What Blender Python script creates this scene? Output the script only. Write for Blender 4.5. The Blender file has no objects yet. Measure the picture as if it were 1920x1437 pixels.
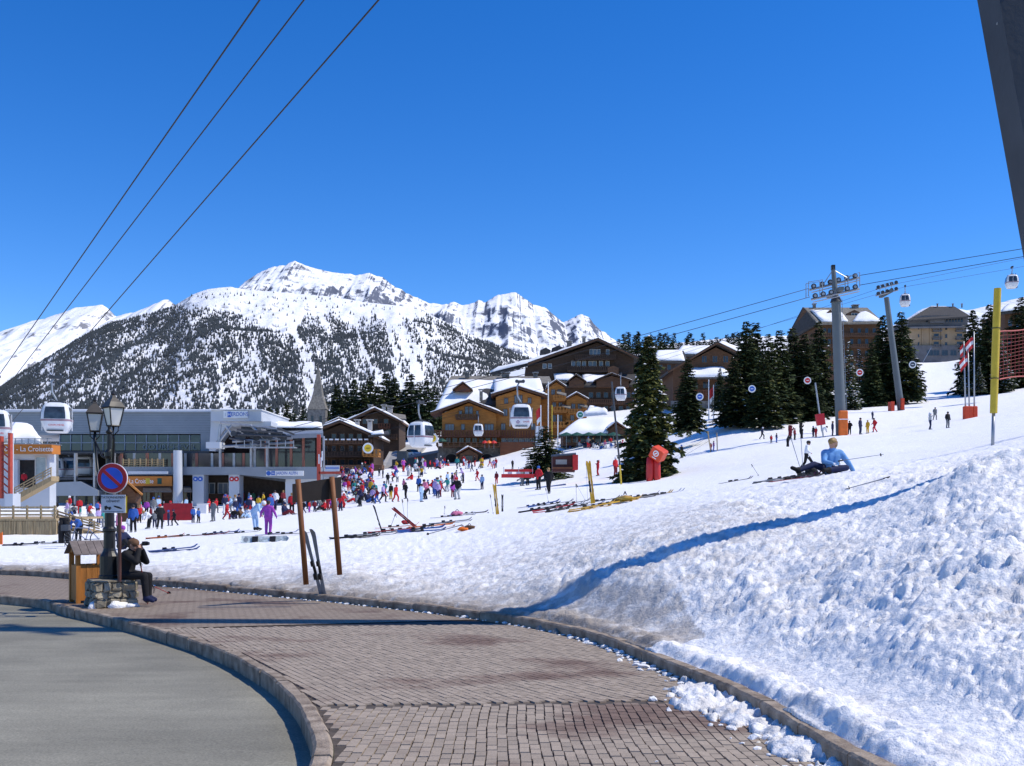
import bpy, bmesh, math, random
import numpy as np
from mathutils import Vector, Matrix, Euler, noise as mnoise

S = bpy.context.scene
COL = S.collection
R = math.radians
# ------------------------------------------------------------------ camera
F, CX, HZ, CZ = 1900.0, 960.0, 930.0, 1.65      # focal length in photo pixels, centre column, horizon row, eye height
cam_d = bpy.data.cameras.new('camera')
cam_d.sensor_width = 36.0
cam_d.lens = 36.0 * F / 1920.0
cam_d.shift_y = (HZ - 718.5) / 1920.0
cam_d.clip_start = 0.1
cam_d.clip_end = 30000
cam = bpy.data.objects.new('camera', cam_d)
COL.objects.link(cam)
cam.location = (0, 0, CZ)
cam.rotation_euler = (R(90), 0, 0)
S.camera = cam
# ------------------------------------------------------------------ sky, sun, exposure
SUN_EL, SUN_AZ = R(52), R(93)       # azimuth clockwise from +Y (view direction): sun to the right, a touch behind
w = bpy.data.worlds.new('World'); S.world = w; w.use_nodes = True
nt = w.node_tree; nt.nodes.clear()
sky = nt.nodes.new('ShaderNodeTexSky'); sky.sky_type = 'NISHITA'; sky.sun_disc = False
sky.sun_elevation = SUN_EL; sky.sun_rotation = SUN_AZ
sky.altitude = 1850; sky.air_density = 1.0; sky.dust_density = 0.15; sky.ozone_density = 4.0
hsv = nt.nodes.new('ShaderNodeHueSaturation'); hsv.inputs['Hue'].default_value = 0.5112; hsv.inputs['Saturation'].default_value = 1.335; hsv.inputs['Value'].default_value = 1.28
bg = nt.nodes.new('ShaderNodeBackground'); bg.inputs['Strength'].default_value = 0.15
wo = nt.nodes.new('ShaderNodeOutputWorld')
nt.links.new(sky.outputs[0], hsv.inputs['Color']); nt.links.new(hsv.outputs[0], bg.inputs[0]); nt.links.new(bg.outputs[0], wo.inputs[0])
sd_ = bpy.data.lights.new('sun', 'SUN'); sd_.energy = 4.3; sd_.angle = R(0.53); sd_.color = (1.0, 0.93, 0.80)
sun = bpy.data.objects.new('sun', sd_); COL.objects.link(sun)
SUN_DIR = Vector((math.sin(SUN_AZ) * math.cos(SUN_EL), math.cos(SUN_AZ) * math.cos(SUN_EL), math.sin(SUN_EL)))
sun.rotation_euler = SUN_DIR.to_track_quat('Z', 'Y').to_euler()
sun.location = (60, -10, 60)
vs = S.view_settings; vs.view_transform = 'Standard'; vs.look = 'None'; vs.exposure = 0.0; vs.gamma = 1.0
vs.use_curve_mapping = False
S.cycles.max_bounces = 6; S.cycles.diffuse_bounces = 3; S.cycles.glossy_bounces = 3; S.cycles.transmission_bounces = 4
S.cycles.use_denoising = True

# ------------------------------------------------------------------ helpers
def W(px, py, Y):
    return Vector(((px - CX) / F * Y, Y, CZ + (HZ - py) / F * Y))
def link(o, parent=None):
    COL.objects.link(o)
    if parent is not None: o.parent = parent
    return o
def tag(o, label=None, cat=None, group=None, kind=None):
    if label: o['label'] = label
    if cat: o['category'] = cat
    if group: o['group'] = group
    if kind: o['kind'] = kind
    return o
def empty(name, loc=(0, 0, 0), rz=0.0, parent=None):
    o = bpy.data.objects.new(name, None); link(o, parent)
    o.empty_display_size = 0.2
    o.location = loc; o.rotation_euler = (0, 0, rz)
    return o
def copy_tree(o, parent=None):
    c = o.copy(); COL.objects.link(c); c.parent = parent
    for ch in list(KIDS.get(o.name, [])):
        k = copy_tree(ch, c)
        KIDS.setdefault(c.name, []).append(k)
    return c
KIDS = {}
def thing(name, loc, rz, label, cat, group=None):
    return tag(empty(name, loc, rz), label, cat, group)

_mats = {}
def M(name, col=(.5, .5, .5), rough=.7, metal=0.0, var=.14, scale=3.0, bump=0.0, bscale=40.0, spec=.4, col2=None, stretch=None, rand=0.0):
    """procedural material: base colour mottled by noise, optional grain bump"""
    if name in _mats: return _mats[name]
    m = bpy.data.materials.new(name); m.use_nodes = True; _mats[name] = m
    n = m.node_tree; b = n.nodes['Principled BSDF']
    b.inputs['Roughness'].default_value = rough; b.inputs['Metallic'].default_value = metal
    b.inputs['Specular IOR Level'].default_value = spec
    tc = n.nodes.new('ShaderNodeTexCoord')
    vec = tc.outputs['Object']
    if stretch:
        mp = n.nodes.new('ShaderNodeMapping'); mp.inputs['Scale'].default_value = stretch
        n.links.new(vec, mp.inputs[0]); vec = mp.outputs[0]
    nz = n.nodes.new('ShaderNodeTexNoise'); nz.inputs['Scale'].default_value = scale; nz.inputs['Detail'].default_value = 4
    n.links.new(vec, nz.inputs['Vector'])
    rp = n.nodes.new('ShaderNodeValToRGB'); rp.color_ramp.elements[0].position = .3; rp.color_ramp.elements[1].position = .7
    c2 = col2 or tuple(min(1, c * (1 + var)) for c in col)
    rp.color_ramp.elements[0].color = (*[c * (1 - var) for c in col], 1); rp.color_ramp.elements[1].color = (*c2, 1)
    n.links.new(nz.outputs[0], rp.inputs[0])
    out = rp.outputs[0]
    if rand:
        oi = n.nodes.new('ShaderNodeObjectInfo'); hs = n.nodes.new('ShaderNodeHueSaturation')
        ma = n.nodes.new('ShaderNodeMapRange'); ma.inputs[3].default_value = 1 - rand; ma.inputs[4].default_value = 1 + rand
        n.links.new(oi.outputs['Random'], ma.inputs[0]); n.links.new(ma.outputs[0], hs.inputs['Value']); n.links.new(out, hs.inputs['Color']); out = hs.outputs[0]
    n.links.new(out, b.inputs['Base Color'])
    if bump:
        n2 = n.nodes.new('ShaderNodeTexNoise'); n2.inputs['Scale'].default_value = bscale; n2.inputs['Detail'].default_value = 5
        n.links.new(vec, n2.inputs['Vector'])
        bp = n.nodes.new('ShaderNodeBump'); bp.inputs['Strength'].default_value = bump; bp.inputs['Distance'].default_value = .02
        n.links.new(n2.outputs[0], bp.inputs['Height']); n.links.new(bp.outputs[0], b.inputs['Normal'])
    return m

class MB:
    """collects shapes in one mesh"""
    def __init__(s): s.v = []; s.f = []; s.mi = []; s.cur = 0
    def add(s, vs_, fs, mi=None):
        o = len(s.v); s.v += [tuple(p) for p in vs_]; s.f += [tuple(i + o for i in f) for f in fs]
        s.mi += [s.cur if mi is None else mi] * len(fs); return s
    def box(s, c, d, rot=None, mi=None, taper=1.0):
        hx, hy, hz = d[0] / 2, d[1] / 2, d[2] / 2
        p = [Vector((x * hx * (taper if z > 0 else 1), y * hy * (taper if z > 0 else 1), z * hz)) for z in (-1, 1) for y in (-1, 1) for x in (-1, 1)]
        if rot is not None:
            q = rot if isinstance(rot, Matrix) else Euler(rot).to_matrix(); p = [q @ a for a in p]
        c = Vector(c); p = [a + c for a in p]
        return s.add(p, [(0, 2, 3, 1), (4, 5, 7, 6), (0, 1, 5, 4), (2, 6, 7, 3), (0, 4, 6, 2), (1, 3, 7, 5)], mi)
    def bb(s, x0, x1, y0, y1, z0, z1, mi=None):
        return s.box(((x0 + x1) / 2, (y0 + y1) / 2, (z0 + z1) / 2), (abs(x1 - x0), abs(y1 - y0), abs(z1 - z0)), None, mi)
    def tube(s, pts, rad, n=8, mi=None, cap=True, sx=1.0):
        pts = [Vector(p) for p in pts]; k = len(pts)
        if not hasattr(rad, '__len__'): rad = [rad] * k
        vs_ = []; up0 = None
        for i, p in enumerate(pts):
            t = (pts[min(i + 1, k - 1)] - pts[max(i - 1, 0)]).normalized()
            if up0 is None:
                up0 = Vector((0, 0, 1)) if abs(t.z) < .9 else Vector((1, 0, 0))
            a = t.cross(up0)
            if a.length < 1e-4: a = t.orthogonal()
            a.normalize(); b = t.cross(a).normalized(); up0 = -b if False else up0
            for j in range(n):
                th = 2 * math.pi * j / n
                vs_.append(p + (a * math.cos(th) * sx + b * math.sin(th)) * rad[i])
        fs = []
        for i in range(k - 1):
            for j in range(n):
                j2 = (j + 1) % n
                fs.append((i * n + j, i * n + j2, (i + 1) * n + j2, (i + 1) * n + j))
        if cap:
            fs.append(tuple(range(n - 1, -1, -1))); fs.append(tuple((k - 1) * n + j for j in range(n)))
        return s.add(vs_, fs, mi)
    def lathe(s, prof, n=16, c=(0, 0, 0), mi=None, ph=0.0):
        vs_ = []; fs = []; k = len(prof)
        for r, z in prof:
            for j in range(n):
                th = 2 * math.pi * j / n + ph; vs_.append((c[0] + r * math.cos(th), c[1] + r * math.sin(th), c[2] + z))
        for i in range(k - 1):
            for j in range(n):
                j2 = (j + 1) % n; fs.append((i * n + j, i * n + j2, (i + 1) * n + j2, (i + 1) * n + j))
        fs.append(tuple(range(n - 1, -1, -1))); fs.append(tuple((k - 1) * n + j for j in range(n)))
        return s.add(vs_, fs, mi)
    def prism(s, poly, y0, y1, mi=None):
        """polygon in x,z extruded along y"""
        n = len(poly); vs_ = [(x, y0, z) for x, z in poly] + [(x, y1, z) for x, z in poly]
        fs = [tuple(range(n)), tuple(range(2 * n - 1, n - 1, -1))] + [(i, i + n, (i + 1) % n + n, (i + 1) % n) for i in range(n)]
        return s.add(vs_, fs, mi)
    def disc(s, c, r, th=.01, n=28, mi=None, ax='y'):
        vs_ = []
        for o in (-th / 2, th / 2):
            for j in range(n):
                a = 2 * math.pi * j / n; p = (r * math.cos(a), o, r * math.sin(a)) if ax == 'y' else ((o, r * math.cos(a), r * math.sin(a)) if ax == 'x' else (r * math.cos(a), r * math.sin(a), o))
                vs_.append((c[0] + p[0], c[1] + p[1], c[2] + p[2]))
        fs = [tuple(range(n)), tuple(range(2 * n - 1, n - 1, -1))] + [(i, i + n, (i + 1) % n + n, (i + 1) % n) for i in range(n)]
        return s.add(vs_, fs, mi)
    def blob(s, c, r, seed=0, amp=.25, sub=1, mi=None, sq=(1, 1, 1)):
        bm = bmesh.new(); bmesh.ops.create_icosphere(bm, subdivisions=sub, radius=1)
        rnd = random.Random(seed); vs_ = []
        for v in bm.verts:
            k = r * (1 + amp * rnd.uniform(-1, 1)); vs_.append((c[0] + v.co.x * k * sq[0], c[1] + v.co.y * k * sq[1], c[2] + v.co.z * k * sq[2]))
        bm.verts.index_update(); fs = [tuple(v.index for v in f.verts) for f in bm.faces]; bm.free()
        return s.add(vs_, fs, mi)
    def build(s, name, mats, parent=None, smooth=False, loc=None):
        me = bpy.data.meshes.new(name); me.from_pydata(s.v, [], s.f)
        if not isinstance(mats, (list, tuple)): mats = [mats]
        for m in mats: me.materials.append(m)
        if len(mats) > 1: me.polygons.foreach_set('material_index', s.mi)
        bm = bmesh.new(); bm.from_mesh(me); bmesh.ops.recalc_face_normals(bm, faces=bm.faces); bm.to_mesh(me); bm.free()
        if smooth: me.polygons.foreach_set('use_smooth', [True] * len(me.polygons))
        o = bpy.data.objects.new(name, me); link(o, parent)
        if parent is not None: KIDS.setdefault(parent.name, []).append(o)
        if loc is not None: o.location = loc
        return o
def autosmooth(o, ang=35):
    me = o.data; me.polygons.foreach_set('use_smooth', [True] * len(me.polygons))
    me.set_sharp_from_angle(angle=R(ang)); return o
def text(body, size, m, parent, loc, rot=(R(90), 0, 0), depth=.004, name='lettering', align='CENTER', sx=1.0):
    c = bpy.data.curves.new(name, 'FONT'); c.body = body; c.size = size; c.extrude = depth; c.align_x = align; c.align_y = 'CENTER'
    t = bpy.data.objects.new('tmp', c); COL.objects.link(t)
    dg = bpy.context.evaluated_depsgraph_get(); dg.update()
    me = bpy.data.meshes.new_from_object(t.evaluated_get(dg)); bpy.data.objects.remove(t); bpy.data.curves.remove(c)
    me.materials.clear(); me.materials.append(m)
    o = bpy.data.objects.new(name, me); link(o, parent); o.location = loc; o.rotation_euler = rot; o.scale = (sx, 1, 1)
    if parent is not None: KIDS.setdefault(parent.name, []).append(o)
    return o
def sstep(a, b, x):
    t = np.clip((x - a) / (b - a), 0, 1); return t * t * (3 - 2 * t)
def hash2(ix, iy, seed):
    n = (ix.astype(np.int64) * 374761393 + iy.astype(np.int64) * 668265263 + seed * 1442695041) & 0x7fffffff
    n = (n ^ (n >> 13)) * 1274126177 & 0x7fffffff
    return ((n ^ (n >> 16)) & 0xffff) / 65535.0
def vnoise(x, y, seed=0):
    x = np.asarray(x, float); y = np.asarray(y, float)
    ix = np.floor(x); iy = np.floor(y); fx = x - ix; fy = y - iy
    fx = fx * fx * fx * (fx * (fx * 6 - 15) + 10); fy = fy * fy * fy * (fy * (fy * 6 - 15) + 10)
    a = hash2(ix, iy, seed); b = hash2(ix + 1, iy, seed); c = hash2(ix, iy + 1, seed); d = hash2(ix + 1, iy + 1, seed)
    return (a + (b - a) * fx) * (1 - fy) + (c + (d - c) * fx) * fy
def fbm(x, y, oct=4, seed=0, gain=.5):
    s = 0; a = 1; t = 0; x = np.asarray(x, float); y = np.asarray(y, float)
    for i in range(oct):
        s = s + a * (vnoise(x, y, seed + i * 17) * 2 - 1); t += a; a *= gain
        x, y = x * 1.93 * .8 - y * 1.93 * .6 + 5.3, x * 1.93 * .6 + y * 1.93 * .8 + 9.1
    return s / t
# ------------------------------------------------------------------ ground surfaces
def zpav(Y):
    """height of the pavement: falls away from the camera, then levels out"""
    Y = np.asarray(Y, float)
    a = np.clip(Y - 3, 0, None)
    return -0.66 * (1 - np.exp(-a / 10.5 - (a / 16.0) ** 2 * .6))
def on_pave(px, py, dz=0.0):
    Ys = np.linspace(4, 60, 6000); z = CZ + (HZ - py) / F * Ys
    i = int(np.argmax(z < zpav(Ys) + dz)); Y = Ys[i]
    return Vector(((px - CX) / F * Y, Y, float(zpav(Y)) + dz))
def smooth_curve(pts, step=.2):
    P = np.array(pts, float); out = []
    for i in range(len(P) - 1):
        p0 = P[max(i - 1, 0)]; p1 = P[i]; p2 = P[i + 1]; p3 = P[min(i + 2, len(P) - 1)]
        n = max(2, int(np.linalg.norm(p2 - p1) / step))
        for t in np.arange(n) / n:
            out.append(.5 * (2 * p1 + (p2 - p0) * t + (2 * p0 - 5 * p1 + 4 * p2 - p3) * t * t + (3 * p1 - p0 - 3 * p2 + p3) * t ** 3))
    out.append(P[-1]); out = np.array(out)
    k = np.ones(5) / 5                                   # relax little wiggles
    for _ in range(3):
        q = out.copy()
        for c in range(out.shape[1]): q[2:-2, c] = np.convolve(out[:, c], k, 'valid')
        out = q
    return out
inner_px = [(625, 1437), (615, 1375), (590, 1325), (540, 1278), (480, 1242), (410, 1212), (330, 1187), (240, 1163), (150, 1143), (0, 1118)]
outer_px = [(1560, 1437), (1440, 1355), (1350, 1305), (1250, 1262), (1170, 1226), (1085, 1197), (1000, 1178), (900, 1162), (800, 1149), (700, 1138), (600, 1127), (500, 1118), (400, 1108), (280, 1098), (140, 1087), (0, 1078)]
INN = [tuple(on_pave(*p)[:2]) for p in inner_px]; OUT = [tuple(on_pave(*p)[:2]) for p in outer_px]
INN = [(INN[0][0] + .05, -6), (INN[0][0] + .05, 2.5)] + INN + [(INN[-1][0] - 9, INN[-1][1] + 2.2), (INN[-1][0] - 24, INN[-1][1] + 5)]
OUT = [(OUT[0][0] + .1, -6), (OUT[0][0] + .1, 2.5)] + OUT + [(OUT[-1][0] - 9, OUT[-1][1] + 2.6), (OUT[-1][0] - 24, OUT[-1][1] + 6)]
INN = smooth_curve(INN); OUT = smooth_curve(OUT)
def sdist(X, Y, C):
    """signed distance to a kerb line: positive on its right-hand (snow) side"""
    X = np.asarray(X, float); Y = np.asarray(Y, float); best = np.full(X.shape, 1e9); sg = np.ones(X.shape)
    for i in range(0, len(C) - 1):
        a = C[i]; d = C[i + 1] - a; L = d @ d
        if L < 1e-9: continue
        t = np.clip(((X - a[0]) * d[0] + (Y - a[1]) * d[1]) / L, 0, 1)
        ex = X - a[0] - t * d[0]; ey = Y - a[1] - t * d[1]; q = ex * ex + ey * ey
        u = q < best; best = np.where(u, q, best); sg = np.where(u, np.sign(d[1] * (X - a[0]) - d[0] * (Y - a[1])), sg)
    return np.sqrt(best) * sg
CTRL = [(250, 998, 62), (100, 1022, 45), (0, 1040, 38), (-300, 1050, 38), (30, 1002, 56), (503, 1003, 40), (455, 1022, 34), (705, 1000, 36), (770, 990, 38),
    (870, 1000, 33), (930, 965, 50), (1110, 945, 39), (1000, 965, 36), (1240, 925, 42), (1027, 924, 64), (905, 917, 110), (1010, 918, 72), (640, 940, 92), (573, 1088, 20.5),
    (636, 1072, 21.3), (605, 1064, 22.8), (700, 890, 128), (740, 880, 150), (850, 872, 165), (900, 870, 168), (370, 948, 116), (470, 948, 116), (580, 946, 116), (150, 985, 78), (1123, 893, 108),
    (1225, 904, 84), (1280, 862, 100), (1340, 848, 106), (1450, 830, 105), (1573, 816, 106), (1640, 812, 108), (1743, 803, 97), (1685, 770, 150), (1735, 737, 220),
    (1791, 690, 330), (1400, 800, 125), (1500, 795, 130), (1320, 795, 140), (1200, 850, 130), (1100, 845, 140), (1820, 785, 110), (1900, 752, 140), (1860, 836, 34), (1560, 889, 25), (1470, 920, 24),
    (1515, 882, 38), (1650, 880, 34), (1400, 903, 46), (1300, 915, 50), (1740, 835, 60), (1640, 850, 55), (1500, 855, 68), (2100, 780, 34), (2150, 720, 110), (2200, 640, 330), (1850, 665, 330), (1650, 690, 330),
    (1000, 1125, 17.5), (1100, 1086, 17.5), (1190, 1050, 17.5), (1280, 1017, 17.5), (1400, 986, 17.5), (1500, 971, 17.5), (1600, 946, 17.5), (1740, 904, 17.5), (1900, 862, 17.5), (2100, 840, 17.5), (1800, 874, 15.6), (1900, 846, 15.2), (2100, 815, 15.2),
    (1300, 1130, 14.5), (1500, 1100, 13), (1500, 1250, 10), (1700, 1437, 6), (1700, 1300, 7.8), (1700, 1150, 10), (1700, 1000, 13.8), (1900, 1437, 5.8), (1900, 1300, 7.1), (1900, 1150, 9.0),
    (1900, 1000, 11.2), (1900, 895, 14), (2100, 1437, 5.3), (2200, 1100, 8.2), (2200, 930, 12), (1400, 1190, 12), (1150, 1105, 16.2), (1000, 800, 200), (760, 835, 230), (600, 860, 230), (300, 880, 230), (0, 890, 230), (-300, 930, 120),
    (1000, 690, 450), (600, 830, 450), (1400, 640, 450), (0, 850, 450), (1790, 676, 400), (2100, 560, 450)]
_P = np.array([[*W(*c)] for c in CTRL])
for i in range(6, len(OUT), 8):
    if OUT[i][1] > 4: _P = np.vstack([_P, [OUT[i][0] + .2, OUT[i][1] + .1, float(zpav(OUT[i][1])) + .2]])
def _uv(X, Y): return np.stack([X / (Y + 2) * 2.2, np.log(Y + 2)], -1)
_U = _uv(_P[:, 0], _P[:, 1]); _n = len(_U)
_phi = lambda d2: np.sqrt(d2 + .004)
_D = ((_U[:, None] - _U[None]) ** 2).sum(-1)
_zs = 1.0 / (_P[:, 1] + 6.0)
_wts = np.linalg.solve(_phi(_D) - np.eye(_n) * .02, _P[:, 2] * _zs)
def rbf(X, Y):
    U = _uv(X, Y); z = np.zeros(X.shape)
    for k in range(_n): z += _wts[k] * _phi(((U - _U[k]) ** 2).sum(-1))
    return z * (Y + 6.0)
def snow_z(X, Y, rough=True):
    X = np.atleast_1d(np.asarray(X, float)); Y = np.atleast_1d(np.asarray(Y, float))
    sd = np.full(X.shape, 99.0); near = (Y < 48) & (X < 8)
    if near.any(): sd[near] = sdist(X[near], Y[near], OUT)
    far_l = (X < -14) & (Y < 45)
    z = rbf(X, Y)
    zp = zpav(Y)
    # cut bank with a steep left-hand face, at the right of the picture
    xs = 3.45 + .9 * sstep(9.5, 15, Y) + .35 * np.sin(Y * 1.3)
    zc = .10 * sstep(-.25, .55, X - xs) * np.exp(-(np.clip(X - xs, 0, None) / 3.0) ** 2) * sstep(4.5, 6.5, Y) * (1 - sstep(12.5, 15.5, Y))
    z = z + zc
    if rough:
        nb = np.exp(-(np.clip(Y - 17, 0, None) / 9) ** 2) * sstep(.1, 1.5, sd) * (X > -8)   # ploughed bank near the camera
        wx = X + .18 * fbm(X * 2.3, Y * 2.3, 2, 91); wy = Y + .18 * fbm(X * 2.3, Y * 2.3, 2, 92)
        va = .35 + .9 * sstep(.35, .7, vnoise(X * .55 + 7, Y * .45, 71)); vb = .3 + 1.0 * sstep(.3, .75, vnoise(X * .9, Y * .7 + 3, 72))
        z = z + nb * va * (.10 * fbm(wx * .8, wy * .8, 3, 3) + .045 * fbm(wx * 2.2, wy * 2.2, 2, 5) + .055 * np.abs(fbm(wx * 3.0, wy * 3.8, 1, 7)) * vb)
        z = z + nb * (.045 * np.abs(fbm(wx * 6.5, wy * 6.5, 1, 8)) * (.55 + .45 * va) + .05 * np.abs(fbm(X * 12, Y * 12, 1, 9)) + .02 * fbm(X * 24, Y * 24, 1, 10) - .07)
        nm = np.exp(-(np.clip(Y - 24, 0, None) / 14) ** 2) * (1 - nb)
        z = z + nm * (.05 * fbm(X * .9, Y * .9, 3, 11) + .07 * np.abs(fbm(wx * 3.2, wy * 3.2, 2, 12)) + .055 * np.abs(fbm(X * 7, Y * 7, 2, 13)) - .03)
        nf = 1 - np.exp(-(Y / 40) ** 2)
        z = z + nf * (.07 * fbm(X * .35, Y * .25, 3, 21) + .018 * fbm(X * 2.2, Y * 1.6, 3, 22) + .006 * np.minimum(Y, 300) / 30 * fbm(X * .9, Y * .5, 2, 24))
    wk = sstep(.16, 1.5, sd)
    ov = np.clip(fbm(X * 1.7, Y * 1.7, 2, 33) + .05, 0, None)
    z = z * wk + (zp + .11 + .10 * ov + .05 * np.abs(fbm(X * 6, Y * 6, 2, 31)) * sstep(.14, .22, sd) + .07 * sstep(.15, .30, sd)) * (1 - wk)
    # spill over the kerb on the right
    sp = 1.15 * np.exp(-((Y - 9.7) / 1.5) ** 2) * np.exp(-(np.clip(-sd - .15, 0, None) / .5) ** 2) + 1.0 * np.exp(-((Y - 7.3) / .9) ** 2) * np.exp(-(np.clip(-sd, 0, None) / .3) ** 2) + .8 * np.exp(-(np.clip(-sd, 0, None) / .16) ** 2) * sstep(10, 12, Y) * (1 - sstep(16, 20, Y)) * (.65 + .6 * fbm(X * 1.3, Y * 1.3, 2, 45))
    sp = sp * (.80 + .75 * fbm(X * 2.4, Y * 2.4, 2, 41) + .5 * (np.abs(fbm(X * 7, Y * 7, 2, 42)) - .15) + .25 * fbm(X * 16, Y * 16, 1, 43))
    inside = sd < .07
    z = np.where(inside, zp - .3 + .30 * sstep(.22, .62, sp) + .085 * np.clip(sp - .5, 0, .8) + .06 * np.abs(fbm(X * 9, Y * 9, 2, 44)) * (sp > .5), z)
    z = np.where((~inside) & (sd < .5), z + .07 * np.clip(sp, 0, 1) * sstep(.1, .25, sd), z)
    return z
def G(px, py, y0=9.0, y1=450.0):
    """point of the snow seen at a photo pixel"""
    Ys = np.exp(np.linspace(math.log(y0), math.log(y1), 1300)); X = (px - CX) / F * Ys
    d = CZ + (HZ - py) / F * Ys - snow_z(X, Ys, False)
    k = np.nonzero(d < 0)[0]; i = int(k[0]) if len(k) else int(np.argmin(np.abs(d)))
    Y = float(Ys[i]); x = float((px - CX) / F * Y)
    return Vector((x, Y, float(snow_z(x, Y)[0])))
def gz(x, y): return float(snow_z(x, y)[0])

# --- snow material
def snow_mat():
    m = bpy.data.materials.new('snow'); m.use_nodes = True; n = m.node_tree; b = n.nodes['Principled BSDF']
    L = n.links.new
    b.inputs['Roughness'].default_value = .75; b.inputs['Specular IOR Level'].default_value = .25
    g = n.nodes.new('ShaderNodeNewGeometry')
    at = n.nodes.new('ShaderNodeAttribute'); at.attribute_name = 'dirt'
    n1 = n.nodes.new('ShaderNodeTexNoise'); n1.inputs['Scale'].default_value = 2.6; n1.inputs['Detail'].default_value = 8; n1.inputs['Roughness'].default_value = .68
    L(g.outputs['Position'], n1.inputs['Vector'])
    ad = n.nodes.new('ShaderNodeMath'); ad.operation = 'MULTIPLY_ADD'; L(n1.outputs[0], ad.inputs[0]); ad.inputs[1].default_value = 1.9; ad.inputs[2].default_value = -1.16
    a2 = n.nodes.new('ShaderNodeMath'); a2.operation = 'ADD'; L(ad.outputs[0], a2.inputs[0]); L(at.outputs['Fac'], a2.inputs[1])
    ml = n.nodes.new('ShaderNodeMath'); ml.operation = 'MULTIPLY'; ml.use_clamp = True; L(a2.outputs[0], ml.inputs[0]); ml.inputs[1].default_value = 1.25
    mk = n.nodes.new('ShaderNodeMath'); mk.operation = 'MINIMUM'; L(ml.outputs[0], mk.inputs[0]); L(at.outputs['Fac'], mk.inputs[1])
    ns = n.nodes.new('ShaderNodeTexNoise'); ns.inputs['Scale'].default_value = 17; ns.inputs['Detail'].default_value = 4; ns.inputs['Roughness'].default_value = .7; L(g.outputs['Position'], ns.inputs['Vector'])
    sp = n.nodes.new('ShaderNodeMapRange'); sp.inputs[1].default_value = .57; sp.inputs[2].default_value = .70; sp.inputs[4].default_value = 1.3; L(ns.outputs[0], sp.inputs[0])
    sm = n.nodes.new('ShaderNodeMath'); sm.operation = 'MULTIPLY'; sm.use_clamp = True; L(sp.outputs[0], sm.inputs[0]); L(at.outputs['Fac'], sm.inputs[1])
    mk0 = mk; mk = n.nodes.new('ShaderNodeMath'); mk.operation = 'MAXIMUM'; L(mk0.outputs[0], mk.inputs[0]); L(sm.outputs[0], mk.inputs[1])
    mx = n.nodes.new('ShaderNodeMix'); mx.data_type = 'RGBA'
    mx.inputs[6].default_value = (.92, .92, .92, 1); mx.inputs[7].default_value = (.30, .255, .21, 1)
    L(mk.outputs[0], mx.inputs[0]); L(mx.outputs[2], b.inputs['Base Color'])
    n2 = n.nodes.new('ShaderNodeTexNoise'); n2.inputs['Scale'].default_value = 11; n2.inputs['Detail'].default_value = 6; n2.inputs['Roughness'].default_value = .65
    L(g.outputs['Position'], n2.inputs['Vector'])
    bp = n.nodes.new('ShaderNodeBump'); bp.inputs['Strength'].default_value = .75; bp.inputs['Distance'].default_value = .07
    L(n2.outputs[0], bp.inputs['Height']); L(bp.outputs[0], b.inputs['Normal'])
    return m
SNOW = snow_mat()
def grid_mesh(name, X, Y, Z, mat, mask=None, attr=None, smooth=True):
    r, c = X.shape
    me = bpy.data.meshes.new(name)
    idx = np.arange(r * c).reshape(r, c)
    q = np.stack([idx[:-1, :-1], idx[:-1, 1:], idx[1:, 1:], idx[1:, :-1]], -1).reshape(-1, 4)
    if mask is not None: q = q[mask[q].any(1)]
    used = np.unique(q); re = np.full(r * c, -1); re[used] = np.arange(len(used)); q = re[q]
    co = np.stack([X.ravel(), Y.ravel(), Z.ravel()], -1)[used]
    me.vertices.add(len(co)); me.vertices.foreach_set('co', co.ravel().astype(np.float32))
    me.loops.add(q.size); me.loops.foreach_set('vertex_index', q.ravel().astype(np.int32))
    me.polygons.add(len(q)); me.polygons.foreach_set('loop_start', (np.arange(len(q)) * 4).astype(np.int32))
    try: me.polygons.foreach_set('loop_total', np.full(len(q), 4, np.int32))
    except Exception: pass
    me.update(calc_edges=True); me.validate()
    me.polygons.foreach_set('use_smooth', np.full(len(q), smooth))
    if attr is not None:
        for k, a in attr.items():
            t = me.attributes.new(k, 'FLOAT', 'POINT'); t.data.foreach_set('value', a.ravel()[used].astype(np.float32))
    me.materials.append(mat)
    o = bpy.data.objects.new(name, me); COL.objects.link(o); return o
us = np.linspace(-.72, .74, 700)
Ys = np.concatenate([np.exp(np.linspace(math.log(3.6), math.log(24), 440))[:-1], np.exp(np.linspace(math.log(24), math.log(520), 250))])
UU, YY = np.meshgrid(us, Ys); XX = UU * (YY + 1.5)
ZZ = snow_z(XX.ravel(), YY.ravel()).reshape(XX.shape)
SDo = np.full(XX.shape, 99.0); nr = (YY < 60)
SDo[nr] = sdist(XX[nr], YY[nr], OUT)
dirt = np.exp(-np.clip(SDo - .15, 0, None) / 2.1) * 1.0 * (YY > 13) * (XX < 2.5)
dirt = np.maximum(dirt, np.exp(-np.clip(SDo, 0, None) / .8) * .36)
dirt = np.maximum(dirt, .42 * np.exp(-((YY - 20) / 9) ** 2) * (XX < 5))
dirt = np.maximum(dirt, .30 * np.exp(-((XX - 4.6) / 1.2) ** 2 - ((YY - 9.2) / 2.2) ** 2))
dirt = np.maximum(dirt, .10)
keep = ((SDo > -.05) | (ZZ > zpav(YY) - .06)).ravel()
snow_field = grid_mesh('snow_field', XX, YY, ZZ, SNOW, keep, {'dirt': dirt})
tag(snow_field, 'white snow slope rising behind the pavement with a ploughed bank', None, None, 'structure')

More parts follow.
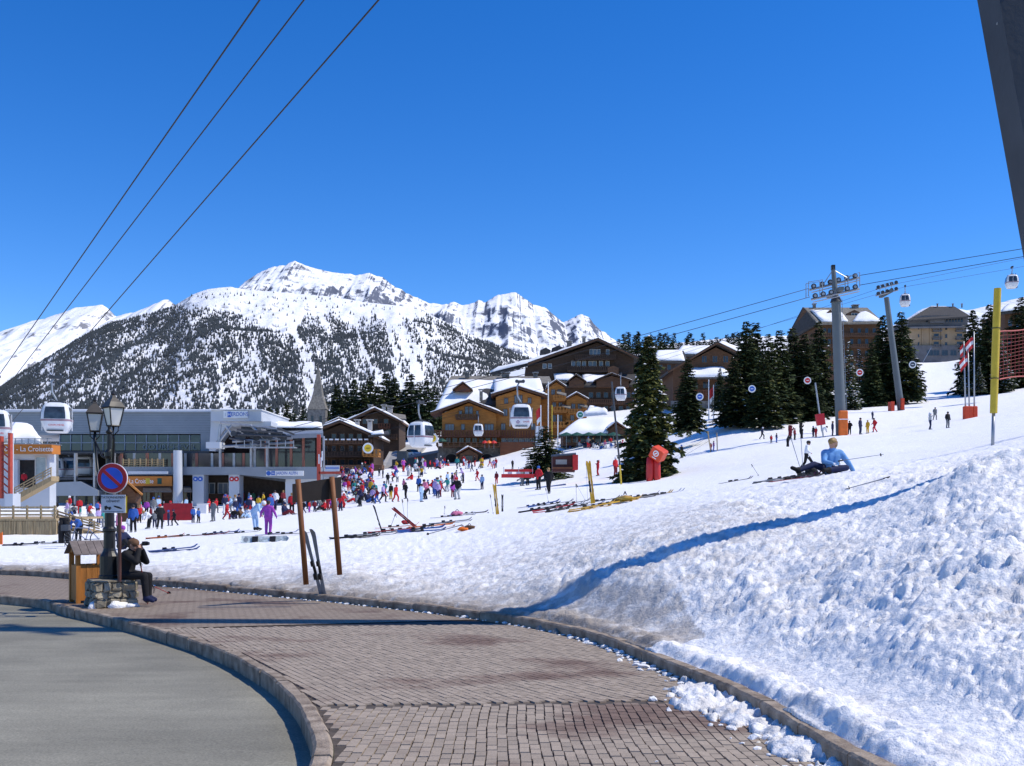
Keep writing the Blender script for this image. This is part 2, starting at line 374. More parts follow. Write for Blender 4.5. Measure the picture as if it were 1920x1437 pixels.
# --- pavement, road
def strip_sheet(name, A, B, off, mat):
    """sheet between two kerb lines resampled to the same number of points"""
    def resample(C, n):
        d = np.r_[0, np.cumsum(np.linalg.norm(np.diff(C, axis=0), axis=1))]; t = np.linspace(0, d[-1], n)
        return np.stack([np.interp(t, d, C[:, 0]), np.interp(t, d, C[:, 1])], -1)
    a = resample(A, 260); b = resample(B, 260); t = np.linspace(0, 1, 14)[:, None, None]
    P = a[None] * (1 - t) + b[None] * t
    return grid_mesh(name, P[..., 0], P[..., 1], zpav(P[..., 1]) + off, mat)
def paver_mat(name, brick_tex):
    m = bpy.data.materials.new(name); m.use_nodes = True; n = m.node_tree; b = n.nodes['Principled BSDF']; L = n.links.new
    b.inputs['Roughness'].default_value = .82; b.inputs['Specular IOR Level'].default_value = .3
    g = n.nodes.new('ShaderNodeNewGeometry')
    n1 = n.nodes.new('ShaderNodeTexNoise'); n1.inputs['Scale'].default_value = .55; n1.inputs['Detail'].default_value = 5; n1.inputs['Roughness'].default_value = .6
    mp = n.nodes.new('ShaderNodeMapping'); mp.inputs['Scale'].default_value = (.8, 1.0, 1); mp.inputs['Rotation'].default_value = (0, 0, .5); mp.inputs['Location'].default_value = (3.1, 1.7, 0)
    L(g.outputs['Position'], mp.inputs[0]); L(mp.outputs[0], n1.inputs['Vector'])
    rp = n.nodes.new('ShaderNodeValToRGB'); e = rp.color_ramp.elements
    e[0].position = .34; e[0].color = (.185, .125, .095, 1); e[1].position = .455; e[1].color = (.355, .290, .225, 1)
    e2 = rp.color_ramp.elements.new(.39); e2.color = (.26, .195, .15, 1)
    L(n1.outputs[0], rp.inputs[0])
    oi = n.nodes.new('ShaderNodeObjectInfo'); at = n.nodes.new('ShaderNodeAttribute'); at.attribute_name = 'tint'
    ad = n.nodes.new('ShaderNodeMath'); ad.operation = 'ADD'; L(oi.outputs['Random'], ad.inputs[0]); L(at.outputs['Fac'], ad.inputs[1])
    fr = n.nodes.new('ShaderNodeMath'); fr.operation = 'FRACT'; L(ad.outputs[0], fr.inputs[0])
    mr = n.nodes.new('ShaderNodeMapRange'); mr.inputs[3].default_value = .86; mr.inputs[4].default_value = 1.12; L(fr.outputs[0], mr.inputs[0])
    hs = n.nodes.new('ShaderNodeHueSaturation'); L(mr.outputs[0], hs.inputs['Value']); L(rp.outputs[0], hs.inputs['Color'])
    n3 = n.nodes.new('ShaderNodeTexNoise'); n3.inputs['Scale'].default_value = 60; n3.inputs['Detail'].default_value = 4; L(g.outputs['Position'], n3.inputs['Vector'])
    mr3 = n.nodes.new('ShaderNodeMapRange'); mr3.inputs[1].default_value = .3; mr3.inputs[2].default_value = .7; mr3.inputs[3].default_value = .86; mr3.inputs[4].default_value = 1.12; L(n3.outputs[0], mr3.inputs[0])
    h3 = n.nodes.new('ShaderNodeHueSaturation'); L(mr3.outputs[0], h3.inputs['Value']); L(hs.outputs[0], h3.inputs['Color'])
    out = h3.outputs[0]
    if brick_tex:
        bt = n.nodes.new('ShaderNodeTexBrick'); bt.inputs['Scale'].default_value = 1.0; bt.inputs['Brick Width'].default_value = .2; bt.inputs['Row Height'].default_value = .09; bt.inputs['Mortar Size'].default_value = .008
        m2 = n.nodes.new('ShaderNodeMapping'); m2.inputs['Rotation'].default_value = (0, 0, R(115)); L(g.outputs['Position'], m2.inputs[0]); L(m2.outputs[0], bt.inputs['Vector'])
        bt.inputs['Color1'].default_value = (1, 1, 1, 1); bt.inputs['Color2'].default_value = (.86, .84, .82, 1); bt.inputs['Mortar'].default_value = (.35, .3, .28, 1)
        mu = n.nodes.new('ShaderNodeMix'); mu.data_type = 'RGBA'; mu.blend_type = 'MULTIPLY'; mu.inputs[0].default_value = 1; L(out, mu.inputs[6]); L(bt.outputs[0], mu.inputs[7]); out = mu.outputs[2]
    L(out, b.inputs['Base Color'])
    bp = n.nodes.new('ShaderNodeBump'); bp.inputs['Strength'].default_value = .35; bp.inputs['Distance'].default_value = .01; L(n3.outputs[0], bp.inputs['Height']); L(bp.outputs[0], b.inputs['Normal'])
    return m
def asphalt():
    m = bpy.data.materials.new('asphalt'); m.use_nodes = True; n = m.node_tree; b = n.nodes['Principled BSDF']; L = n.links.new; b.inputs['Roughness'].default_value = .85; b.inputs['Specular IOR Level'].default_value = .3
    g = n.nodes.new('ShaderNodeNewGeometry'); prev = None
    rgb = n.nodes.new('ShaderNodeRGB'); rgb.outputs[0].default_value = (.262, .248, .195, 1); out = rgb.outputs[0]
    for sc, lo, hi, a, b_, st in ((.35, .38, .62, .78, 1.12, (1, 1, 1)), (2.2, .3, .7, .90, 1.08, (.35, 1.6, 1)), (48, .3, .72, .72, 1.22, (1, 1, 1)), (170, .35, .75, .86, 1.25, (1, 1, 1))):
        mp = n.nodes.new('ShaderNodeMapping'); mp.inputs['Scale'].default_value = st; L(g.outputs['Position'], mp.inputs[0])
        z = n.nodes.new('ShaderNodeTexNoise'); z.inputs['Scale'].default_value = sc; z.inputs['Detail'].default_value = 4; L(mp.outputs[0], z.inputs['Vector'])
        r = n.nodes.new('ShaderNodeMapRange'); r.inputs[1].default_value = lo; r.inputs[2].default_value = hi; r.inputs[3].default_value = a; r.inputs[4].default_value = b_; L(z.outputs[0], r.inputs[0])
        h = n.nodes.new('ShaderNodeHueSaturation'); L(r.outputs[0], h.inputs['Value']); L(out, h.inputs['Color']); out = h.outputs[0]; prev = z
    vo = n.nodes.new('ShaderNodeTexVoronoi'); vo.feature = 'DISTANCE_TO_EDGE'; vo.inputs['Scale'].default_value = .42
    wz = n.nodes.new('ShaderNodeTexNoise'); wz.inputs['Scale'].default_value = 1.1; wz.inputs['Detail'].default_value = 5; L(g.outputs['Position'], wz.inputs['Vector'])
    va = n.nodes.new('ShaderNodeVectorMath'); va.operation = 'ADD'; L(g.outputs['Position'], va.inputs[0]); L(wz.outputs['Color'], va.inputs[1]); L(va.outputs[0], vo.inputs['Vector'])
    cr = n.nodes.new('ShaderNodeMapRange'); cr.inputs[1].default_value = .0; cr.inputs[2].default_value = .006; cr.inputs[3].default_value = .90; cr.inputs[4].default_value = 1; L(vo.outputs[0], cr.inputs[0])
    h = n.nodes.new('ShaderNodeHueSaturation'); L(cr.outputs[0], h.inputs['Value']); L(out, h.inputs['Color']); L(h.outputs[0], b.inputs['Base Color'])
    bp = n.nodes.new('ShaderNodeBump'); bp.inputs['Strength'].default_value = .4; bp.inputs['Distance'].default_value = .006; L(prev.outputs[0], bp.inputs['Height']); L(bp.outputs[0], b.inputs['Normal'])
    return m
PAVER = paver_mat('paver_stone', False); PAVEFAR = paver_mat('paver_far', True)
BED = M('joint_sand', (.085, .068, .055), .95, var=.3, scale=9)
ASPH = asphalt()
KERB = M('kerb_granite', (.25, .185, .13), .88, var=.4, scale=5, bump=.9, bscale=38, col2=(.42, .34, .26))
YSPLIT = 17.5
def split_curve(C, y, far): return C[C[:, 1] >= y] if far else C[C[:, 1] <= y + .3]
pavement = strip_sheet('pavement', INN, OUT, -.014, BED); tag(pavement, 'brown brick pavement curving between two stone kerbs', None, None, 'structure')
pf = strip_sheet('pavement_surface', split_curve(INN, YSPLIT - .8, True), split_curve(OUT, YSPLIT + .6, True), 0.0, PAVEFAR)
pf.parent = pavement
# road: everything on the left of the inner kerb
L2 = INN.copy(); L2[:, 0] = np.minimum(INN[:, 0] - 8, -30)
L2[:, 1] = np.linspace(-6, 30, len(L2)) * 1.0
road = strip_sheet('road', L2, INN, -.16, ASPH); tag(road, 'smooth grey asphalt road along the kerb', None, None, 'structure')
# pavers
rnd = random.Random(4)
BW, BL = .083, .168
def inside_pave(x, y):
    return (sdist(np.array([x]), np.array([y]), OUT)[0] < -.03) and (sdist(np.array([x]), np.array([y]), INN)[0] > .02)
cand = []
bx0, bx1 = -2.4, 2.6
SPL = lambda x: 9.75 + .10 * x          # seam between the two laying patterns
for c_ in range(int((bx1 - bx0) / BW)):
    x = bx0 + c_ * BW; off = rnd.uniform(0, BL) if c_ % 3 == 0 else (c_ % 2) * BL * .5
    for r_ in range(int(5.6 / BL) + 1):
        y = 4.6 + r_ * BL + off
        if y + BL / 2 < SPL(x): cand.append((x + rnd.uniform(-.004, .004) + .012 * math.sin(y * 2 + x), y, 0.0))
th = R(27); dx, dy = -math.sin(th), math.cos(th)
for i in range(-70, 110):
    off = (i % 2) * BL * .5 + rnd.uniform(-.01, .01)
    for j in range(-20, 80):
        a = i * BW; b_ = j * BL + off
        x = a * dy + b_ * dx; y = 9.6 - a * dx * 0 + a * math.sin(th) + b_ * dy
        if y - BL / 2 > SPL(x) and y < YSPLIT + .12 * x: cand.append((x, y, th))
ca = np.array(cand)
ok = (sdist(ca[:, 0], ca[:, 1], OUT) < -.06) & (sdist(ca[:, 0], ca[:, 1], INN) > .05)
ca = ca[ok]; ca = ca[np.argsort(ca[:, 1])]
vis = np.abs(ca[:, 0] / ca[:, 1]) < .52
near = ca[vis & (ca[:, 1] > 6.3)][:300]; near_set = {tuple(p) for p in near}
pm = MB(); pm.box((0, 0, -.02), (BW - .007, BL - .006, .04), taper=.95)
pmesh = None
for p in near:
    x, y, t = p; sl = float(zpav(y + .05) - zpav(y - .05)) / .1
    if pmesh is None:
        o = pm.build('paver', PAVER, pavement); pmesh = o.data
    else:
        o = bpy.data.objects.new('paver', pmesh); link(o, pavement)
    o.location = (x, y, float(zpav(y)) + rnd.uniform(-.003, .003)); o.rotation_euler = (math.atan(sl) + rnd.uniform(-.012, .012), rnd.uniform(-.012, .012), t + rnd.uniform(-.02, .02))
pm = MB(); tint = []
for p in ca:
    if tuple(p) in near_set: continue
    x, y, t = p; z = float(zpav(y)) + rnd.uniform(-.003, .003); c_, s_ = math.cos(t), math.sin(t); sl = float(zpav(y + .05) - zpav(y - .05)) / .1
    vv = []
    for (k, zz) in ((1, -.03), (.95, 0)):
        for (a, b_) in ((-1, -1), (1, -1), (1, 1), (-1, 1)):
            lx, ly = a * (BW - .007) / 2 * k, b_ * (BL - .006) / 2 * k
            gx, gy = lx * c_ - ly * s_, lx * s_ + ly * c_; vv.append((x + gx, y + gy, z + zz + sl * gy))
    pm.add(vv, [(4, 5, 6, 7), (0, 1, 5, 4), (1, 2, 6, 5), (2, 3, 7, 6), (3, 0, 4, 7)]); tint += [rnd.random()] * 8
o = pm.build('pavers', PAVER, pavement); o['kind'] = 'stuff'
t = o.data.attributes.new('tint', 'FLOAT', 'POINT'); t.data.foreach_set('value', tint)
# kerb stones
def kerb_run(C, side, root, hgt, wid, lens, seed):
    r = random.Random(seed); d = np.r_[0, np.cumsum(np.linalg.norm(np.diff(C, axis=0), axis=1))]
    s = 0.0
    at = lambda q: np.array([np.interp(q, d, C[:, 0]), np.interp(q, d, C[:, 1])])
    while s < d[-1] - .4:
        L = r.uniform(*lens); e = min(s + L - .012, d[-1]); n = max(3, int(L / .2)); mb = MB(); ring = []
        jit = r.uniform(-.008, .008); hz = r.uniform(-.012, .012)
        for k in range(n + 1):
            q = s + (e - s) * k / n; p = at(q); tt = at(min(q + .1, d[-1])) - at(max(q - .1, 0)); tt = tt / np.linalg.norm(tt)
            nn = np.array([tt[1], -tt[0]]) * side; z = float(zpav(p[1])) + r.uniform(-.006, .006)
            a = p + nn * jit; b_ = p + nn * (wid + jit); bev = .022 + r.uniform(-.006, .006)
            a2 = p + nn * (bev + jit); b2 = p + nn * (wid - bev + jit); h = hgt + hz
            ring.append([(*a, z - .3), (*a, z + h - bev), (*a2, z + h), (*b2, z + h), (*b_, z + h - bev), (*b_, z - .3)])
        vs_ = [v for rr in ring for v in rr]; fs = []
        for k in range(n):
            for j in range(5): fs.append((k * 6 + j, k * 6 + j + 1, (k + 1) * 6 + j + 1, (k + 1) * 6 + j))
        fs.append((0, 1, 2, 3, 4, 5)); fs.append(tuple(n * 6 + j for j in range(5, -1, -1)))
        mb.add(vs_, fs); o = mb.build('kerb_stone', KERB, root); s += L
ko = empty('kerb'); tag(ko, 'raised stone kerb holding back the snow along the pavement', None, None, 'structure'); ki = empty('kerb'); tag(ki, 'pale curved stone kerb between road and pavement', None, None, 'structure')
kerb_run(OUT[OUT[:, 1] > 3], 1, ko, .15, .16, (.9, 1.15), 1)
kerb_run(INN[INN[:, 1] > 3], -1, ki, .025, .15, (.85, 1.1), 2)
# ------------------------------------------------------------------ mountains
def rock_snow(name, scale, thr, soft, rock=(.16, .16, .185), strength=1.0, stretch=(1, 1, 1)):
    m = bpy.data.materials.new(name); m.use_nodes = True; n = m.node_tree; b = n.nodes['Principled BSDF']; L = n.links.new
    b.inputs['Roughness'].default_value = .85; b.inputs['Specular IOR Level'].default_value = .15
    g = n.nodes.new('ShaderNodeNewGeometry')
    mp = n.nodes.new('ShaderNodeMapping'); mp.inputs['Scale'].default_value = stretch; L(g.outputs['Position'], mp.inputs[0])
    nz = n.nodes.new('ShaderNodeTexNoise'); nz.inputs['Scale'].default_value = scale; nz.inputs['Detail'].default_value = 9; nz.inputs['Roughness'].default_value = .68; L(mp.outputs[0], nz.inputs['Vector'])
    sx = n.nodes.new('ShaderNodeSeparateXYZ'); L(g.outputs['True Normal'], sx.inputs[0])
    st = n.nodes.new('ShaderNodeMath'); st.operation = 'MULTIPLY_ADD'; L(sx.outputs[2], st.inputs[0]); st.inputs[1].default_value = -1.15; st.inputs[2].default_value = 1.0
    ad = n.nodes.new('ShaderNodeMath'); ad.operation = 'ADD'; L(st.outputs[0], ad.inputs[0]); L(nz.outputs[0], ad.inputs[1])
    mr = n.nodes.new('ShaderNodeMapRange'); mr.inputs[1].default_value = thr; mr.inputs[2].default_value = thr + soft; mr.inputs[4].default_value = strength; L(ad.outputs[0], mr.inputs[0])
    mx = n.nodes.new('ShaderNodeMix'); mx.data_type = 'RGBA'; mx.inputs[6].default_value = (.88, .89, .91, 1); mx.inputs[7].default_value = (*rock, 1)
    L(mr.outputs[0], mx.inputs[0]); L(mx.outputs[2], b.inputs['Base Color'])
    bp = n.nodes.new('ShaderNodeBump'); bp.inputs['Strength'].default_value = .7; bp.inputs['Distance'].default_value = 14; L(nz.outputs[0], bp.inputs['Height']); L(bp.outputs[0], b.inputs['Normal'])
    return m
def ridged(x, y, oct, seed): 
    s = 0; a = 1; t = 0
    for i in range(oct):
        s = s + a * (1 - 2 * np.abs(vnoise(x, y, seed + i * 7) * 2 - 1)); t += a; a *= .52; x = x * 2.03 + 3.7; y = y * 2.03 + 1.3
    return s / t
def mountain(name, ridge, Yr, base_py, Yb, amp, gx, mat, label, nx=340, ny=130, p=1.1, skew=0.0, seed=0, jag=0.0, fan=0.0):
    pr = np.array(ridge, float); px = np.linspace(pr[0, 0], pr[-1, 0], nx)
    py = np.interp(px, pr[:, 0], pr[:, 1]) + jag * ridged(px / 16, px * 0, 3, seed + 5)
    X0 = (px - CX) / F * Yr; zr = CZ + (HZ - py) / F * Yr; zb = CZ + (HZ - base_py) / F * Yb
    t = np.linspace(-.25, 1, ny)[:, None]; tt = np.clip(t, 0, 1)
    Yg = Yr + (Yb - Yr) * t + 0 * px[None]
    Xg = X0[None] * (Yg / Yr) ** fan
    gul = ridged((Xg + skew * tt) / gx, Yg / (gx * 5), 4, seed) * .7 + .6 * fbm(Xg / (gx * .6), Yg / (gx * .9), 4, seed + 3)
    Z = zb + (zr[None] - zb) * (1 - tt) ** p + amp * gul * np.clip(tt * 5, 0, 1) * (1 - tt * .6)
    Z = np.where(t < 0, zr[None] + (zr[None] - zb) * t * 1.3, Z)
    o = grid_mesh(name, Xg, Yg, Z, mat); tag(o, label, None, None, 'structure')
    return Xg, Yg, Z
RK1 = rock_snow('far_rock_snow', .014, .555, .12, (.115, .13, .175))
RK2 = rock_snow('far_snow', .010, .585, .10, (.2, .205, .23))
RK0 = rock_snow('forest_floor_snow', .03, .56, .10, (.12, .125, .15), .8)
mountain('mountain', [(380, 620), (440, 560), (460, 526), (490, 509), (515, 500), (535, 497), (552, 490), (572, 497), (600, 505), (640, 512), (668, 515), (692, 512), (718, 519), (735, 534), (760, 548), (800, 566), (830, 572), (850, 566), (868, 573), (888, 568), (897, 561), (910, 566), (935, 552), (968, 547), (982, 558), (1000, 570), (1020, 576), (1040, 590), (1056, 604), (1072, 596), (1090, 589), (1105, 596), (1120, 614), (1140, 628), (1165, 645), (1230, 690), (1400, 760)],
    6200, 790, 3600, 95, 260, RK1, 'jagged snow and rock peak rising behind the forested mountain', p=1.25, seed=3, jag=2.2, nx=520, ny=170)
mountain('mountain', [(-420, 700), (-200, 665), (-60, 640), (0, 629), (30, 615), (60, 601), (85, 597), (110, 588), (140, 577), (165, 574), (192, 571), (205, 580), (218, 593), (226, 591), (236, 588), (250, 586), (280, 574), (306, 563), (316, 561), (322, 566), (332, 575), (380, 600), (460, 660)],
    5200, 800, 3300, 60, 240, RK2, 'smooth white snow mountain at the left edge', p=1.15, seed=9, jag=1.2)
mountain('mountain', [(1500, 680), (1600, 640), (1690, 603), (1720, 583), (1745, 573), (1775, 574), (1800, 584), (1820, 580), (1850, 574), (1890, 563), (1920, 556), (2000, 535), (2300, 480)],
    2600, 720, 900, 22, 160, RK2, 'snow covered hill behind the beige hotel', p=1.1, seed=14, jag=1.0, nx=200, ny=80)
MX, MY, MZ = mountain('mountain', [(-500, 840), (-250, 800), (-100, 765), (0, 728), (40, 700), (100, 665), (160, 628), (205, 606), (240, 596), (290, 585), (330, 571), (360, 553), (395, 541), (432, 538), (470, 544), (520, 547), (560, 551), (620, 556), (680, 566), (740, 572), (790, 581), (815, 594), (850, 611), (900, 634), (950, 655), (985, 668), (1030, 690), (1100, 715), (1300, 770)],
    3400, 880, 1300, 34, 190, RK0, 'broad snowy mountain covered in dark conifer forest', p=1.05, skew=-260, seed=21, jag=1.0, nx=420, ny=150, fan=.92)
# forest on it: thousands of far trees that read as one mass
rg = np.random.default_rng(5)
N = 430000
ci = rg.uniform(0, MX.shape[1] - 1.01, N); ri = rg.uniform(.22 * MX.shape[0], MX.shape[0] - 1.01, N)
c0 = ci.astype(int); r0 = ri.astype(int); fc = ci - c0; fr = ri - r0
bil = lambda A: (A[r0, c0] * (1 - fc) + A[r0, c0 + 1] * fc) * (1 - fr) + (A[r0 + 1, c0] * (1 - fc) + A[r0 + 1, c0 + 1] * fc) * fr
tx, ty, tz = bil(MX), bil(MY), bil(MZ)
qx = CX + F * tx / ty; qy = HZ - F * (tz - CZ) / ty
line = np.interp(qx, [-300, 200, 300, 350, 400, 450, 500, 540, 570, 620, 660, 700, 760, 800, 850, 900, 1000], [732, 600, 582, 572, 580, 598, 622, 632, 592, 590, 600, 596, 600, 592, 612, 632, 660])
dens = sstep(-8, 22, qy - line) * (.62 + .9 * fbm((qx + (qy - 600) * np.where(qx < 330, .35, -.32)) / 17, qy / 75, 3, 61) + .3 * fbm(qx / 60, qy / 50, 2, 62) + .55 * fbm((qx + (qy - 600) * np.where(qx < 330, .35, -.32)) / 6, qy / 22, 2, 63) - .12 * sstep(600, 700, qx) * (1 - sstep(800, 860, qx)))
dens = dens + .5 * np.exp(-((qx - 400 - (qy - 590) * .5) / 70) ** 2) * sstep(575, 590, qy) * (1 - sstep(640, 690, qy)) + .35 * (qx < 330) * np.exp(-((qy - line - 18) / 16) ** 2)
for gx0, gy0, gx1, gy1, wd, k in ((538, 590, 610, 770, 7, .9), (655, 590, 715, 720, 8, .5), (730, 590, 790, 710, 10, .35), (600, 590, 650, 690, 5, .4), (770, 600, 850, 700, 7, .35), (160, 640, 130, 700, 10, .5), (560, 700, 600, 760, 9, .6), (820, 640, 900, 720, 14, .5)):
    tt = np.clip((qy - gy0) / (gy1 - gy0), 0, 1); dens = dens - k * np.exp(-((qx - gx0 - (gx1 - gx0) * tt) / wd) ** 2) * (qy > gy0 - 8) * (qy < gy1 + 20)
dens = dens + .16 * sstep(4, 30, qy - line) * (qx < 640); dens = np.where(qy < line - 6, .018, dens); dens = np.where((qx > 800) & (qy > 640), np.maximum(dens, .5), dens)
dens = np.clip(dens * .82, 0, 1) * (ty / 3400) ** .6
sel = (rg.random(N) < dens * .40) & (qx > -120) & (qx < 1100) & (qy < 900)
tx, ty, tz = tx[sel], ty[sel], tz[sel]; n = len(tx)
hh = rg.uniform(4.5, 10.5, n); ww = hh * rg.uniform(.2, .32, n); a0 = rg.uniform(0, 6.28, n)
vs_ = np.zeros((n, 5, 3))
for k in range(4):
    vs_[:, k, 0] = tx + ww * np.cos(a0 + k * 1.571); vs_[:, k, 1] = ty + ww * np.sin(a0 + k * 1.571); vs_[:, k, 2] = tz + hh * .06
vs_[:, 4, 0] = tx; vs_[:, 4, 1] = ty; vs_[:, 4, 2] = tz + hh
base = (np.arange(n) * 5)[:, None, None]; fs = (np.array([[0, 1, 4], [1, 2, 4], [2, 3, 4], [3, 0, 4]])[None] + base).reshape(-1, 3)
me = bpy.data.meshes.new('forest'); me.vertices.add(n * 5); me.vertices.foreach_set('co', vs_.ravel().astype(np.float32))
me.loops.add(fs.size); me.loops.foreach_set('vertex_index', fs.ravel().astype(np.int32)); me.polygons.add(len(fs)); me.polygons.foreach_set('loop_start', (np.arange(len(fs)) * 3).astype(np.int32))
me.update(calc_edges=True); me.materials.append(M('far_conifer', (.030, .040, .050), .9, var=.4, scale=.02))
fo = bpy.data.objects.new('forest', me); COL.objects.link(fo); tag(fo, 'dark conifer forest on the far mountain side', 'forest', None, 'stuff')
# ------------------------------------------------------------------ conifers
BARK = M('bark', (.07, .05, .038), .95, var=.35, scale=8, bump=.5)
NEEDLE = [M('needle_a', (.055, .080, .028), .8, var=.5, scale=1.6, spec=.25, rand=.15), M('needle_b', (.030, .048, .020), .85, var=.45, scale=1.4, spec=.2, rand=.15), M('needle_c', (.13, .13, .03), .8, var=.5, scale=1.6, spec=.25)]
TSNOW = M('tree_snow', (.86, .87, .89), .8, var=.03)
def conifer_meshes(seed, wid=.24, layers=34, dens=1.0, low=.05, ragged=.3, mix=.12, snow=0.0, pw=.85, big=1.0):
    """unit-height spruce: drooping whorled branches hung with small needle sprays"""
    r = random.Random(seed); vs_ = []; fs = []; mi = []
    def spray(p, d, L, wd, m):
        s = d.cross(Vector((0, 0, 1)));  s = s.normalized() if s.length > 1e-4 else Vector((1, 0, 0))
        s = (s + Vector((0, 0, r.uniform(-.5, .5)))).normalized()
        o = len(vs_); tip = p + d * L; mid = p + d * L * .45
        vs_.extend([p, mid + s * wd, tip, mid - s * wd]); fs.append((o, o + 1, o + 2, o + 3)); mi.append(m)
    for k in range(layers):
        f = (k + r.uniform(-.3, .3)) / layers; f = min(max(f, 0), .985); z = low + (1 - low) * f
        rad = wid * (1 - f) ** pw * r.uniform(1 - ragged, 1.05) + .008
        nb = max(4, int((11 - 6 * f) * dens)); a0 = r.uniform(0, 6.28)
        for j in range(nb):
            if r.random() < .06: continue
            a = a0 + 6.283 * j / nb + r.uniform(-.3, .3); Lb = rad * r.uniform(.55, 1.18); z = low + (1 - low) * min(.985, max(0, f + r.uniform(-.7, .7) / layers))
            dv = Vector((math.cos(a), math.sin(a), 0)); droop = r.uniform(.12, .42) * (1 - f * .7)
            ns = max(3, int(Lb / .011 * dens)); side = Vector((-dv.y, dv.x, 0))
            for q in range(ns):
                t = (q + r.random()) / ns; t = .12 + .88 * t
                p = Vector((0, 0, z)) + dv * Lb * t + Vector((0, 0, -droop * Lb * t * t + .06 * Lb * t))
                m = 2 if r.random() < mix else (0 if r.random() < .45 else 1)
                for sgn in (-1, 1):
                    dd = (dv * r.uniform(.4, 1.0) + side * sgn * r.uniform(.35, 1.0) + Vector((0, 0, r.uniform(-.75, .1)))).normalized()
                    l_ = r.uniform(.022, .05) * (1.15 - .45 * f) * big; spray(p, dd, l_, l_ * r.uniform(.24, .42), m)
                if snow and r.random() < snow and t > .3:
                    l_ = r.uniform(.012, .03); o = len(vs_); h = .004
                    q0 = p + Vector((0, 0, .006))
                    vs_.extend([q0 + dv * l_, q0 + side * l_ * .6, q0 - dv * l_, q0 - side * l_ * .6, q0 + Vector((0, 0, h * 2))])
                    fs.extend([(o, o + 1, o + 4), (o + 1, o + 2, o + 4), (o + 2, o + 3, o + 4), (o + 3, o, o + 4)]); mi.extend([3] * 4)
    me = bpy.data.meshes.new('crown'); me.from_pydata(vs_, [], fs)
    for m in NEEDLE + [TSNOW]: me.materials.append(m)
    me.polygons.foreach_set('material_index', mi)
    tb = MB(); pts = [(r.uniform(-.004, .004), r.uniform(-.004, .004), q) for q in (-.02, .15, .4, .7, .97)]
    tb.tube(pts, [.016, .0135, .010, .006, .0015], 7)
    for k in range(10):
        a = r.uniform(0, 6.28); z = r.uniform(low + .02, .8); l_ = wid * (1 - z) * .7; tb.tube([(0, 0, z), (math.cos(a) * l_, math.sin(a) * l_, z - .1 * l_)], [.0035, .001], 4)
    to = tb.build('trunk', BARK); tm = to.data; bpy.data.objects.remove(to)
    return me, tm
CON = {'big': conifer_meshes(1, .26, 58, 1.6, .02, .4, .45, .03, .66, 1.15), 'a': conifer_meshes(2, .245, 46, 1.25, .02, .3, .10, pw=.7, big=1.1), 'b': conifer_meshes(3, .205, 44, 1.2, .03, .3, .06, pw=.7, big=1.1),
       'c': conifer_meshes(4, .29, 44, 1.25, .02, .35, .14, .012, .7, 1.1), 's': conifer_meshes(5, .22, 34, .9, .04, .45, .05, .2, .75), 'pine': conifer_meshes(6, .40, 34, 1.4, .06, .4, .2, .01, .5), 'far': conifer_meshes(7, .2, 26, .6, .03, .35, .04, big=1.9)}
def tree(kind, px, base_py, top_py, Y, label, wide=1.0, group=None, rot=None, name='spruce_tree', lean=0.0):
    p = W(px, base_py, Y); h = (base_py - top_py) / F * Y
    o = thing(name, p, rot if rot is not None else (px * 7.3) % 6.28, label, 'tree', group); o.scale = (h * wide, h * wide, h); o.rotation_euler.x = lean
    c = bpy.data.objects.new('crown', CON[kind][0]); link(c, o); t = bpy.data.objects.new('trunk', CON[kind][1]); link(t, o)
    return o
tree('big', 1216, 896, 628, 88, 'tall olive green spruce beside the red inflatable block', .84)
tree('a', 1290, 808, 672, 118, 'dark narrow spruce standing behind the tall olive spruce', 1.15)
tree('pine', 1022, 896, 798, 112, 'small bushy pine beside the dark red kiosk', 1.3, name='pine_tree')
slope_grp = 'dark spruces on the slope behind the pylon'
for i, (px, b, t, Y, k, w_, lab) in enumerate([(1376, 795, 668, 126, 'c', 1.15, 'short wide spruce at the lower end of the dark clump under the blue disc'), (1400, 797, 601, 128, 'a', 1.0, 'tallest left spruce of the dark clump, its spike against the sky'), (1416, 790, 603, 138, 'b', 1.1, 'spruce with a spike next to the tallest of the dark clump'),
    (1440, 798, 625, 130, 'c', 1.05, 'broad spruce in the middle of the dark clump left of the pylon'), (1462, 800, 618, 132, 'a', 1.05, 'spruce with ragged top in the dark clump below the cables'), (1486, 795, 612, 138, 'c', 1.0, 'spruce near the gable wall of the red timber hotel'), (1508, 790, 625, 136, 'a', 1.15, 'full spruce behind the red marker disc'), (1535, 788, 600, 145, 'c', .9, 'spruce close on the left of the thick grey pylon'), (1432, 798, 660, 122, 'c', 1.1, 'low spruce in front of the dark clump with branches to the snow'), (1350, 770, 690, 150, 'b', 1.0, 'slim spruce at the far left of the dark clump')]):
    tree(k, px, b, t, Y, lab, w_, slope_grp)
for i, (px, b, t, Y, k, w_, lab) in enumerate([(1592, 775, 640, 160, 's', 1.0, 'snow dusted spruce just right of the thick grey pylon'), (1612, 770, 655, 172, 's', 1.1, 'thin snowy spruce behind the red marker disc'), (1634, 768, 640, 168, 'b', 1.1, 'dark slim spruce between the two pylons'), (1655, 765, 590, 172, 'a', 1.0, 'tall spruce directly left of the slim second pylon'), (1690, 748, 582, 170, 'c', 1.0, 'broad spruce directly right of the slim second pylon'), (1705, 740, 640, 178, 'a', 1.1, 'lower spruce beside the white marker disc'), (1575, 778, 690, 160, 's', 1.1, 'low snowy spruce half hidden by the thick grey pylon')]):
    tree(k, px, b, t, Y, lab, w_, 'spruces between the two pylons')
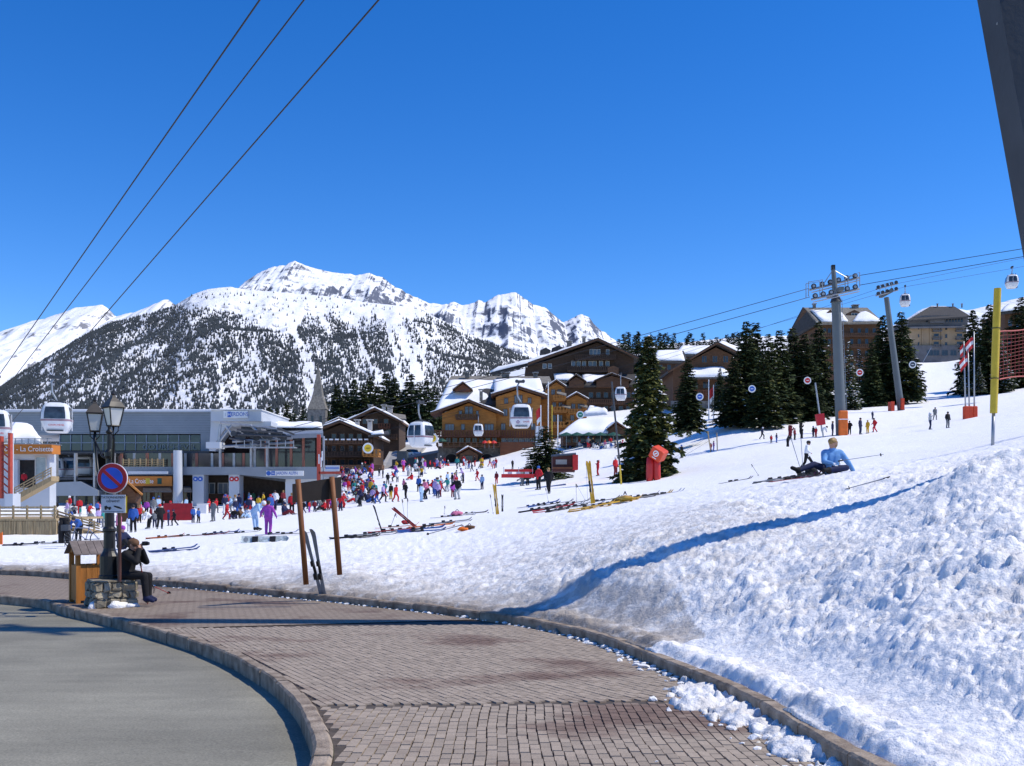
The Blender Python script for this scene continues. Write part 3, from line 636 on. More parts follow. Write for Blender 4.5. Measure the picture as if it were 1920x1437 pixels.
for i, (px, b, t, Y, k, w_, lab) in enumerate([(1824, 735, 580, 190, 'a', 1.0, 'spruce behind the three flagpoles'), (1843, 738, 588, 185, 's', 1.0, 'snowy spruce right of the flagpoles'), (1856, 738, 568, 180, 'c', .95, 'tall spruce just left of the yellow pole'), (1882, 735, 640, 175, 's', 1.2, 'snow laden spruce seen through the red net'), (1914, 735, 556, 190, 'c', 1.0, 'spruce at the right edge behind the red net'), (1836, 735, 680, 150, 's', 1.3, 'low snowy spruce at the foot of the flagpoles'), (1805, 733, 705, 150, 's', 1.5, 'snowy bush sized spruce left of the flagpoles')]):
    tree(k, px, b, t, Y, lab, w_, 'spruces around the flagpoles')
rt = random.Random(8)
# dark wood behind the village chalets
for i, (px, t) in enumerate([(505, 765), (520, 772), (538, 760), (552, 775), (568, 768), (612, 760), (632, 728), (648, 735), (664, 718), (680, 728), (694, 712), (708, 735), (724, 705), (740, 716), (756, 740), (770, 708), (786, 722), (800, 716), (816, 732), (828, 745), (640, 752), (716, 750), (762, 755), (808, 760)]):
    o = tree(rt.choice('abc'), px, 862 if t < 750 else 850, t - 8, 250 + rt.uniform(-12, 25), 'dark spruce in the wood behind the village chalets', rt.uniform(.85, 1.2), 'wood behind the chalets')
# skyline
for i in range(44):
    px = 1166 + i * 5.6 + rt.uniform(-3, 3); t = (632 if px < 1235 else 628) + rt.uniform(-9, 12) + (0 if px < 1240 else 6)
    tree('far', px, 700, t - 4, 330 + rt.uniform(-20, 30), 'small dark spruce on the skyline above the chalet roofs', rt.uniform(.9, 1.3), 'skyline spruces')
for px, b, t, Y in ((1718, 640, 600, 420), (1728, 650, 585, 430), (925, 720, 690, 300), (938, 722, 680, 310), (915, 722, 697, 300), (1160, 690, 635, 330)):
    tree('far', px, b, t, Y, 'lone small spruce behind a hotel roof', 1.2, 'spruces behind roofs')
# ------------------------------------------------------------------ buildings
WOODO = M('timber_honey', (.40, .165, .034), .75, var=.22, scale=1.2, stretch=(1, 1, 6), bump=.3, bscale=12)
WOODR = M('timber_red', (.15, .055, .024), .75, var=.25, scale=1.2, stretch=(1, 1, 6), bump=.3, bscale=12)
WOODD = M('timber_dark', (.062, .036, .022), .8, var=.3, scale=1.2, stretch=(1, 1, 6), bump=.3, bscale=12)
WOODM = M('timber_mid', (.115, .058, .03), .8, var=.3, scale=1.2, stretch=(1, 1, 6), bump=.3, bscale=12)
WOODG = M('timber_weathered', (.36, .27, .15), .85, var=.3, scale=3, stretch=(6, 6, .6), bump=.3, bscale=12)
STONE = M('rubble_stone', (.17, .16, .145), .9, var=.45, scale=1.6, bump=.8, bscale=3)
LAUZE = M('stone_shingle', (.20, .185, .16), .9, var=.35, scale=2.5, bump=.6, bscale=6)
ROOFD = M('roof_dark', (.05, .047, .046), .8, var=.3, scale=2)
RSNOW = M('roof_snow', (.88, .885, .90), .8, var=.03, bump=.4, bscale=3)
GLASS = M('window_glass', (.025, .032, .04), .12, var=.3, scale=.8, spec=.6)
GLASSB = M('window_glass_pale', (.12, .15, .18), .15, var=.4, scale=.8, spec=.6)
FRAMEW = M('window_frame_pale', (.5, .48, .44), .6)
FRAMED = M('window_frame_wood', (.16, .08, .04), .7)
METAL = M('grey_cladding', (.25, .28, .325), .45, metal=.25, var=.08, scale=.6)
METALW = M('white_panel', (.50, .53, .575), .5, var=.06, scale=.5)
METALD = M('dark_steel', (.07, .075, .085), .5, metal=.5, var=.2)
STEEL = M('galvanised_steel', (.34, .36, .39), .45, metal=.55, var=.15, scale=2)
REDP = M('red_paint', (.42, .06, .035), .55, var=.15)
REDF = M('red_fabric', (.55, .028, .03), .7, var=.15)
ORANGE = M('orange_pad', (.78, .16, .02), .6, var=.1)
ORSIGN = M('orange_sign', (.50, .17, .025), .6, var=.08)
WHITE = M('white_paint', (.8, .8, .8), .5, var=.04)
BLUE = M('blue_paint', (.03, .12, .48), .5, var=.08)
BLACK = M('black_paint', (.012, .012, .014), .45, var=.2)
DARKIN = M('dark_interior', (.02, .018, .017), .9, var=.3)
BEIGE = M('beige_render', (.33, .235, .145), .85, var=.1, scale=.4)
GREYW = M('grey_render', (.125, .122, .128), .85, var=.2, scale=.5)
CONC = M('concrete', (.36, .35, .335), .85, var=.15, scale=.7)
GREEN = M('green_fabric', (.012, .075, .055), .7, var=.2)
YELLOW = M('yellow_paint', (.56, .40, .035), .6, var=.12)
NAVY = M('navy_tarp', (.018, .028, .05), .55, var=.35, scale=.8)

def snow_quad(name, quad, th, parent, nx=12, ny=6, seed=0, mat=None, ragged=.0):
    """lumpy snow blanket on a sloping quad (corners a,b,c,d around)"""
    a, b, c, d = [Vector(p) for p in quad]; nrm = (b - a).cross(d - a).normalized()
    if nrm.z < 0: nrm = -nrm
    r = random.Random(seed); top = []
    for j in range(ny + 1):
        for i in range(nx + 1):
            u, v = i / nx, j / ny
            e = ragged * (mnoise.noise(Vector((u * 5 + seed, seed * 1.7, 3))) * .5 + .2) if j == 0 else 0
            v2 = min(1, max(0, v + (e if j == 0 else 0)))
            p = (a * (1 - u) + b * u) * (1 - v2) + (d * (1 - u) + c * u) * v2
            k = th * (.65 + .55 * mnoise.noise(Vector((p.x * .35 + seed, p.y * .35, p.z * .35))))
            if i in (0, nx) or j in (0, ny): k *= .55
            top.append(p + nrm * max(.03, k))
    mb = MB(); n = (nx + 1) * (ny + 1); bot = []
    for j in range(ny + 1):
        for i in range(nx + 1):
            if i in (0, nx) or j in (0, ny): bot.append(((j * (nx + 1) + i)))
    fs = []
    for j in range(ny):
        for i in range(nx):
            o = j * (nx + 1) + i; fs.append((o, o + 1, o + nx + 2, o + nx + 1))
    per = [i for i in range(nx)] + [j * (nx + 1) + nx for j in range(ny)] + [ny * (nx + 1) + i for i in range(nx, 0, -1)] + [j * (nx + 1) for j in range(ny, 0, -1)]
    low = []
    for q in per:
        j, i = divmod(q, nx + 1); u, v = i / nx, j / ny
        low.append((a * (1 - u) + b * u) * (1 - v) + (d * (1 - u) + c * u) * v + nrm * .005)
    vs_ = top + low
    for k in range(len(per)): k2 = (k + 1) % len(per); fs.append((per[k], per[k2], n + k2, n + k))
    mb.add(vs_, fs)
    return mb.build(name, mat or RSNOW, parent, smooth=True)
class Bld:
    def __init__(s, name, label, cat, cx, base, Y, group=None):
        s.Y = Y; s.o = W(cx, base, Y); s.r = thing(name, s.o, 0, label, cat, group); s.base = base
    def P(s, px, py, d=0): return W(px, py, s.Y + d) - s.o
    def _bx(s, px0, px1, py0, py1, d0, d1):
        p = s.P(px0, py1, d0); q = s.P(px1, py0, d0); return p.x, q.x, p.y, p.y + (d1 - d0), p.z, q.z
    def box(s, name, px0, px1, py0, py1, d0, d1, mat, parent=None):
        return MB().bb(*s._bx(px0, px1, py0, py1, d0, d1)).build(name, mat, parent or s.r)
    def boxes(s, name, lst, mat, parent=None):
        mb = MB()
        for b in lst: mb.bb(*s._bx(*b))
        return mb.build(name, mat, parent or s.r)
    def poly(s, name, pts, d0, d1, mat, parent=None):
        q = [s.P(x, y, d0) for x, y in pts]
        return MB().prism([(p.x, p.z) for p in q], q[0].y, q[0].y + d1 - d0).build(name, mat, parent or s.r)
    def slab(s, name, pts, th, mat, parent=None):
        q = [s.P(*p) for p in pts]; nrm = (q[1] - q[0]).cross(q[3 if len(q) > 3 else 2] - q[0]).normalized()
        if nrm.z < 0: nrm = -nrm
        n = len(q); vs_ = [p for p in q] + [p - nrm * th for p in q]
        return MB().add(vs_, [tuple(range(n)), tuple(range(2 * n - 1, n - 1, -1))] + [(i, i + n, (i + 1) % n + n, (i + 1) % n) for i in range(n)]).build(name, mat, parent or s.r)
    def snow(s, pts, th=.5, parent=None, seed=0, nx=12, ny=6, ragged=0):
        return snow_quad('roof_snow', [s.P(*p) for p in pts], th, parent or s.r, nx, ny, seed, ragged=ragged)
    def win(s, px0, px1, py0, py1, d=0, frame=None, glass=None, bars=1):
        x0, x1, y, _, z0, z1 = s._bx(px0, px1, py0, py1, d, d + .1); f = .09 if x1 - x0 < 1.6 else .12
        mb = MB(); y0, y1 = y - .08, y + .05
        mb.bb(x0 - f, x0, y0, y1, z0 - f, z1 + f).bb(x1, x1 + f, y0, y1, z0 - f, z1 + f).bb(x0, x1, y0, y1, z1, z1 + f).bb(x0, x1, y0 - .06, y1, z0 - f, z0)
        for k in range(1, bars + 1):
            xm = x0 + (x1 - x0) * k / (bars + 1); mb.bb(xm - .04, xm + .04, y0 + .02, y1, z0, z1)
        w_ = mb.build('window', frame or FRAMED, s.r)
        MB().bb(x0, x1, y - .02, y + .03, z0, z1).build('pane', glass or GLASS, w_)
        return w_
    def balcony(s, px0, px1, py0, py1, d=0, out=1.2, mat=None, step=.45):
        """balustrade between py0 (rail) and py1 (floor), standing out from wall depth d"""
        x0, x1, y, _, z0, z1 = s._bx(px0, px1, py0, py1, d, d + .1); mat = mat or WOODR; mb = MB()
        mb.bb(x0, x1, y - out, y + .02, z0 - .18, z0).bb(x0, x1, y - out - .05, y - out + .07, z1 - .1, z1).bb(x0, x1, y - out - .02, y - out + .03, z0 + .12, z0 + .24)
        n = max(2, int((x1 - x0) / step))
        for k in range(n + 1):
            x = x0 + (x1 - x0) * k / n; mb.bb(x - .13, x + .13, y - out - .01, y - out + .04, z0, z1 - .05)
        for x in (x0 + .05, x1 - .05): mb.bb(x - .05, x + .05, y - out + .06, y, z1 - .1, z1).bb(x - .04, x + .04, y - out + .06, y, z0 + .1, z0 + .5)
        return mb.build('balcony', mat, s.r)
    def gable(s, L, pk, Rr, d0, d1, over=.9, th=.35, mat=None, snow=0, seed=0, fascia=None):
        """pitched roof seen end-on: eave-left, peak, eave-right pixels at depth d0, running back to d1"""
        l, p, r = s.P(*L, d0), s.P(*pk, d0), s.P(*Rr, d0); yb = l.y + d1 - d0; yf = l.y - over
        for k, (e, sg) in enumerate(((l, -1), (r, 1))):
            dv = (e - p); e2 = p + dv * 1.07
            poly = [(p.x, p.z), (e2.x, e2.z), (e2.x, e2.z + th), (p.x, p.z + th)]
            o = MB().prism(poly, yf, yb).build('roof', mat or ROOFD, s.r)
            if fascia: MB().prism([(p.x, p.z - .08), (e2.x, e2.z - .08), (e2.x, e2.z + th * .6), (p.x, p.z + th * .6)], yf - .1, yf - .005).build('fascia', fascia, o)
            if snow:
                z = th + .01; snow_quad('roof_snow', [(p.x, yf, p.z + z), (e2.x, yf, e2.z + z), (e2.x, yb, e2.z + z), (p.x, yb, p.z + z)], snow, o, 8, 8, seed + k)
    def chimney(s, px0, px1, py0, py1, d, mat=None):
        x0, x1, y, _, z0, z1 = s._bx(px0, px1, py0, py1, d, d + .1); w_ = x1 - x0
        mb = MB(); mb.bb(x0, x1, y, y + w_, z0, z1 - .25); o = mb.build('chimney', mat or STONE, s.r)
        MB().bb(x0 - .2, x1 + .2, y - .2, y + w_ + .2, z1 - .05, z1 + .12).bb(x0 - .02, x0 + .12, y, y + w_, z1 - .25, z1 - .05).bb(x1 - .12, x1 + .02, y, y + w_, z1 - .25, z1 - .05).build('chimney_cap', CONC, o)

# --- main hotel on the snow front
h = Bld('alpine_hotel', 'honey coloured timber hotel with two snowy gables behind the hanging cabins', 'hotel', 930, 870, 172)
h.poly('stone_base', [(821, 838), (821, 872), (1010, 872), (1010, 838)], 0, 14, STONE)
h.poly('wall', [(829, 838), (829, 776), (879, 756), (930, 776), (930, 838)], .3, 13, WOODO)
h.poly('wing_wall', [(930, 838), (930, 745), (971, 731), (1014, 745), (1014, 838)], 1.2, 13, WOODO)
h.gable((813, 777), (879, 754), (940, 778), .3, 8, 1.3, .35, WOODR, .45, 3, WOODM)
h.gable((924, 743), (971, 729), (1022, 745), 1.2, 8, 1.2, .35, WOODR, .45, 7, WOODM)
h.slab('main_roof', [(815, 774, 3), (1024, 744, 3), (1012, 713, 12), (843, 716, 12)], .4, ROOFD)
h.snow([(815, 773.5, 3), (930, 773, 3), (930, 714, 12), (843, 715, 12)], .7, seed=2, nx=16, ny=10, ragged=.1)
h.snow([(926, 743, 3.2), (1022, 744, 3.2), (1012, 712, 12), (926, 713, 12)], .7, seed=5, nx=14, ny=8, ragged=.1)
h.slab('shingle_roof', [(838, 717, 13), (1036, 719, 13), (1030, 706, 19), (846, 705, 19)], .35, LAUZE)
for (a, b) in ((872, 880), (941, 955), (1000, 1008)): h.chimney(a, b, 697 if a < 900 else 699, 708, 16)
h.poly('dormer', [(853, 734), (853, 731), (868, 720), (882, 731), (882, 734)], 6.2, 10, WOODR)
h.gable((850, 732), (868, 718), (885, 732), 6.2, 10, .5, .2, WOODM, .3, 9)
h.chimney(899, 905, 731, 752, 4.0, LAUZE)
for wv in ((835, 851, 796, 807, 2), (865, 871, 796, 806, 0), (909, 925, 796, 807, 2), (872, 878, 763, 776, 0), (880, 886, 763, 776, 0), (861, 866, 771, 778, 0), (893, 897, 771, 778, 0)):
    h.win(*wv[:4], .3, FRAMED, GLASSB, wv[4])
for wv in ((940, 947, 795, 806), (996, 1003, 795, 806), (946, 952, 747, 757), (965, 971, 742, 756), (973, 979, 742, 756), (990, 996, 747, 757), (944, 951, 768, 780), (962, 970, 768, 780), (990, 997, 768, 780)): h.win(*wv, 1.2, FRAMED, GLASSB)
h.balcony(856, 897, 778, 786, .3, 1.3, WOODM); h.balcony(815, 936, 808, 819, .3, 1.6, WOODR); h.balcony(937, 1012, 808, 820, 1.2, 1.2, WOODR)
for k in range(9): h.win(824 + k * 12.4, 832 + k * 12.4, 821, 831, 0, FRAMED, GLASS)
for k in range(6): h.win(941 + k * 11, 949 + k * 11, 822, 830, .9, FRAMEW, GLASSB)
h.balcony(821, 937, 831, 838, -.1, 2.4, WOODM, .9)
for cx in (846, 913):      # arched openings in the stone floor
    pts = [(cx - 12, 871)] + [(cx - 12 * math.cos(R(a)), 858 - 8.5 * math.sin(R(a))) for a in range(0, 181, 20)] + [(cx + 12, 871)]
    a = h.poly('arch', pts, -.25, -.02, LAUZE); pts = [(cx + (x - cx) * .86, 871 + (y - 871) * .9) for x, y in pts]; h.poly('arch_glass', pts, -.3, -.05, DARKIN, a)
h.poly('porch_wall', [(862, 871), (862, 852), (879, 843), (896, 852), (896, 871)], -2.6, -.1, WOODM); h.gable((857, 852), (879, 840), (902, 852), -2.6, -.1, .7, .2, WOODR, .3, 4)
h.box('door', 872, 886, 855, 871, -2.75, -2.62, GLASS)
h.poly('stair_wall', [(938, 871), (938, 829), (1008, 829), (1008, 832), (958, 868)], -1.5, .8, WOODR); h.poly('stair_base', [(938, 872), (938, 869), (958, 869), (1010, 834), (1010, 872)], -1.8, .8, STONE)
h.poly('tower_wall', [(1012, 830), (1012, 750), (1028, 727), (1043, 717), (1058, 727), (1062, 750), (1062, 830)], 4, 14, WOODO); h.gable((1026, 727), (1043, 715), (1060, 727), 4, 12, .8, .25, WOODM, .25, 11)
h.poly('bay_wall', [(1062, 830), (1062, 750), (1081, 741), (1100, 751), (1100, 830)], 3, 14, WOODO); h.gable((1062, 750), (1081, 739), (1102, 751), 3, 12, .9, .25, WOODM, .3, 12)
for (a, b, c, e) in ((1038, 1059, 742, 751), (1038, 1062, 764, 773), (1028, 1062, 792, 801), (1066, 1098, 768, 776), (1062, 1098, 790, 799), (1062, 1098, 810, 817)): h.balcony(a, b, c, e, 3, 1.2, WOODO)
for (a, b, c, e) in ((1034, 1040, 731, 740), (1046, 1052, 731, 740), (1036, 1042, 755, 763), (1048, 1054, 755, 763), (1036, 1042, 779, 791), (1048, 1054, 779, 791), (1072, 1078, 758, 767), (1084, 1090, 758, 767), (1070, 1076, 779, 789), (1084, 1090, 779, 789), (1070, 1076, 801, 810), (1084, 1090, 801, 810)): h.win(a, b, c, e, 3 if a > 1060 else 4, FRAMED, GLASSB)
for (a, b, y) in ((1044, 1062, 733), (1052, 1070, 757), (1086, 1102, 756)): h.slab('awning_roof', [(a, y, 3.9), (b, y + 5, 2.0), (b, y + 9, .8), (a, y + 4, 2.2)], .15, LAUZE)

# --- big dark chalet above
d = Bld('chalet_hotel', 'large dark brown chalet with a wide gable above the honey hotel', 'chalet', 1100, 800, 222)
d.poly('wall', [(985, 800), (985, 690), (1062, 664), (1120, 643), (1188, 672), (1188, 800)], 0, 16, WOODD)
d.gable((998, 683), (1120, 640), (1192, 674), 0, 16, 1.8, .5, ROOFD, 0, 1, WOODM)
d.slab('side_roof', [(918, 700, 4), (1060, 664, 4), (1075, 652, 12), (960, 690, 12)], .5, ROOFD)
d.snow([(918, 699, 4), (1058, 663.5, 4), (1068, 655, 10), (950, 689, 10)], .9, seed=4, nx=18, ny=6, ragged=.2)
d.snow([(1032, 668.5, 0), (1096, 648, 0), (1104, 643, 8), (1045, 660, 8)], .6, seed=6, nx=10, ny=4)
for (a, b, y) in ((1016, 1030, 652), (1038, 1056, 648)): d.poly('dormer', [(a, y + 16), (a - 3, y + 5), ((a + b) / 2, y), (b + 3, y + 5), (b, y + 16)], 8, 14, ROOFD)
for (a, b, y) in ((1092, 1098, 632), (1063, 1072, 640)): d.chimney(a, b, y, y + 14, 8)
d.poly('lower_wall', [(1060, 800), (1060, 722), (1190, 722), (1190, 800)], -7, 0, WOODD)
d.slab('lower_roof', [(1050, 724, -8.5), (1194, 722, -8.5), (1190, 702, 0), (1046, 700, 0)], .4, ROOFD)
d.snow([(1040, 712, -4), (1074, 714, -6), (1076, 702, 0), (1038, 701, 0)], .5, seed=8, nx=8, ny=5); d.snow([(1092, 717, -6.5), (1130, 717, -6.5), (1140, 703, -.2), (1092, 703, -.2)], .5, seed=9, nx=8, ny=5)
for (a, m_, b, y) in ((1064, 1080, 1098, 704), (1116, 1146, 1182, 702)):
    d.poly('dormer', [(a + 3, 726), (a + 3, y + 12), (m_, y + 3), (b - 3, y + 12), (b - 3, 726)], -9, -2, WOODM); d.gable((a, y + 13), (m_, y), (b, y + 13), -9, -2, .8, .25, WOODD, .12, 13)
for (a, b, c, e) in ((1078, 1152, 667, 675), (1064, 1150, 688, 698)): d.balcony(a, b, c, e, 0, 1.6, WOODD)
for a in (1106, 1113, 1120, 1137): d.win(a, a + 5, 656, 666, 0, FRAMEW, GLASSB, 0)
for a in (1072, 1082, 1092, 1104, 1112, 1124, 1136): d.win(a, a + 6, 678, 687, 0, FRAMEW, GLASSB, 0)
for a in (1018, 1028): d.win(a, a + 6, 683, 691, 0, FRAMEW, GLASSB, 0)
for y in (736, 762, 780):
    for a in (1104, 1118, 1132, 1146, 1160, 1174): d.win(a, a + 8, y, y + 10, -7, FRAMED, GLASS, 0)
d.balcony(1098, 1190, 750, 758, -7, 1.4, WOODM); d.balcony(1098, 1190, 776, 783, -7, 1.4, WOODR)
d.poly('roof_gable', [(1140, 690), (1150, 686), (1160, 690), (1160, 725), (1140, 725)], -1.8, -.1, WOODM)
# --- restaurant with a low snow roof
q = Bld('restaurant', 'low terrace restaurant under a deep snow roof behind the pine', 'restaurant', 1120, 832, 150)
q.poly('wall', [(1056, 836), (1056, 812), (1186, 812), (1186, 836)], 0, 8, WOODM)
q.slab('roof', [(1048, 816, -1.5), (1190, 813, -1.5), (1182, 786, 6), (1085, 792, 6)], .25, ROOFD)
q.snow([(1048, 815, -1.5), (1190, 812, -1.5), (1182, 784, 6), (1085, 790, 6)], .8, seed=3, nx=18, ny=8, ragged=.1)
q.poly('gable_wall', [(1141, 814), (1141, 806), (1155, 795), (1172, 806), (1172, 814)], -1.9, 2, WOODM); q.gable((1139, 806), (1155, 793), (1176, 807), -1.9, 2, .4, .2, WOODR, .35, 15)
for k in range(9): q.win(1060 + k * 14, 1070 + k * 14, 818, 830, 0, FRAMED, GLASS, 0)
snow_quad('roof_snow', [q.P(1094, 782, 9), q.P(1140, 778, 9), q.P(1135, 770, 13), q.P(1105, 772, 13)], 1.4, q.r, 10, 6, 21)
# --- chalet behind the spruces
g = Bld('timber_chalet', 'brown chalet with red flags in front, half hidden by spruces', 'chalet', 1330, 770, 192)
g.poly('wall', [(1262, 775), (1262, 694), (1342, 652), (1425, 690), (1425, 775)], 0, 14, WOODM); g.gable((1256, 698), (1342, 647), (1430, 690), 0, 14, 1.5, .45, ROOFD, 0, 2, WOODM)
g.snow([(1346, 645, 1), (1388, 663, 1), (1392, 656, 8), (1352, 640, 8)], .5, seed=3, nx=8, ny=4)
g.slab('porch_roof', [(1284, 709, -4), (1372, 708, -4), (1360, 691, 0), (1296, 691, 0)], .3, ROOFD); g.snow([(1286, 708, -4), (1371, 707, -4), (1356, 690, 0), (1298, 690, 0)], .6, seed=5, nx=10, ny=5)
for a in (1316, 1336, 1356): g.win(a, a + 9, 668, 680, 0, FRAMED, GLASS)
for a in (1296, 1318, 1340): g.win(a, a + 12, 716, 728, 0, FRAMED, GLASS)
g.balcony(1270, 1372, 733, 742, 0, 1.5, WOODR); g.boxes('stone_base', [(1258, 1428, 752, 776, -.4, 0)], STONE)
for i, (a, b, y0, y1, Y, lab) in enumerate(((1225, 1282, 658, 676, 235, 'small dark chalet roof with a snow patch behind the olive spruce'), (1270, 1335, 650, 664, 250, 'far low chalet with long snow roof under the skyline trees'))):
    k = Bld('small_chalet', lab, 'chalet', (a + b) / 2, 700, Y); k.poly('wall', [(a + 4, 705), (a + 4, y1), (b - 4, y1), (b - 4, 705)], 0, 8, WOODD)
    k.slab('roof', [(a - 6, y1 + 2, -1), (b + 8, y1 + 4, -1), (b, y0, 6), (a, y0, 6)], .4, ROOFD); k.snow([(a - 2, y1, -.6), (b + 2, y1 + 1, -.6), (b - 4, y0, 6), (a + 8, y0, 6)], .6, seed=i, nx=10, ny=5)
    for x in (a + 10, a + 26, a + 42): k.win(x, x + 7, y1 + 8, y1 + 18, 0, FRAMED, GLASS, 0)
# --- red timber hotel above the spruces
t_ = Bld('timber_hotel', 'red brown timber hotel with hipped snowy roof behind the pylon', 'hotel', 1570, 710, 245)
t_.poly('wall', [(1538, 720), (1538, 604), (1650, 604), (1650, 720)], 0, 14, WOODM)
q0 = [t_.P(1482, 720, 10), t_.P(1538, 720, 0), t_.P(1538, 604, 0), t_.P(1506, 579, 6), t_.P(1480, 632, 11)]
MB().add([*q0, *[p + Vector((3, 5, 0)) for p in q0]], [(0, 1, 2, 3, 4), (9, 8, 7, 6, 5), (0, 5, 6, 1), (1, 6, 7, 2), (2, 7, 8, 3), (3, 8, 9, 4), (4, 9, 5, 0)]).build('gable_wall', WOODM, t_.r)
t_.slab('roof', [(1534, 606, -1.5), (1656, 604, -1.5), (1626, 577, 7), (1505, 577, 7)], .5, LAUZE); t_.slab('verge', [(1535, 606, -1.5), (1505, 576, 7), (1474, 634, 12), (1480, 640, 11)], .4, ROOFD)
t_.snow([(1541, 603.5, -1.2), (1590, 603, -1.2), (1574, 584, 4.6), (1520, 583, 5)], .7, seed=2, nx=10, ny=6, ragged=.2); t_.snow([(1599, 603, -1.2), (1652, 602.5, -1.2), (1622, 585, 4.4), (1610, 588, 3.5)], .7, seed=4, nx=8, ny=6, ragged=.2)
for (a, b) in ((1548, 1566), (1588, 1616)): t_.poly('dormer', [(a, 596), (a, 588), ((a + b) / 2, 581), (b, 588), (b, 596)], 2.6, 7, WOODM); t_.win((a + b) / 2 - 5, (a + b) / 2 + 5, 588, 594, 2.6, FRAMEW, GLASS)
t_.chimney(1525, 1530, 570, 580, 6.5); t_.chimney(1600, 1610, 572, 580, 6.5)
for y in (616, 636, 658, 680):
    for x in (1543, 1552, 1594, 1608, 1622, 1636): t_.win(x, x + 6, y, y + 9, 0, FRAMED, GLASS, 0)
for y in (626, 647, 669): t_.balcony(1540, 1649, y, y + 6, 0, 1.3, WOODM)
# --- beige hotel
b_ = Bld('beige_hotel', 'beige rendered hotel with grey mansard roof at the top of the piste', 'hotel', 1762, 680, 385)
b_.poly('wall', [(1704, 650), (1704, 610), (1812, 610), (1812, 650)], 0, 24, BEIGE); b_.poly('stone_base', [(1700, 690), (1700, 648), (1816, 648), (1816, 690)], -1.2, 24, GREYW)
b_.poly('mansard', [(1702, 611), (1706, 598), (1726, 592), (1816, 591), (1814, 611)], -.8, 24, GREYW)
b_.slab('roof', [(1700, 601, -3), (1820, 593, -3), (1790, 575, 10), (1744, 575, 10)], .6, ROOFD); b_.slab('side_roof', [(1697, 606, 4), (1712, 599, -3), (1744, 575, 10), (1738, 580, 14)], .5, ROOFD)
b_.slab('eave', [(1702, 613, -2.4), (1818, 611, -2.4), (1818, 609, 0), (1702, 611, 0)], .7, GREYW)
for k in range(6): b_.win(1773.5 + k * 5.6, 1777 + k * 5.6, 597, 604, -.8, GREYW, GLASS, 0)
b_.win(1735.5, 1740, 597, 605, -.8, GREYW, GLASS, 0); b_.poly('loggia', [(1744, 606), (1744, 600), (1755, 595), (1766, 595), (1771, 600), (1771, 606)], -1.6, -.8, GREYW)
for y in (612, 627, 642):
    b_.win(1721, 1723.5, y, y + 6, 0, BEIGE, GLASS, 0); b_.win(1772, 1776, y, y + 7, 0, BEIGE, GLASS, 0)
    for (a, b) in ((1748, 1763), (1791, 1807)): b_.win(a + 3, b - 3, y - 1, y + 4, 0, BEIGE, GLASS, 0); b_.balcony(a, b, y + 5, y + 10, 0, 1.6, GREYW, .8)
for (a, b) in ((1729, 1731), (1744, 1746.5), (1765, 1767)): b_.box('pilaster', a, b, 610, 649, -.4, 0, BEIGE)
for x in (1738, 1750, 1766, 1782): b_.win(x, x + 11, 657, 667, -1.2, GREYW, GLASS, 1)
for x in (1757, 1786, 1803): b_.chimney(x, x + 2, 570, 577, 9)
# --- cabin at the right edge
k = Bld('mountain_cabin', 'dark brown cabin behind the red safety net', 'cabin', 1905, 735, 205)
k.poly('wall', [(1884, 735), (1884, 585), (1960, 575), (1960, 735)], 0, 10, WOODM); k.slab('roof', [(1876, 586, -2), (1970, 574, -2), (1970, 560, 6), (1890, 572, 6)], .5, ROOFD); k.snow([(1876, 585, -2), (1970, 573, -2), (1970, 559, 6), (1890, 571, 6)], .5, seed=3)
for y in (600, 640, 690):
    for x in (1890, 1904): k.win(x, x + 8, y, y + 12, 0, FRAMED, GLASS, 0)
k.balcony(1882, 1930, 660, 672, 0, 1.5, WOODO); k.balcony(1882, 1930, 712, 722, 0, 1.5, WOODO)
# --- village chalets on the left of the hotel
v = Bld('chalet_bar', 'dark chalet with white flower boxes and a balcony beside the crowd', 'chalet', 650, 885, 152)
v.poly('wall', [(600, 890), (600, 812), (640, 796), (700, 820), (700, 890)], 0, 12, WOODD); v.gable((598, 809), (640, 793), (708, 822), 0, 12, 1.5, .3, WOODD, .45, 3, WOODM)
for (y, m_) in ((824, WOODM), (848, WOODD)): v.balcony(602, 698, y, y + 8, 0, 1.3, m_)
for y in (814, 836, 862):
    for x in (606, 622, 638, 654, 670, 684):
        if not (y == 814 and (x < 615 or x > 672)): v.win(x, x + 8, y, y + 10, 0, FRAMED, GLASS, 0)
for i in range(8): v.box('flower_box', 606 + i * 11, 613 + i * 11, 823, 825.5, -1.6, -1.3, WHITE)
for (a, b) in ((666, 673), (689, 697)): v.chimney(a, b, 788, 806, 4, CONC)
v.balcony(686, 714, 844, 856, .5, 3.0, WOODO); v.slab('porch_roof', [(690, 818, -3), (730, 814, -3), (728, 808, 2), (692, 812, 2)], .2, ROOFD); v.snow([(696, 816, -2.6), (720, 814, -2.6), (718, 808, 1.5), (697, 811, 1.5)], .5, seed=6, nx=6, ny=4)
v.box('terrace', 604, 716, 872, 884, -3.2, -.2, WOODM)
c = Bld('village_chalet', 'dark chalet with stone chimneys higher up behind the flower box chalet', 'chalet', 705, 840, 192)
c.poly('wall', [(655, 860), (655, 796), (704, 772), (748, 792), (748, 860)], 0, 12, WOODD); c.gable((648, 795), (704, 769), (752, 793), 0, 12, 1.5, .35, WOODM, .55, 5, WOODM)
for (a, b, y) in ((691, 697, 760), (716, 723, 760), (726, 735, 762)): c.chimney(a, b, y, 774, 5, CONC)
c.slab('side_roof', [(738, 784, -1), (762, 786, -1), (760, 778, 4), (736, 775, 4)], .3, LAUZE)
for x in (680, 700, 720): c.win(x, x + 8, 786, 795, 0, FRAMED, GLASS, 0)
c.balcony(712, 732, 795, 803, 0, 1.3, WOODR); c.balcony(660, 745, 815, 823, 0, 1.3, WOODM)
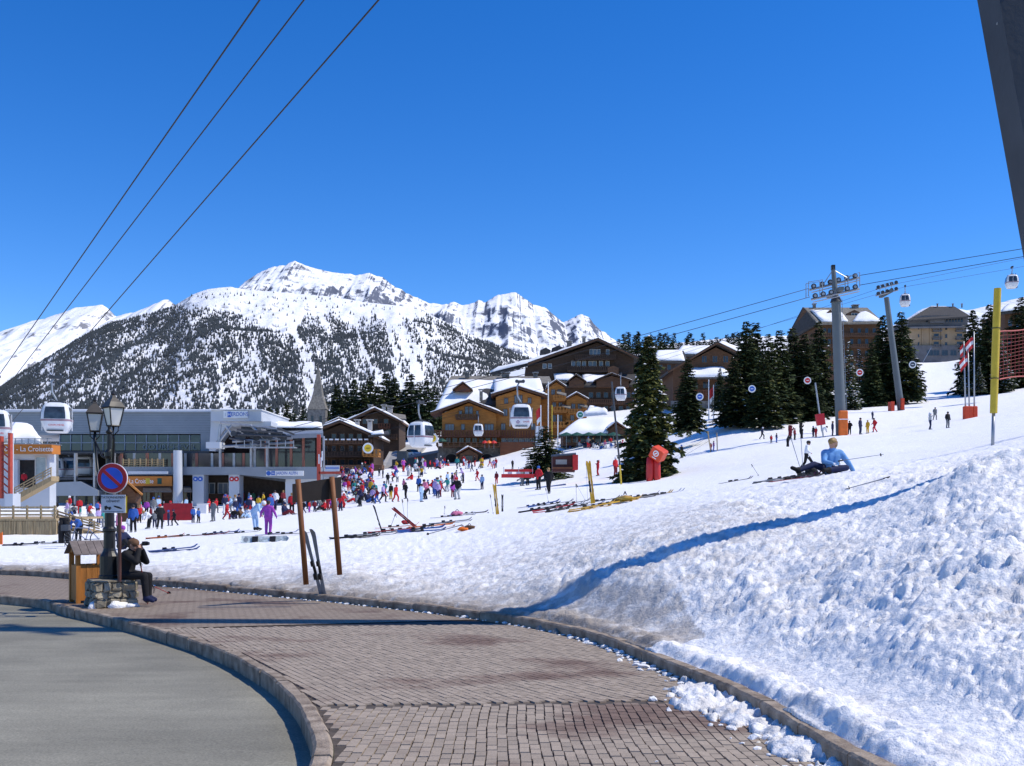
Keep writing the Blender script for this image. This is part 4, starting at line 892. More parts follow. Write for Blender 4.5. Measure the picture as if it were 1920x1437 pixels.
for x in (664, 684, 704, 724): c.win(x, x + 8, 806, 815, 0, FRAMED, GLASS, 0)
c2 = Bld('rear_chalet', 'small brown chalet gable peeping out between two larger roofs', 'chalet', 637, 830, 178)
c2.poly('wall', [(616, 840), (616, 797), (637, 788), (658, 797), (658, 840)], 0, 8, WOODM); c2.gable((613, 797), (637, 786), (661, 797), 0, 8, .8, .25, WOODM, .3, 8)
# --- church
s_ = Bld('church_tower', 'grey stone church tower with a tall pointed spire', 'church', 592, 830, 238)
s_.box('tower', 577, 610, 766, 835, 0, 4.2, STONE); 
q = [s_.P(576, 767, -.2), s_.P(611, 767, -.2)]; wv = q[1].x - q[0].x; cx = (q[0].x + q[1].x) / 2; ap = s_.P(591, 682, 2)
MB().add([(cx - wv * .5, q[0].y, q[0].z), (cx + wv * .5, q[0].y, q[0].z), (cx + wv * .5, q[0].y + wv, q[0].z), (cx - wv * .5, q[0].y + wv, q[0].z), (cx - wv * .26, q[0].y + wv * .24, q[0].z + 3.2), (cx + wv * .26, q[0].y + wv * .24, q[0].z + 3.2), (cx + wv * .26, q[0].y + wv * .76, q[0].z + 3.2), (cx - wv * .26, q[0].y + wv * .76, q[0].z + 3.2), (cx, q[0].y + wv / 2, ap.z)],
    [(0, 1, 5, 4), (1, 2, 6, 5), (2, 3, 7, 6), (3, 0, 4, 7), (4, 5, 8), (5, 6, 8), (6, 7, 8), (7, 4, 8)]).build('spire', LAUZE, s_.r)
for x in (583, 599): s_.win(x, x + 5, 780, 792, 0, STONE, GLASS, 0)
MB().tube([(cx, q[0].y + wv / 2, ap.z - .3), (cx, q[0].y + wv / 2, ap.z + 1.2)], .06, 6).build('finial', METALD, s_.r)
# --- dark tarp covered wall and lane in the village
dw = Bld('tarp_shelter', 'dark blue tarp covered shelter at the foot of the lane', 'shelter', 780, 885, 158)
dw.poly('wall', [(735, 888), (735, 862), (757, 860), (820, 848), (820, 888)], 0, 5, NAVY); dw.poly('front_box', [(744, 864), (744, 846), (762, 846), (764, 864)], -.6, 2, M('slate_sheet', (.05, .07, .085), .6))
dw.slab('roof', [(757, 861, -.5), (822, 848, -.5), (822, 844, 5), (757, 856, 5)], .12, NAVY)
ln = Bld('lane', 'grey lane', None, 745, 890, 165); ln.slab('lane_surface', [(700, 902, -20), (752, 888, -20), (800, 836, 45), (738, 832, 45)], .2, CONC); tag(ln.r, 'pale grey lane climbing between the chalets', None, None, 'structure')
for kx in ('category',):
    if kx in ln.r: del ln.r[kx]
ln.r.name = 'lane'
# ------------------------------------------------------------------ lift station on the left
st = Bld('lift_station', 'long grey metal clad gondola station with glass storey and two signs', 'station', 330, 950, 116)
st.poly('cladding', [(-140, 816), (-140, 769), (395, 771), (395, 848), (376, 848), (376, 814), (112, 814), (100, 816)], 2, 16, METAL)
mb = MB()
for i in range(9):      # cladding seams standing proud
    y = 775 + i * 4.6; p = st.P(-140, y, 2); q = st.P(395, y, 2); mb.bb(p.x, q.x, p.y - .035, p.y + .01, p.z - .03, p.z + .03)
mb.build('cladding_seam', M('seam_metal', (.2, .23, .27), .5, metal=.3), st.r)
st.slab('roof', [(-142, 770, 1.6), (396, 770, 1.6), (396, 767.5, 16), (-142, 767.5, 16)], .2, METALW)
st.box('sign_block', 395.3, 490, 769, 790, -2, 12, METALW); st.box('block_cap', 394.6, 491, 767.6, 769, -2.3, 12, WHITE)
st.poly('slanted_face', [(392, 846), (395.5, 790.4), (508, 790.4), (508, 799), (424, 800), (404, 830), (404, 846)], -1, 10, METALW)
sg = st.box('sign_board', 419, 464, 770.5, 784, -2.25, -2.03, WHITE)
text('VERDONS', .62, BLUE, st.r, st.P(447, 777.2, -2.27), sx=.8); st.box('sign_icon', 426.5, 433, 772.5, 782.5, -2.3, -2.26, BLUE); text('H', .5, WHITE, st.r, st.P(429.8, 777.5, -2.31), name='icon_letter')
for x in (422.5, 461): st.box('sign_star', x - 1, x + 1, 775, 780, -2.29, -2.26, M('pale_grey', (.5, .55, .62), .6))
# window band and terrace level
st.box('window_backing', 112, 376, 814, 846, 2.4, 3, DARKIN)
xs = [113 + i * 20.3 for i in range(14)]
for a, b in zip(xs[:-1], xs[1:]):
    p = st.P(a, 845, 2); q = st.P(b - 2, 816, 2); f = MB().bb(p.x - .1, p.x, p.y - .05, p.y + .3, p.z, q.z).bb(p.x, q.x, p.y - .05, p.y + .3, (p.z + q.z) / 2 - .06, (p.z + q.z) / 2 + .06).build('window', METAL, st.r)
    MB().bb(p.x, q.x, p.y + .08, p.y + .12, p.z, q.z).build('pane', M('station_glass', (.03, .05, .052), .08, var=.5, scale=.3, spec=.7), f)
text('COURCHEVEL', .8, M('letter_dark', (.25, .28, .28), .6), st.r, st.P(318, 839, 1.92), sx=1.25)
st.box('floor_band', 108, 392, 846, 850, 0, 3, METALD)
# glass storey above the big fascia
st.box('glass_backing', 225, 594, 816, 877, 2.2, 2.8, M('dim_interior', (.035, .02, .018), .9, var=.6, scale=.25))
gx = [228, 252, 276, 300, 324, 348, 369, 398, 418, 439, 457, 478, 499, 519, 546, 569, 593]
for i, (a, b) in enumerate(zip(gx[:-1], gx[1:])):
    top = 850 if b < 480 else 818 + (560 - min(b, 560)) * .12
    p = st.P(a, 875.4, -.3); q = st.P(b, top, -.3); MB().bb(p.x - .14, p.x + .14, p.y - .1, p.y + .2, p.z, q.z).build('post', M('post_rust', (.30, .12, .085), .6) if i % 2 == 0 or a > 510 else STEEL, st.r)
    MB().bb(p.x + .145, q.x - .145, p.y + .02, p.y + .05, p.z, q.z).build('glass_panel', M('storey_glass', (.028, .03, .033), .07, var=.6, scale=.4, spec=.7), st.r)
st.boxes('glass_rail', [(480, 597, 815, 818, -.6, 1)], METALW)
st.slab('flat_roof', [(498, 816, -2.5), (606, 812, -2.5), (604, 799, 8), (500, 797, 8)], .5, METAL); st.snow([(500, 802, 2), (605, 803, 2), (603, 797, 8), (502, 795, 8)], .6, seed=2)
st.poly('fascia', [(225, 891), (225, 875.6), (598, 875.6), (598, 898.5), (535, 898.5), (448, 890.5)], -1.2, 10, METAL)
jb = st.box('sign_board', 499, 569, 883, 892.5, -1.4, -1.23, WHITE); text('JARDIN ALPIN', .5, BLUE, st.r, st.P(538, 887.9, -1.42), sx=.78); st.box('sign_icon', 508.5, 515.5, 884, 891.5, -1.45, -1.41, BLUE); text('H', .42, WHITE, st.r, st.P(512, 887.8, -1.46), name='icon_letter')
p = st.P(503.5, 887.8, -1.43); MB().disc(p, .26, .03, 16).build('sign_disc', BLUE, st.r)
# ground floor
st.box('rear_wall', 225, 598, 889, 951, 3, 3.6, M('brown_panel', (.05, .036, .027), .85, var=.3))
for a, b, m_ in ((361, 382, BLUE), (429, 448.5, REDF)):
    pl = st.box('pillar', a, b, 889, 952, -1, .8, METALW)
    for k in range(2):
        p = st.P(a + 5.5 + k * 9, 898.5, -1.05); dsk = MB().disc(p, .27, .06, 18).build('lift_disc', m_, pl); MB().disc(p + Vector((0, -.04, 0)), .1, .02, 10).build('disc_eye', WHITE, dsk)
st.box('end_wall', 535, 598, 898.7, 951, -.6, 3, METALW); st.poly('door_head', [(448.6, 892), (448.6, 890), (535, 898), (535, 904)], -.7, 1, METALD)
for a, b in ((384, 402), (410, 427)): st.win(a, b, 907, 925, 2.9, FRAMEW, GLASSB, 1)
st.box('wooden_counter', 383, 428, 926, 943, 2.2, 2.9, WOODM)
p = st.P(333.5, 950, -2); MB().lathe([(.56, 0), (.52, 2), (.5, 6.3)], 20, p).build('round_column', METALW, st.r, smooth=False); autosmooth(bpy.data.objects[KIDS[st.r.name][-1].name])
os_ = st.box('orange_sign', 238, 322, 893.5, 911.5, -2.4, -2.0, ORSIGN); text('1850 - La Croisette', .72, WHITE, os_, st.P(252, 902.8, -2.42), align='CENTER', sx=.75)
for x, m_ in ((277, YELLOW), (299, GREEN)): st.box('sign_flower', x - 4, x + 4, 897, 908, -2.45, -2.41, m_, os_)
st.slab('awning', [(268, 921, -4), (322, 921, -4), (318, 913, -2), (268, 913, -2)], .15, METALD); st.slab('awning', [(344, 921, -4), (360, 921, -4), (357, 912, -1), (344, 912, -1)], .15, METALD)
st.boxes('terrace_rail', [(228, 306, 862 + i * 4, 864 + i * 4, -.8, -.6) for i in range(5)], WOODG); st.box('louvre', 240, 314, 884, 889, -2.6, -2.2, METALW)
for i in range(8): st.box('rail_post', 229 + i * 10.8, 231 + i * 10.8, 860, 882, -1.0, -.85, WOODG)
st.box('shop_front', 225, 324, 911.8, 951, .5, 1.2, WOODM); 
for x in (268, 290, 344): st.win(x, x + 13, 924, 942, .4, FRAMED, GLASS, 1)
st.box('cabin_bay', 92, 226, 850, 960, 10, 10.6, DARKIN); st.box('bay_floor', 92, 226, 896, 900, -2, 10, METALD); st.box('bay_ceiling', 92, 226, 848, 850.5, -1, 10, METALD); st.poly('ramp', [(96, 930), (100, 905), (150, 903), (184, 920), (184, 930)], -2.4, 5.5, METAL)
for x in (104, 140, 176, 212): st.box('bay_post', x - 1.5, x + 1.5, 850, 955, -2.2, -1.6, STEEL)
for (a, b) in ((110, 132), (136, 160), (164, 184), (190, 216)): st.win(a, b, 925, 952, 4, METALD, M('shop_glass', (.09, .11, .11), .1, var=.6, scale=.4), 0)
# hut roof behind the road sign
hu = Bld('ticket_hut', 'small wooden ticket hut with pointed red roof behind the road sign', 'hut', 232, 985, 82)
hu.poly('wall', [(222, 987), (222, 925), (238, 908), (254, 925), (254, 987)], 0, 1.2, WOODM); hu.slab('roof', [(238, 902, -.8), (268, 928, -.8), (268, 926, 1.4), (238, 900, 1.4)], .12, WOODO); hu.slab('roof', [(238, 902, -.8), (208, 928, -.8), (208, 926, 1.4), (238, 900, 1.4)], .12, WOODO)
hu.box('poster', 224, 238, 930, 962, -.1, -.02, YELLOW); hu.box('counter', 240, 257, 944, 960, -.1, -.02, DARKIN)
# --- left pavilion with orange sign
pv = Bld('station_pavilion', 'white pavilion with orange sign board and snow roof at the left edge', 'pavilion', 45, 955, 84)
pv.box('wall', -60, 93, 851, 955, 0, 1.2, METALW); ps = pv.box('orange_sign', -60, 97, 833.5, 851, -.8, .8, ORSIGN)
text('COURCHEVEL 1850 - La Croisette', .58, WHITE, ps, pv.P(10, 842.5, -.83), sx=.93)
pv.boxes('roof_rail', [(-60, 97, 822, 823, -.4, -.3), (-60, 97, 832.6, 833.4, -.9, 1)] + [(-56 + i * 12, -55 + i * 12, 822, 833, -.4, -.3) for i in range(13)], STEEL)
snow_quad('roof_snow', [pv.P(-60, 832, .3), pv.P(80, 832, .3), pv.P(62, 808, 5.5), pv.P(-60, 800, 5.5)], .9, pv.r, 12, 8, 3)
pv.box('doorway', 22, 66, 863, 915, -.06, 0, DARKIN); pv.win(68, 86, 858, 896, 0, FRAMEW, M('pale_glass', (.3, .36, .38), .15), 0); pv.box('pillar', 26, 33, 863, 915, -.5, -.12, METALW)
st_ = pv.poly('stair', [(26, 930), (24, 934), (24, 942), (96, 902), (96, 893)], -4, -2.6, WOODG)
for (dy) in (-4, -9, -14): pv.poly('stair_rail', [(24, 930 + dy), (24, 931.6 + dy), (96, 891.6 + dy), (96, 890 + dy)], -4.12, -4.02, WOODG)
for x in (26, 44, 62, 80, 95): pv.box('rail_post', x - .8, x + .8, 916 - (x - 24) * .555, 932 - (x - 24) * .555, -4.1, -4.0, WOODG)
# red lattice posts
tw = Bld('red_frame_tower', 'red steel lattice frame at the left edge beside the pavilion', 'tower', 8, 955, 76)
for x in (-14, 0, 17): tw.box('post', x - 2.2, x + 2.2, 818 if x < 17 else 812, 935, -.2, .2, REDP)
for i in range(7): tw.poly('brace', [(1, 832 + i * 14), (1, 834 + i * 14), (16, 846 + i * 14), (16, 844 + i * 14)], -.08, .08, REDP)
tw.box('footing', 9, 24, 926, 955, -.6, .6, METALW); tw.box('white_post', 18, 21, 812, 930, .3, .7, METALW)
# deck with palisade
dk = Bld('wooden_deck', 'wooden terrace deck with rails above a board palisade', 'deck', 50, 1012, 56)
dk.box('floor', -90, 105, 973, 977, -.4, 6, WOODG)
for i, y in enumerate((950, 957, 964)): dk.box('rail', -90, 105, y, y + 3.2, -.35, -.25, WOODG)
for x in range(-80, 110, 26): dk.box('rail_post', x - 1.3, x + 1.3, 948, 975, -.24, -.12, WOODG)
r_ = random.Random(3)
for i in range(60):
    x = -86 + i * 3.2; dk.box('plank', x, x + 2.9, 977.5 + r_.uniform(0, .6), 1014, -.38 + r_.uniform(-.03, .03), -.3, WOODG)
dk.box('joist', -90, 105, 974, 978, -.2, .1, WOODD)
rm = Bld('wooden_ramp', 'sloping wooden ramp rail running down from the deck', 'ramp', 145, 1000, 58)
for dy in (0, 6, 12): rm.poly('rail', [(105, 957 + dy), (105, 960 + dy), (186, 984 + dy * .75), (186, 981.4 + dy * .75)], -.1, 0, WOODG)
for x in (107, 130, 153, 176): rm.box('rail_post', x - 1.2, x + 1.2, 955 + (x - 105) * .3, 1003, .02, .14, WOODG)
rm.poly('deck_board', [(105, 984), (105, 990), (186, 1004), (186, 1000)], .15, 1.6, WOODG)
# --- lift terminal machinery in front of the station
tm = Bld('lift_terminal', 'open lift terminal of steel beams and wheels on the station roof edge', 'lift machinery', 480, 875, 111)
def bar(b, name, p0, p1, r, m_, d0=0, d1=None): return MB().tube([b.P(*p0, d0), b.P(*p1, d0 if d1 is None else d1)], r, 6).build(name, m_, b.r)
for (a, c_) in (((413, 793), (506, 803)), ((413, 796), (410, 830)), ((424, 800), (436, 818)), ((470, 797), (498, 826)), ((498, 803), (528, 806)), ((436, 828), (548, 822)), ((412, 838), (550, 830)), ((410, 830), (436, 796))): bar(tm, 'beam', a, c_, .16, STEEL)
for (a, c_) in (((444, 806), (530, 812)), ((446, 815), (546, 819)), ((520, 803), (552, 815)), ((430, 822), (505, 834))): bar(tm, 'beam', a, c_, .12, METALD, -1)
for i in range(12): p = tm.P(438 + i * 8.5, 813 + (i % 3) * 3.5, -.6 + (i % 2) * .5); MB().disc(p, .32 + .1 * (i % 2), .12, 14).disc(p, .1, .2, 8).build('sheave_wheel', METALD, tm.r)
for x in (412, 470, 500): tm.box('column', x - 1.6, x + 1.6, 826, 876, -.2, .3, STEEL)
tm.box('white_cover', 386, 412, 829, 841, -1, 1, METALW); tm.box('motor_housing', 452, 482, 800, 811, .6, 2.6, METALD); tm.box('walkway', 440, 552, 838, 840, -1.6, -.2, STEEL)
for i in range(8): tm.box('walkway_post', 442 + i * 15.4, 443.2 + i * 15.4, 826, 838, -1.6, -1.5, STEEL)
# red frame at the right end of the station with banner
rf = Bld('red_steel_mast', 'red steel mast with skis rack at the right end of the station', 'mast', 597, 950, 108)
rf.box('post', 594, 600, 815, 952, 0, .4, REDP); rf.box('white_pole', 605, 608, 818, 950, .2, .5, STEEL); rf.box('advert_panel', 610, 636, 873, 884, 0, .2, METALW); rf.box('red_beam', 598, 638, 884.4, 889, 0, .25, REDP); rf.box('advert_stripe', 610, 636, 877, 879, -.03, 0, BLUE); rf.poly('banner', [(600, 889.4), (638, 889.4), (630, 896), (612, 896)], .1, .2, CONC)
for (x, y) in ((598, 852), (604, 846), (602, 858)): rf.box('hanging_ski', x - 1, x + 1, y, y + 18, -.14, -.04, WHITE)
# ------------------------------------------------------------------ cable lifts
CABLE = M('cable_steel', (.035, .035, .04), .6, metal=.4)
CABIN = M('cabin_white', (.72, .74, .77), .35, var=.05); STRIPE = M('cabin_stripe', (.30, .20, .24), .4); CGLASS = M('cabin_glass', (.035, .045, .055), .06, var=.4, spec=.8)
PYL = M('pylon_steel', (.135, .15, .155), .55, metal=.3, var=.10, scale=.5, bump=.1); PYLD = M('pylon_dark', (.05, .055, .065), .6, metal=.25, var=.25, scale=.9, bump=.2, bscale=8)
PURPLE = M('purple_print', (.22, .05, .2), .5); REDL = M('red_print', (.55, .03, .03), .5)
def rring(hx, hy, z, n=6, r=.42):
    out = []
    for cx, cy, a0 in ((1, 1, 0), (-1, 1, 90), (-1, -1, 180), (1, -1, 270)):
        for k in range(n):
            a = R(a0 + 90 * k / (n - 1)); rr = r * min(hx, hy)
            out.append((cx * (hx - rr) + rr * math.cos(a), cy * (hy - rr) + rr * math.sin(a), z))
    return out
PROF = [(0, .62), (.1, .74), (.45, .90), (.78, .985), (.95, 1.0), (1.4, .97), (1.85, .86), (2.05, .74), (2.16, .5)]
def hw(z): return float(np.interp(z, [p[0] for p in PROF], [p[1] for p in PROF]))
def gondola(name, label, px, py, Y, wpx, rz, hang, tilt=0.0, words=None, parked=False, group='gondola cabins'):
    sc = wpx / F * Y / 2.0; o = thing(name, W(px, py, Y), rz, label, 'gondola', group); o.scale = (sc,) * 3
    mb = MB(); n = len(rring(1, 1, 0)); vs_ = []
    for z, h in PROF: vs_ += rring(h, h * .92, z)
    fs = [(i * n + j, i * n + (j + 1) % n, (i + 1) * n + (j + 1) % n, (i + 1) * n + j) for i in range(len(PROF) - 1) for j in range(n)] + [tuple(range(n - 1, -1, -1)), tuple((len(PROF) - 1) * n + j for j in range(n))]
    mb.add(vs_, fs); sh = mb.build('shell', CABIN, o); autosmooth(sh, 40)
    st_ = MB(); vs_ = []
    for z in (.80, .94): vs_ += [(x * 1.012, y * 1.012, z) for x, y, _ in rring(hw(z), hw(z) * .92, z)]
    st_.add(vs_, [(j, (j + 1) % n, n + (j + 1) % n, n + j) for j in range(n)]); st_.build('stripe', STRIPE, o)
    for q in range(4):
        c_, s_ = math.cos(q * math.pi / 2), math.sin(q * math.pi / 2); g = MB(); vv = []
        zs = (.97, 1.4, 1.83); cols = (-.72, 0, .72) if q % 2 == 0 else (-.68, -.03, .68)
        for z in zs:
            for f in cols:
                a, b = (hw(z) * .92 + .014, hw(z) * f) if q % 2 else (hw(z) * .92 + .014, hw(z) * f)
                x, y = b, -a
                if q % 2: x, y = b * .92, -(hw(z) + .014)
                vv.append((x * c_ - y * s_, x * s_ + y * c_, z))
        g.add(vv, [(0, 1, 4, 3), (1, 2, 5, 4), (3, 4, 7, 6), (4, 5, 8, 7)]); w_ = g.build('window', CGLASS, o)
        if q % 2: 
            fr = MB(); x, y = 0, -(hw(1.2) + .03); fr.box((x * c_ - y * s_, x * s_ + y * c_, 1.0), (.05, .05, 1.7)); fr.build('door_edge', CABIN, o)
    MB().box((0, 0, 2.22), (.9, .5, .12)).tube([(-.5, -.5, 2.1), (-.5, -.5, 2.32)], .05, 6).tube([(.5, .5, 2.1), (.5, .5, 2.32)], .05, 6).tube([(.5, -.5, 2.1), (.5, -.5, 2.32)], .05, 6).build('roof_frame', METALD, o)
    H = hang / F * Y / sc
    MB().tube([(0, 0, 2.25), (-.1, 0, 2.5), (-.32, 0, 2.9), (-.36, 0, 2.6 + H * .6), (-.15, 0, 2.16 + H)], [.08, .075, .07, .07, .07], 8).build('hanger', STEEL, o, smooth=True)
    MB().box((-.1, 0, 2.2 + H), (.75, .3, .22)).disc((-.4, -.1, 2.22 + H), .16, .12, 12).disc((.2, -.1, 2.22 + H), .16, .12, 12).build('grip', METALD, o)
    MB().bb(-.55, .55, -hw(.2) * .92 - .1, -hw(.2) * .92 + .02, .08, .16).build('ski_holder', METALD, o)
    if words:
        y = -hw(.55) * .92 - .012
        t = text('COURCHEVEL', .17, REDL, o, (.1 if words == 1 else .45, y + .0, .52), rot=(R(82), 0, 0), sx=1.0 if words == 1 else .55)
        if words == 2:
            e = MB()
            for k in range(6): a = k * math.pi / 3; e.disc((-.32 + .11 * math.cos(a), y, .5 + .11 * math.sin(a)), .05, .02, 8)
            e.build('emblem', PURPLE, o)
    return o
gondola('gondola_cabin', 'white cabin lettered in red hanging before the station roof', 107, 812, 81, 52, R(14), 47, words=1)
gondola('gondola_cabin', 'white cabin cut off by the left edge of the picture', -9, 828, 84, 55, R(20), 60, words=1)
gondola('gondola_cabin', 'white cabin with a purple star hanging before the honey hotel gable', 977, 803, 107, 41, R(2), 42, words=2)
gondola('gondola_cabin', 'white cabin turned side on above the dark blue shelter', 789, 839, 108, 44, R(62), 36)
gondola('gondola_cabin', 'small far cabin in front of the left hotel gable', 897, 818, 165, 21, R(90), 16)
gondola('gondola_cabin', 'small far cabin beside the olive spruce', 1164, 751, 162, 23, R(80), 24)
gondola('gondola_cabin', 'small cabin against the sky right of the slim pylon', 1697, 575, 152, 21, R(70), 15)
gondola('gondola_cabin', 'small cabin against the sky above the yellow pole', 1897, 541, 155, 23, R(75), 14)
for i, (x, y, Y, lab) in enumerate(((106, 895, 121, 'cabin parked at the left end of the dark station bay'), (130, 895, 122.5, 'cabin parked in the middle of the dark station bay'), (160, 892, 121, 'cabin parked at the right end of the dark station bay'))): gondola('gondola_cabin', lab, x, y, Y, 33, R(8), 14, group='cabins parked in the station')
def rope(name, label, pts, r, sag=.0, seg=16):
    q = []
    for a, b in zip(pts[:-1], pts[1:]):
        A, B = W(*a), W(*b); s_ = sag * (B - A).length
        for k in range(seg): t = k / seg; q.append(A.lerp(B, t) - Vector((0, 0, s_ * 4 * t * (1 - t))))
    q.append(W(*pts[-1])); o0 = q[0]
    o = MB().tube([p - o0 for p in q], r, 5).build(name, CABLE, None, smooth=True, loc=o0); tag(o, label, 'cable'); return o
rope('cable', 'upper cable from the thick pylon down to the station', [(552, 800, 111), (1517, 541, 106.6)], .032, .004); rope('cable', 'lower cable from the thick pylon down to the station', [(552, 812, 109), (1519, 557, 104.4)], .032, .004)
rope('cable', 'upper cable running from the thick pylon to the upper right', [(1611, 517, 106.4), (1910, 468, 98), (2400, 385, 86)], .032); rope('cable', 'lower cable running from the thick pylon to the upper right', [(1612, 535, 104.4), (1910, 483, 97), (2400, 398, 86)], .032)
rope('cable', 'thin far cable from the slim pylon down past the hotel', [(560, 836, 176), (897, 770, 166), (1163, 701, 163), (1650, 541, 151)], .022, .002); rope('cable', 'second thin far cable from the slim pylon down past the hotel', [(560, 850, 174), (1645, 552, 149)], .022, .004)
rope('cable', 'thin cable with two cabins running right from the slim pylon', [(1678, 543, 150), (1697, 538, 152), (1897, 504, 155), (2150, 455, 165)], .022); rope('cable', 'thin empty cable running right from the slim pylon', [(1678, 533, 152), (1905, 487, 157), (2150, 437, 167)], .022)
for a, b, r, lab in (((487, 0, 34), (-70, 802, 100), .032, 'leftmost of the three cables crossing the sky'), ((570, 0, 34), (16, 722, 78), .028, 'middle of the three cables crossing the sky'), ((710, 0, 34), (23, 790, 100), .032, 'rightmost of the three cables crossing the sky')):
    A, B = W(*a), W(*b); A2 = A + (A - B) * (16 / (B.y - A.y)); o0 = B
    n_ = 14; o = MB().tube([B.lerp(A2, k / n_) - o0 for k in range(n_ + 1)], r, 5).build('cable', CABLE, None, loc=o0); tag(o, lab, 'cable', 'cables across the sky')
# thick pylon
p1 = Bld('lift_pylon', 'thick grey lift pylon with wheel heads and an orange pad', 'pylon', 1577, 832, 106)
MB().tube([p1.P(1578.5, 840), p1.P(1573, 700), p1.P(1567.5, 566)], [.56, .52, .47], 24).build('column', PYL, p1.r, smooth=True); autosmooth(KIDS[p1.r.name][-1], 50)
MB().tube([p1.P(1567.5, 567), p1.P(1567.2, 558)], [.6, .42], 20).build('flange', PYLD, p1.r); MB().tube([p1.P(1567, 560), p1.P(1562, 500)], [.32, .2], 10).build('mast', PYL, p1.r); MB().box(p1.P(1562, 502), (.35, .4, .5)).build('mast_cap', BLACK, p1.r)
p = p1.P(1566, 549); MB().box(p, (.5, 4.2, .4)).build('crossarm', PYL, p1.r)
for (a, b, dd, nm) in (((1518, 544), (1611, 521), .9, 'far'), ((1521, 562), (1611, 542), -1.1, 'near')):
    A, B = p1.P(*a, dd), p1.P(*b, dd); MB().tube([A, B], .13, 6).tube([A + Vector((.1, -.35, -.35)), B + Vector((-.1, -.35, -.35))], .06, 5).build('sheave_beam', STEEL, p1.r)
    for k in range(6): c_ = A.lerp(B, (k + .45) / 6) + Vector((0, -.12, .28)); wl = MB().disc(c_, .27, .14, 18).build('sheave_wheel', PYLD, p1.r); MB().disc(c_ + Vector((0, -.08, 0)), .15, .03, 12).build('hub', STEEL, wl)
for (a, b) in (((1516, 529), (1542, 525)), ((1590, 519), (1612, 511))):   # maintenance frames
    A, B = p1.P(*a, -.5), p1.P(*b, -.5); dn = Vector((0, 0, -1.5)); MB().tube([A + dn, A, B, B + dn], .055, 5).tube([A + Vector((0, .9, 0)) + dn, A + Vector((0, .9, 0)), B + Vector((0, .9, 0)), B + Vector((0, .9, 0)) + dn], .055, 5).build('service_frame', STEEL, p1.r)
for a in ((1545, 532), (1588, 521)): MB().tube([p1.P(1562, 506), p1.P(*a)], .05, 5).build('stay', STEEL, p1.r)
ld = MB(); A, B = p1.P(1586, 800, -.2), p1.P(1576, 560, -.2)
for s_ in (-.16, .16): ld.tube([A + Vector((s_, 0, 0)), B + Vector((s_, 0, 0))], .028, 5)
for k in range(28): c_ = A.lerp(B, k / 28); ld.box(c_, (.32, .03, .03))
ld.build('ladder', STEEL, p1.r)
pd = MB(); q = p1._bx(1574, 1590.5, 770, 817, -.75, .4); pd.bb(*q); o = pd.build('orange_pad', ORANGE, p1.r); bv = o.modifiers.new('round', 'BEVEL'); bv.width = .12; bv.segments = 3
MB().bb(q[0] - .03, q[1] + .03, q[2] - .02, q[3] + .02, q[5] - .95, q[5] - .86).build('strap', WHITE, o)
# slim pylon
p2 = Bld('lift_pylon', 'slim leaning grey pylon right of the thick one', 'pylon', 1690, 776, 150)
MB().tube([p2.P(1691, 780), p2.P(1662, 558)], [.52, .36], 20).build('column', PYL, p2.r, smooth=True); autosmooth(KIDS[p2.r.name][-1], 50)
MB().box(p2.P(1661, 551), (.5, 4.4, .4)).build('crossarm', PYL, p2.r)
for dd, y in ((1.6, 540), (-1.6, 552)):
    A, B = p2.P(1642, y + 3, dd), p2.P(1684, y - 8, dd); MB().tube([A, B], .12, 6).build('sheave_beam', STEEL, p2.r)
    for k in range(5): MB().disc(A.lerp(B, (k + .5) / 5) + Vector((0, -.1, .25)), .26, .14, 14).build('sheave_wheel', PYLD, p2.r)
A, B = p2.P(1650, 535, -.6), p2.P(1672, 529, -.6); dn = Vector((0, 0, -1.3)); MB().tube([A + dn, A, B, B + dn], .06, 5).tube([A.lerp(B, .5), A.lerp(B, .5) + dn], .05, 5).build('service_frame', STEEL, p2.r)
for (a, b, y0, y1) in ((1671, 1677.5, 753, 773), (1690, 1696, 747, 768)): p2.box('red_pad', a, b, y0, y1, -.8, .5, M('pad_red', (.6, .06, .02), .6))
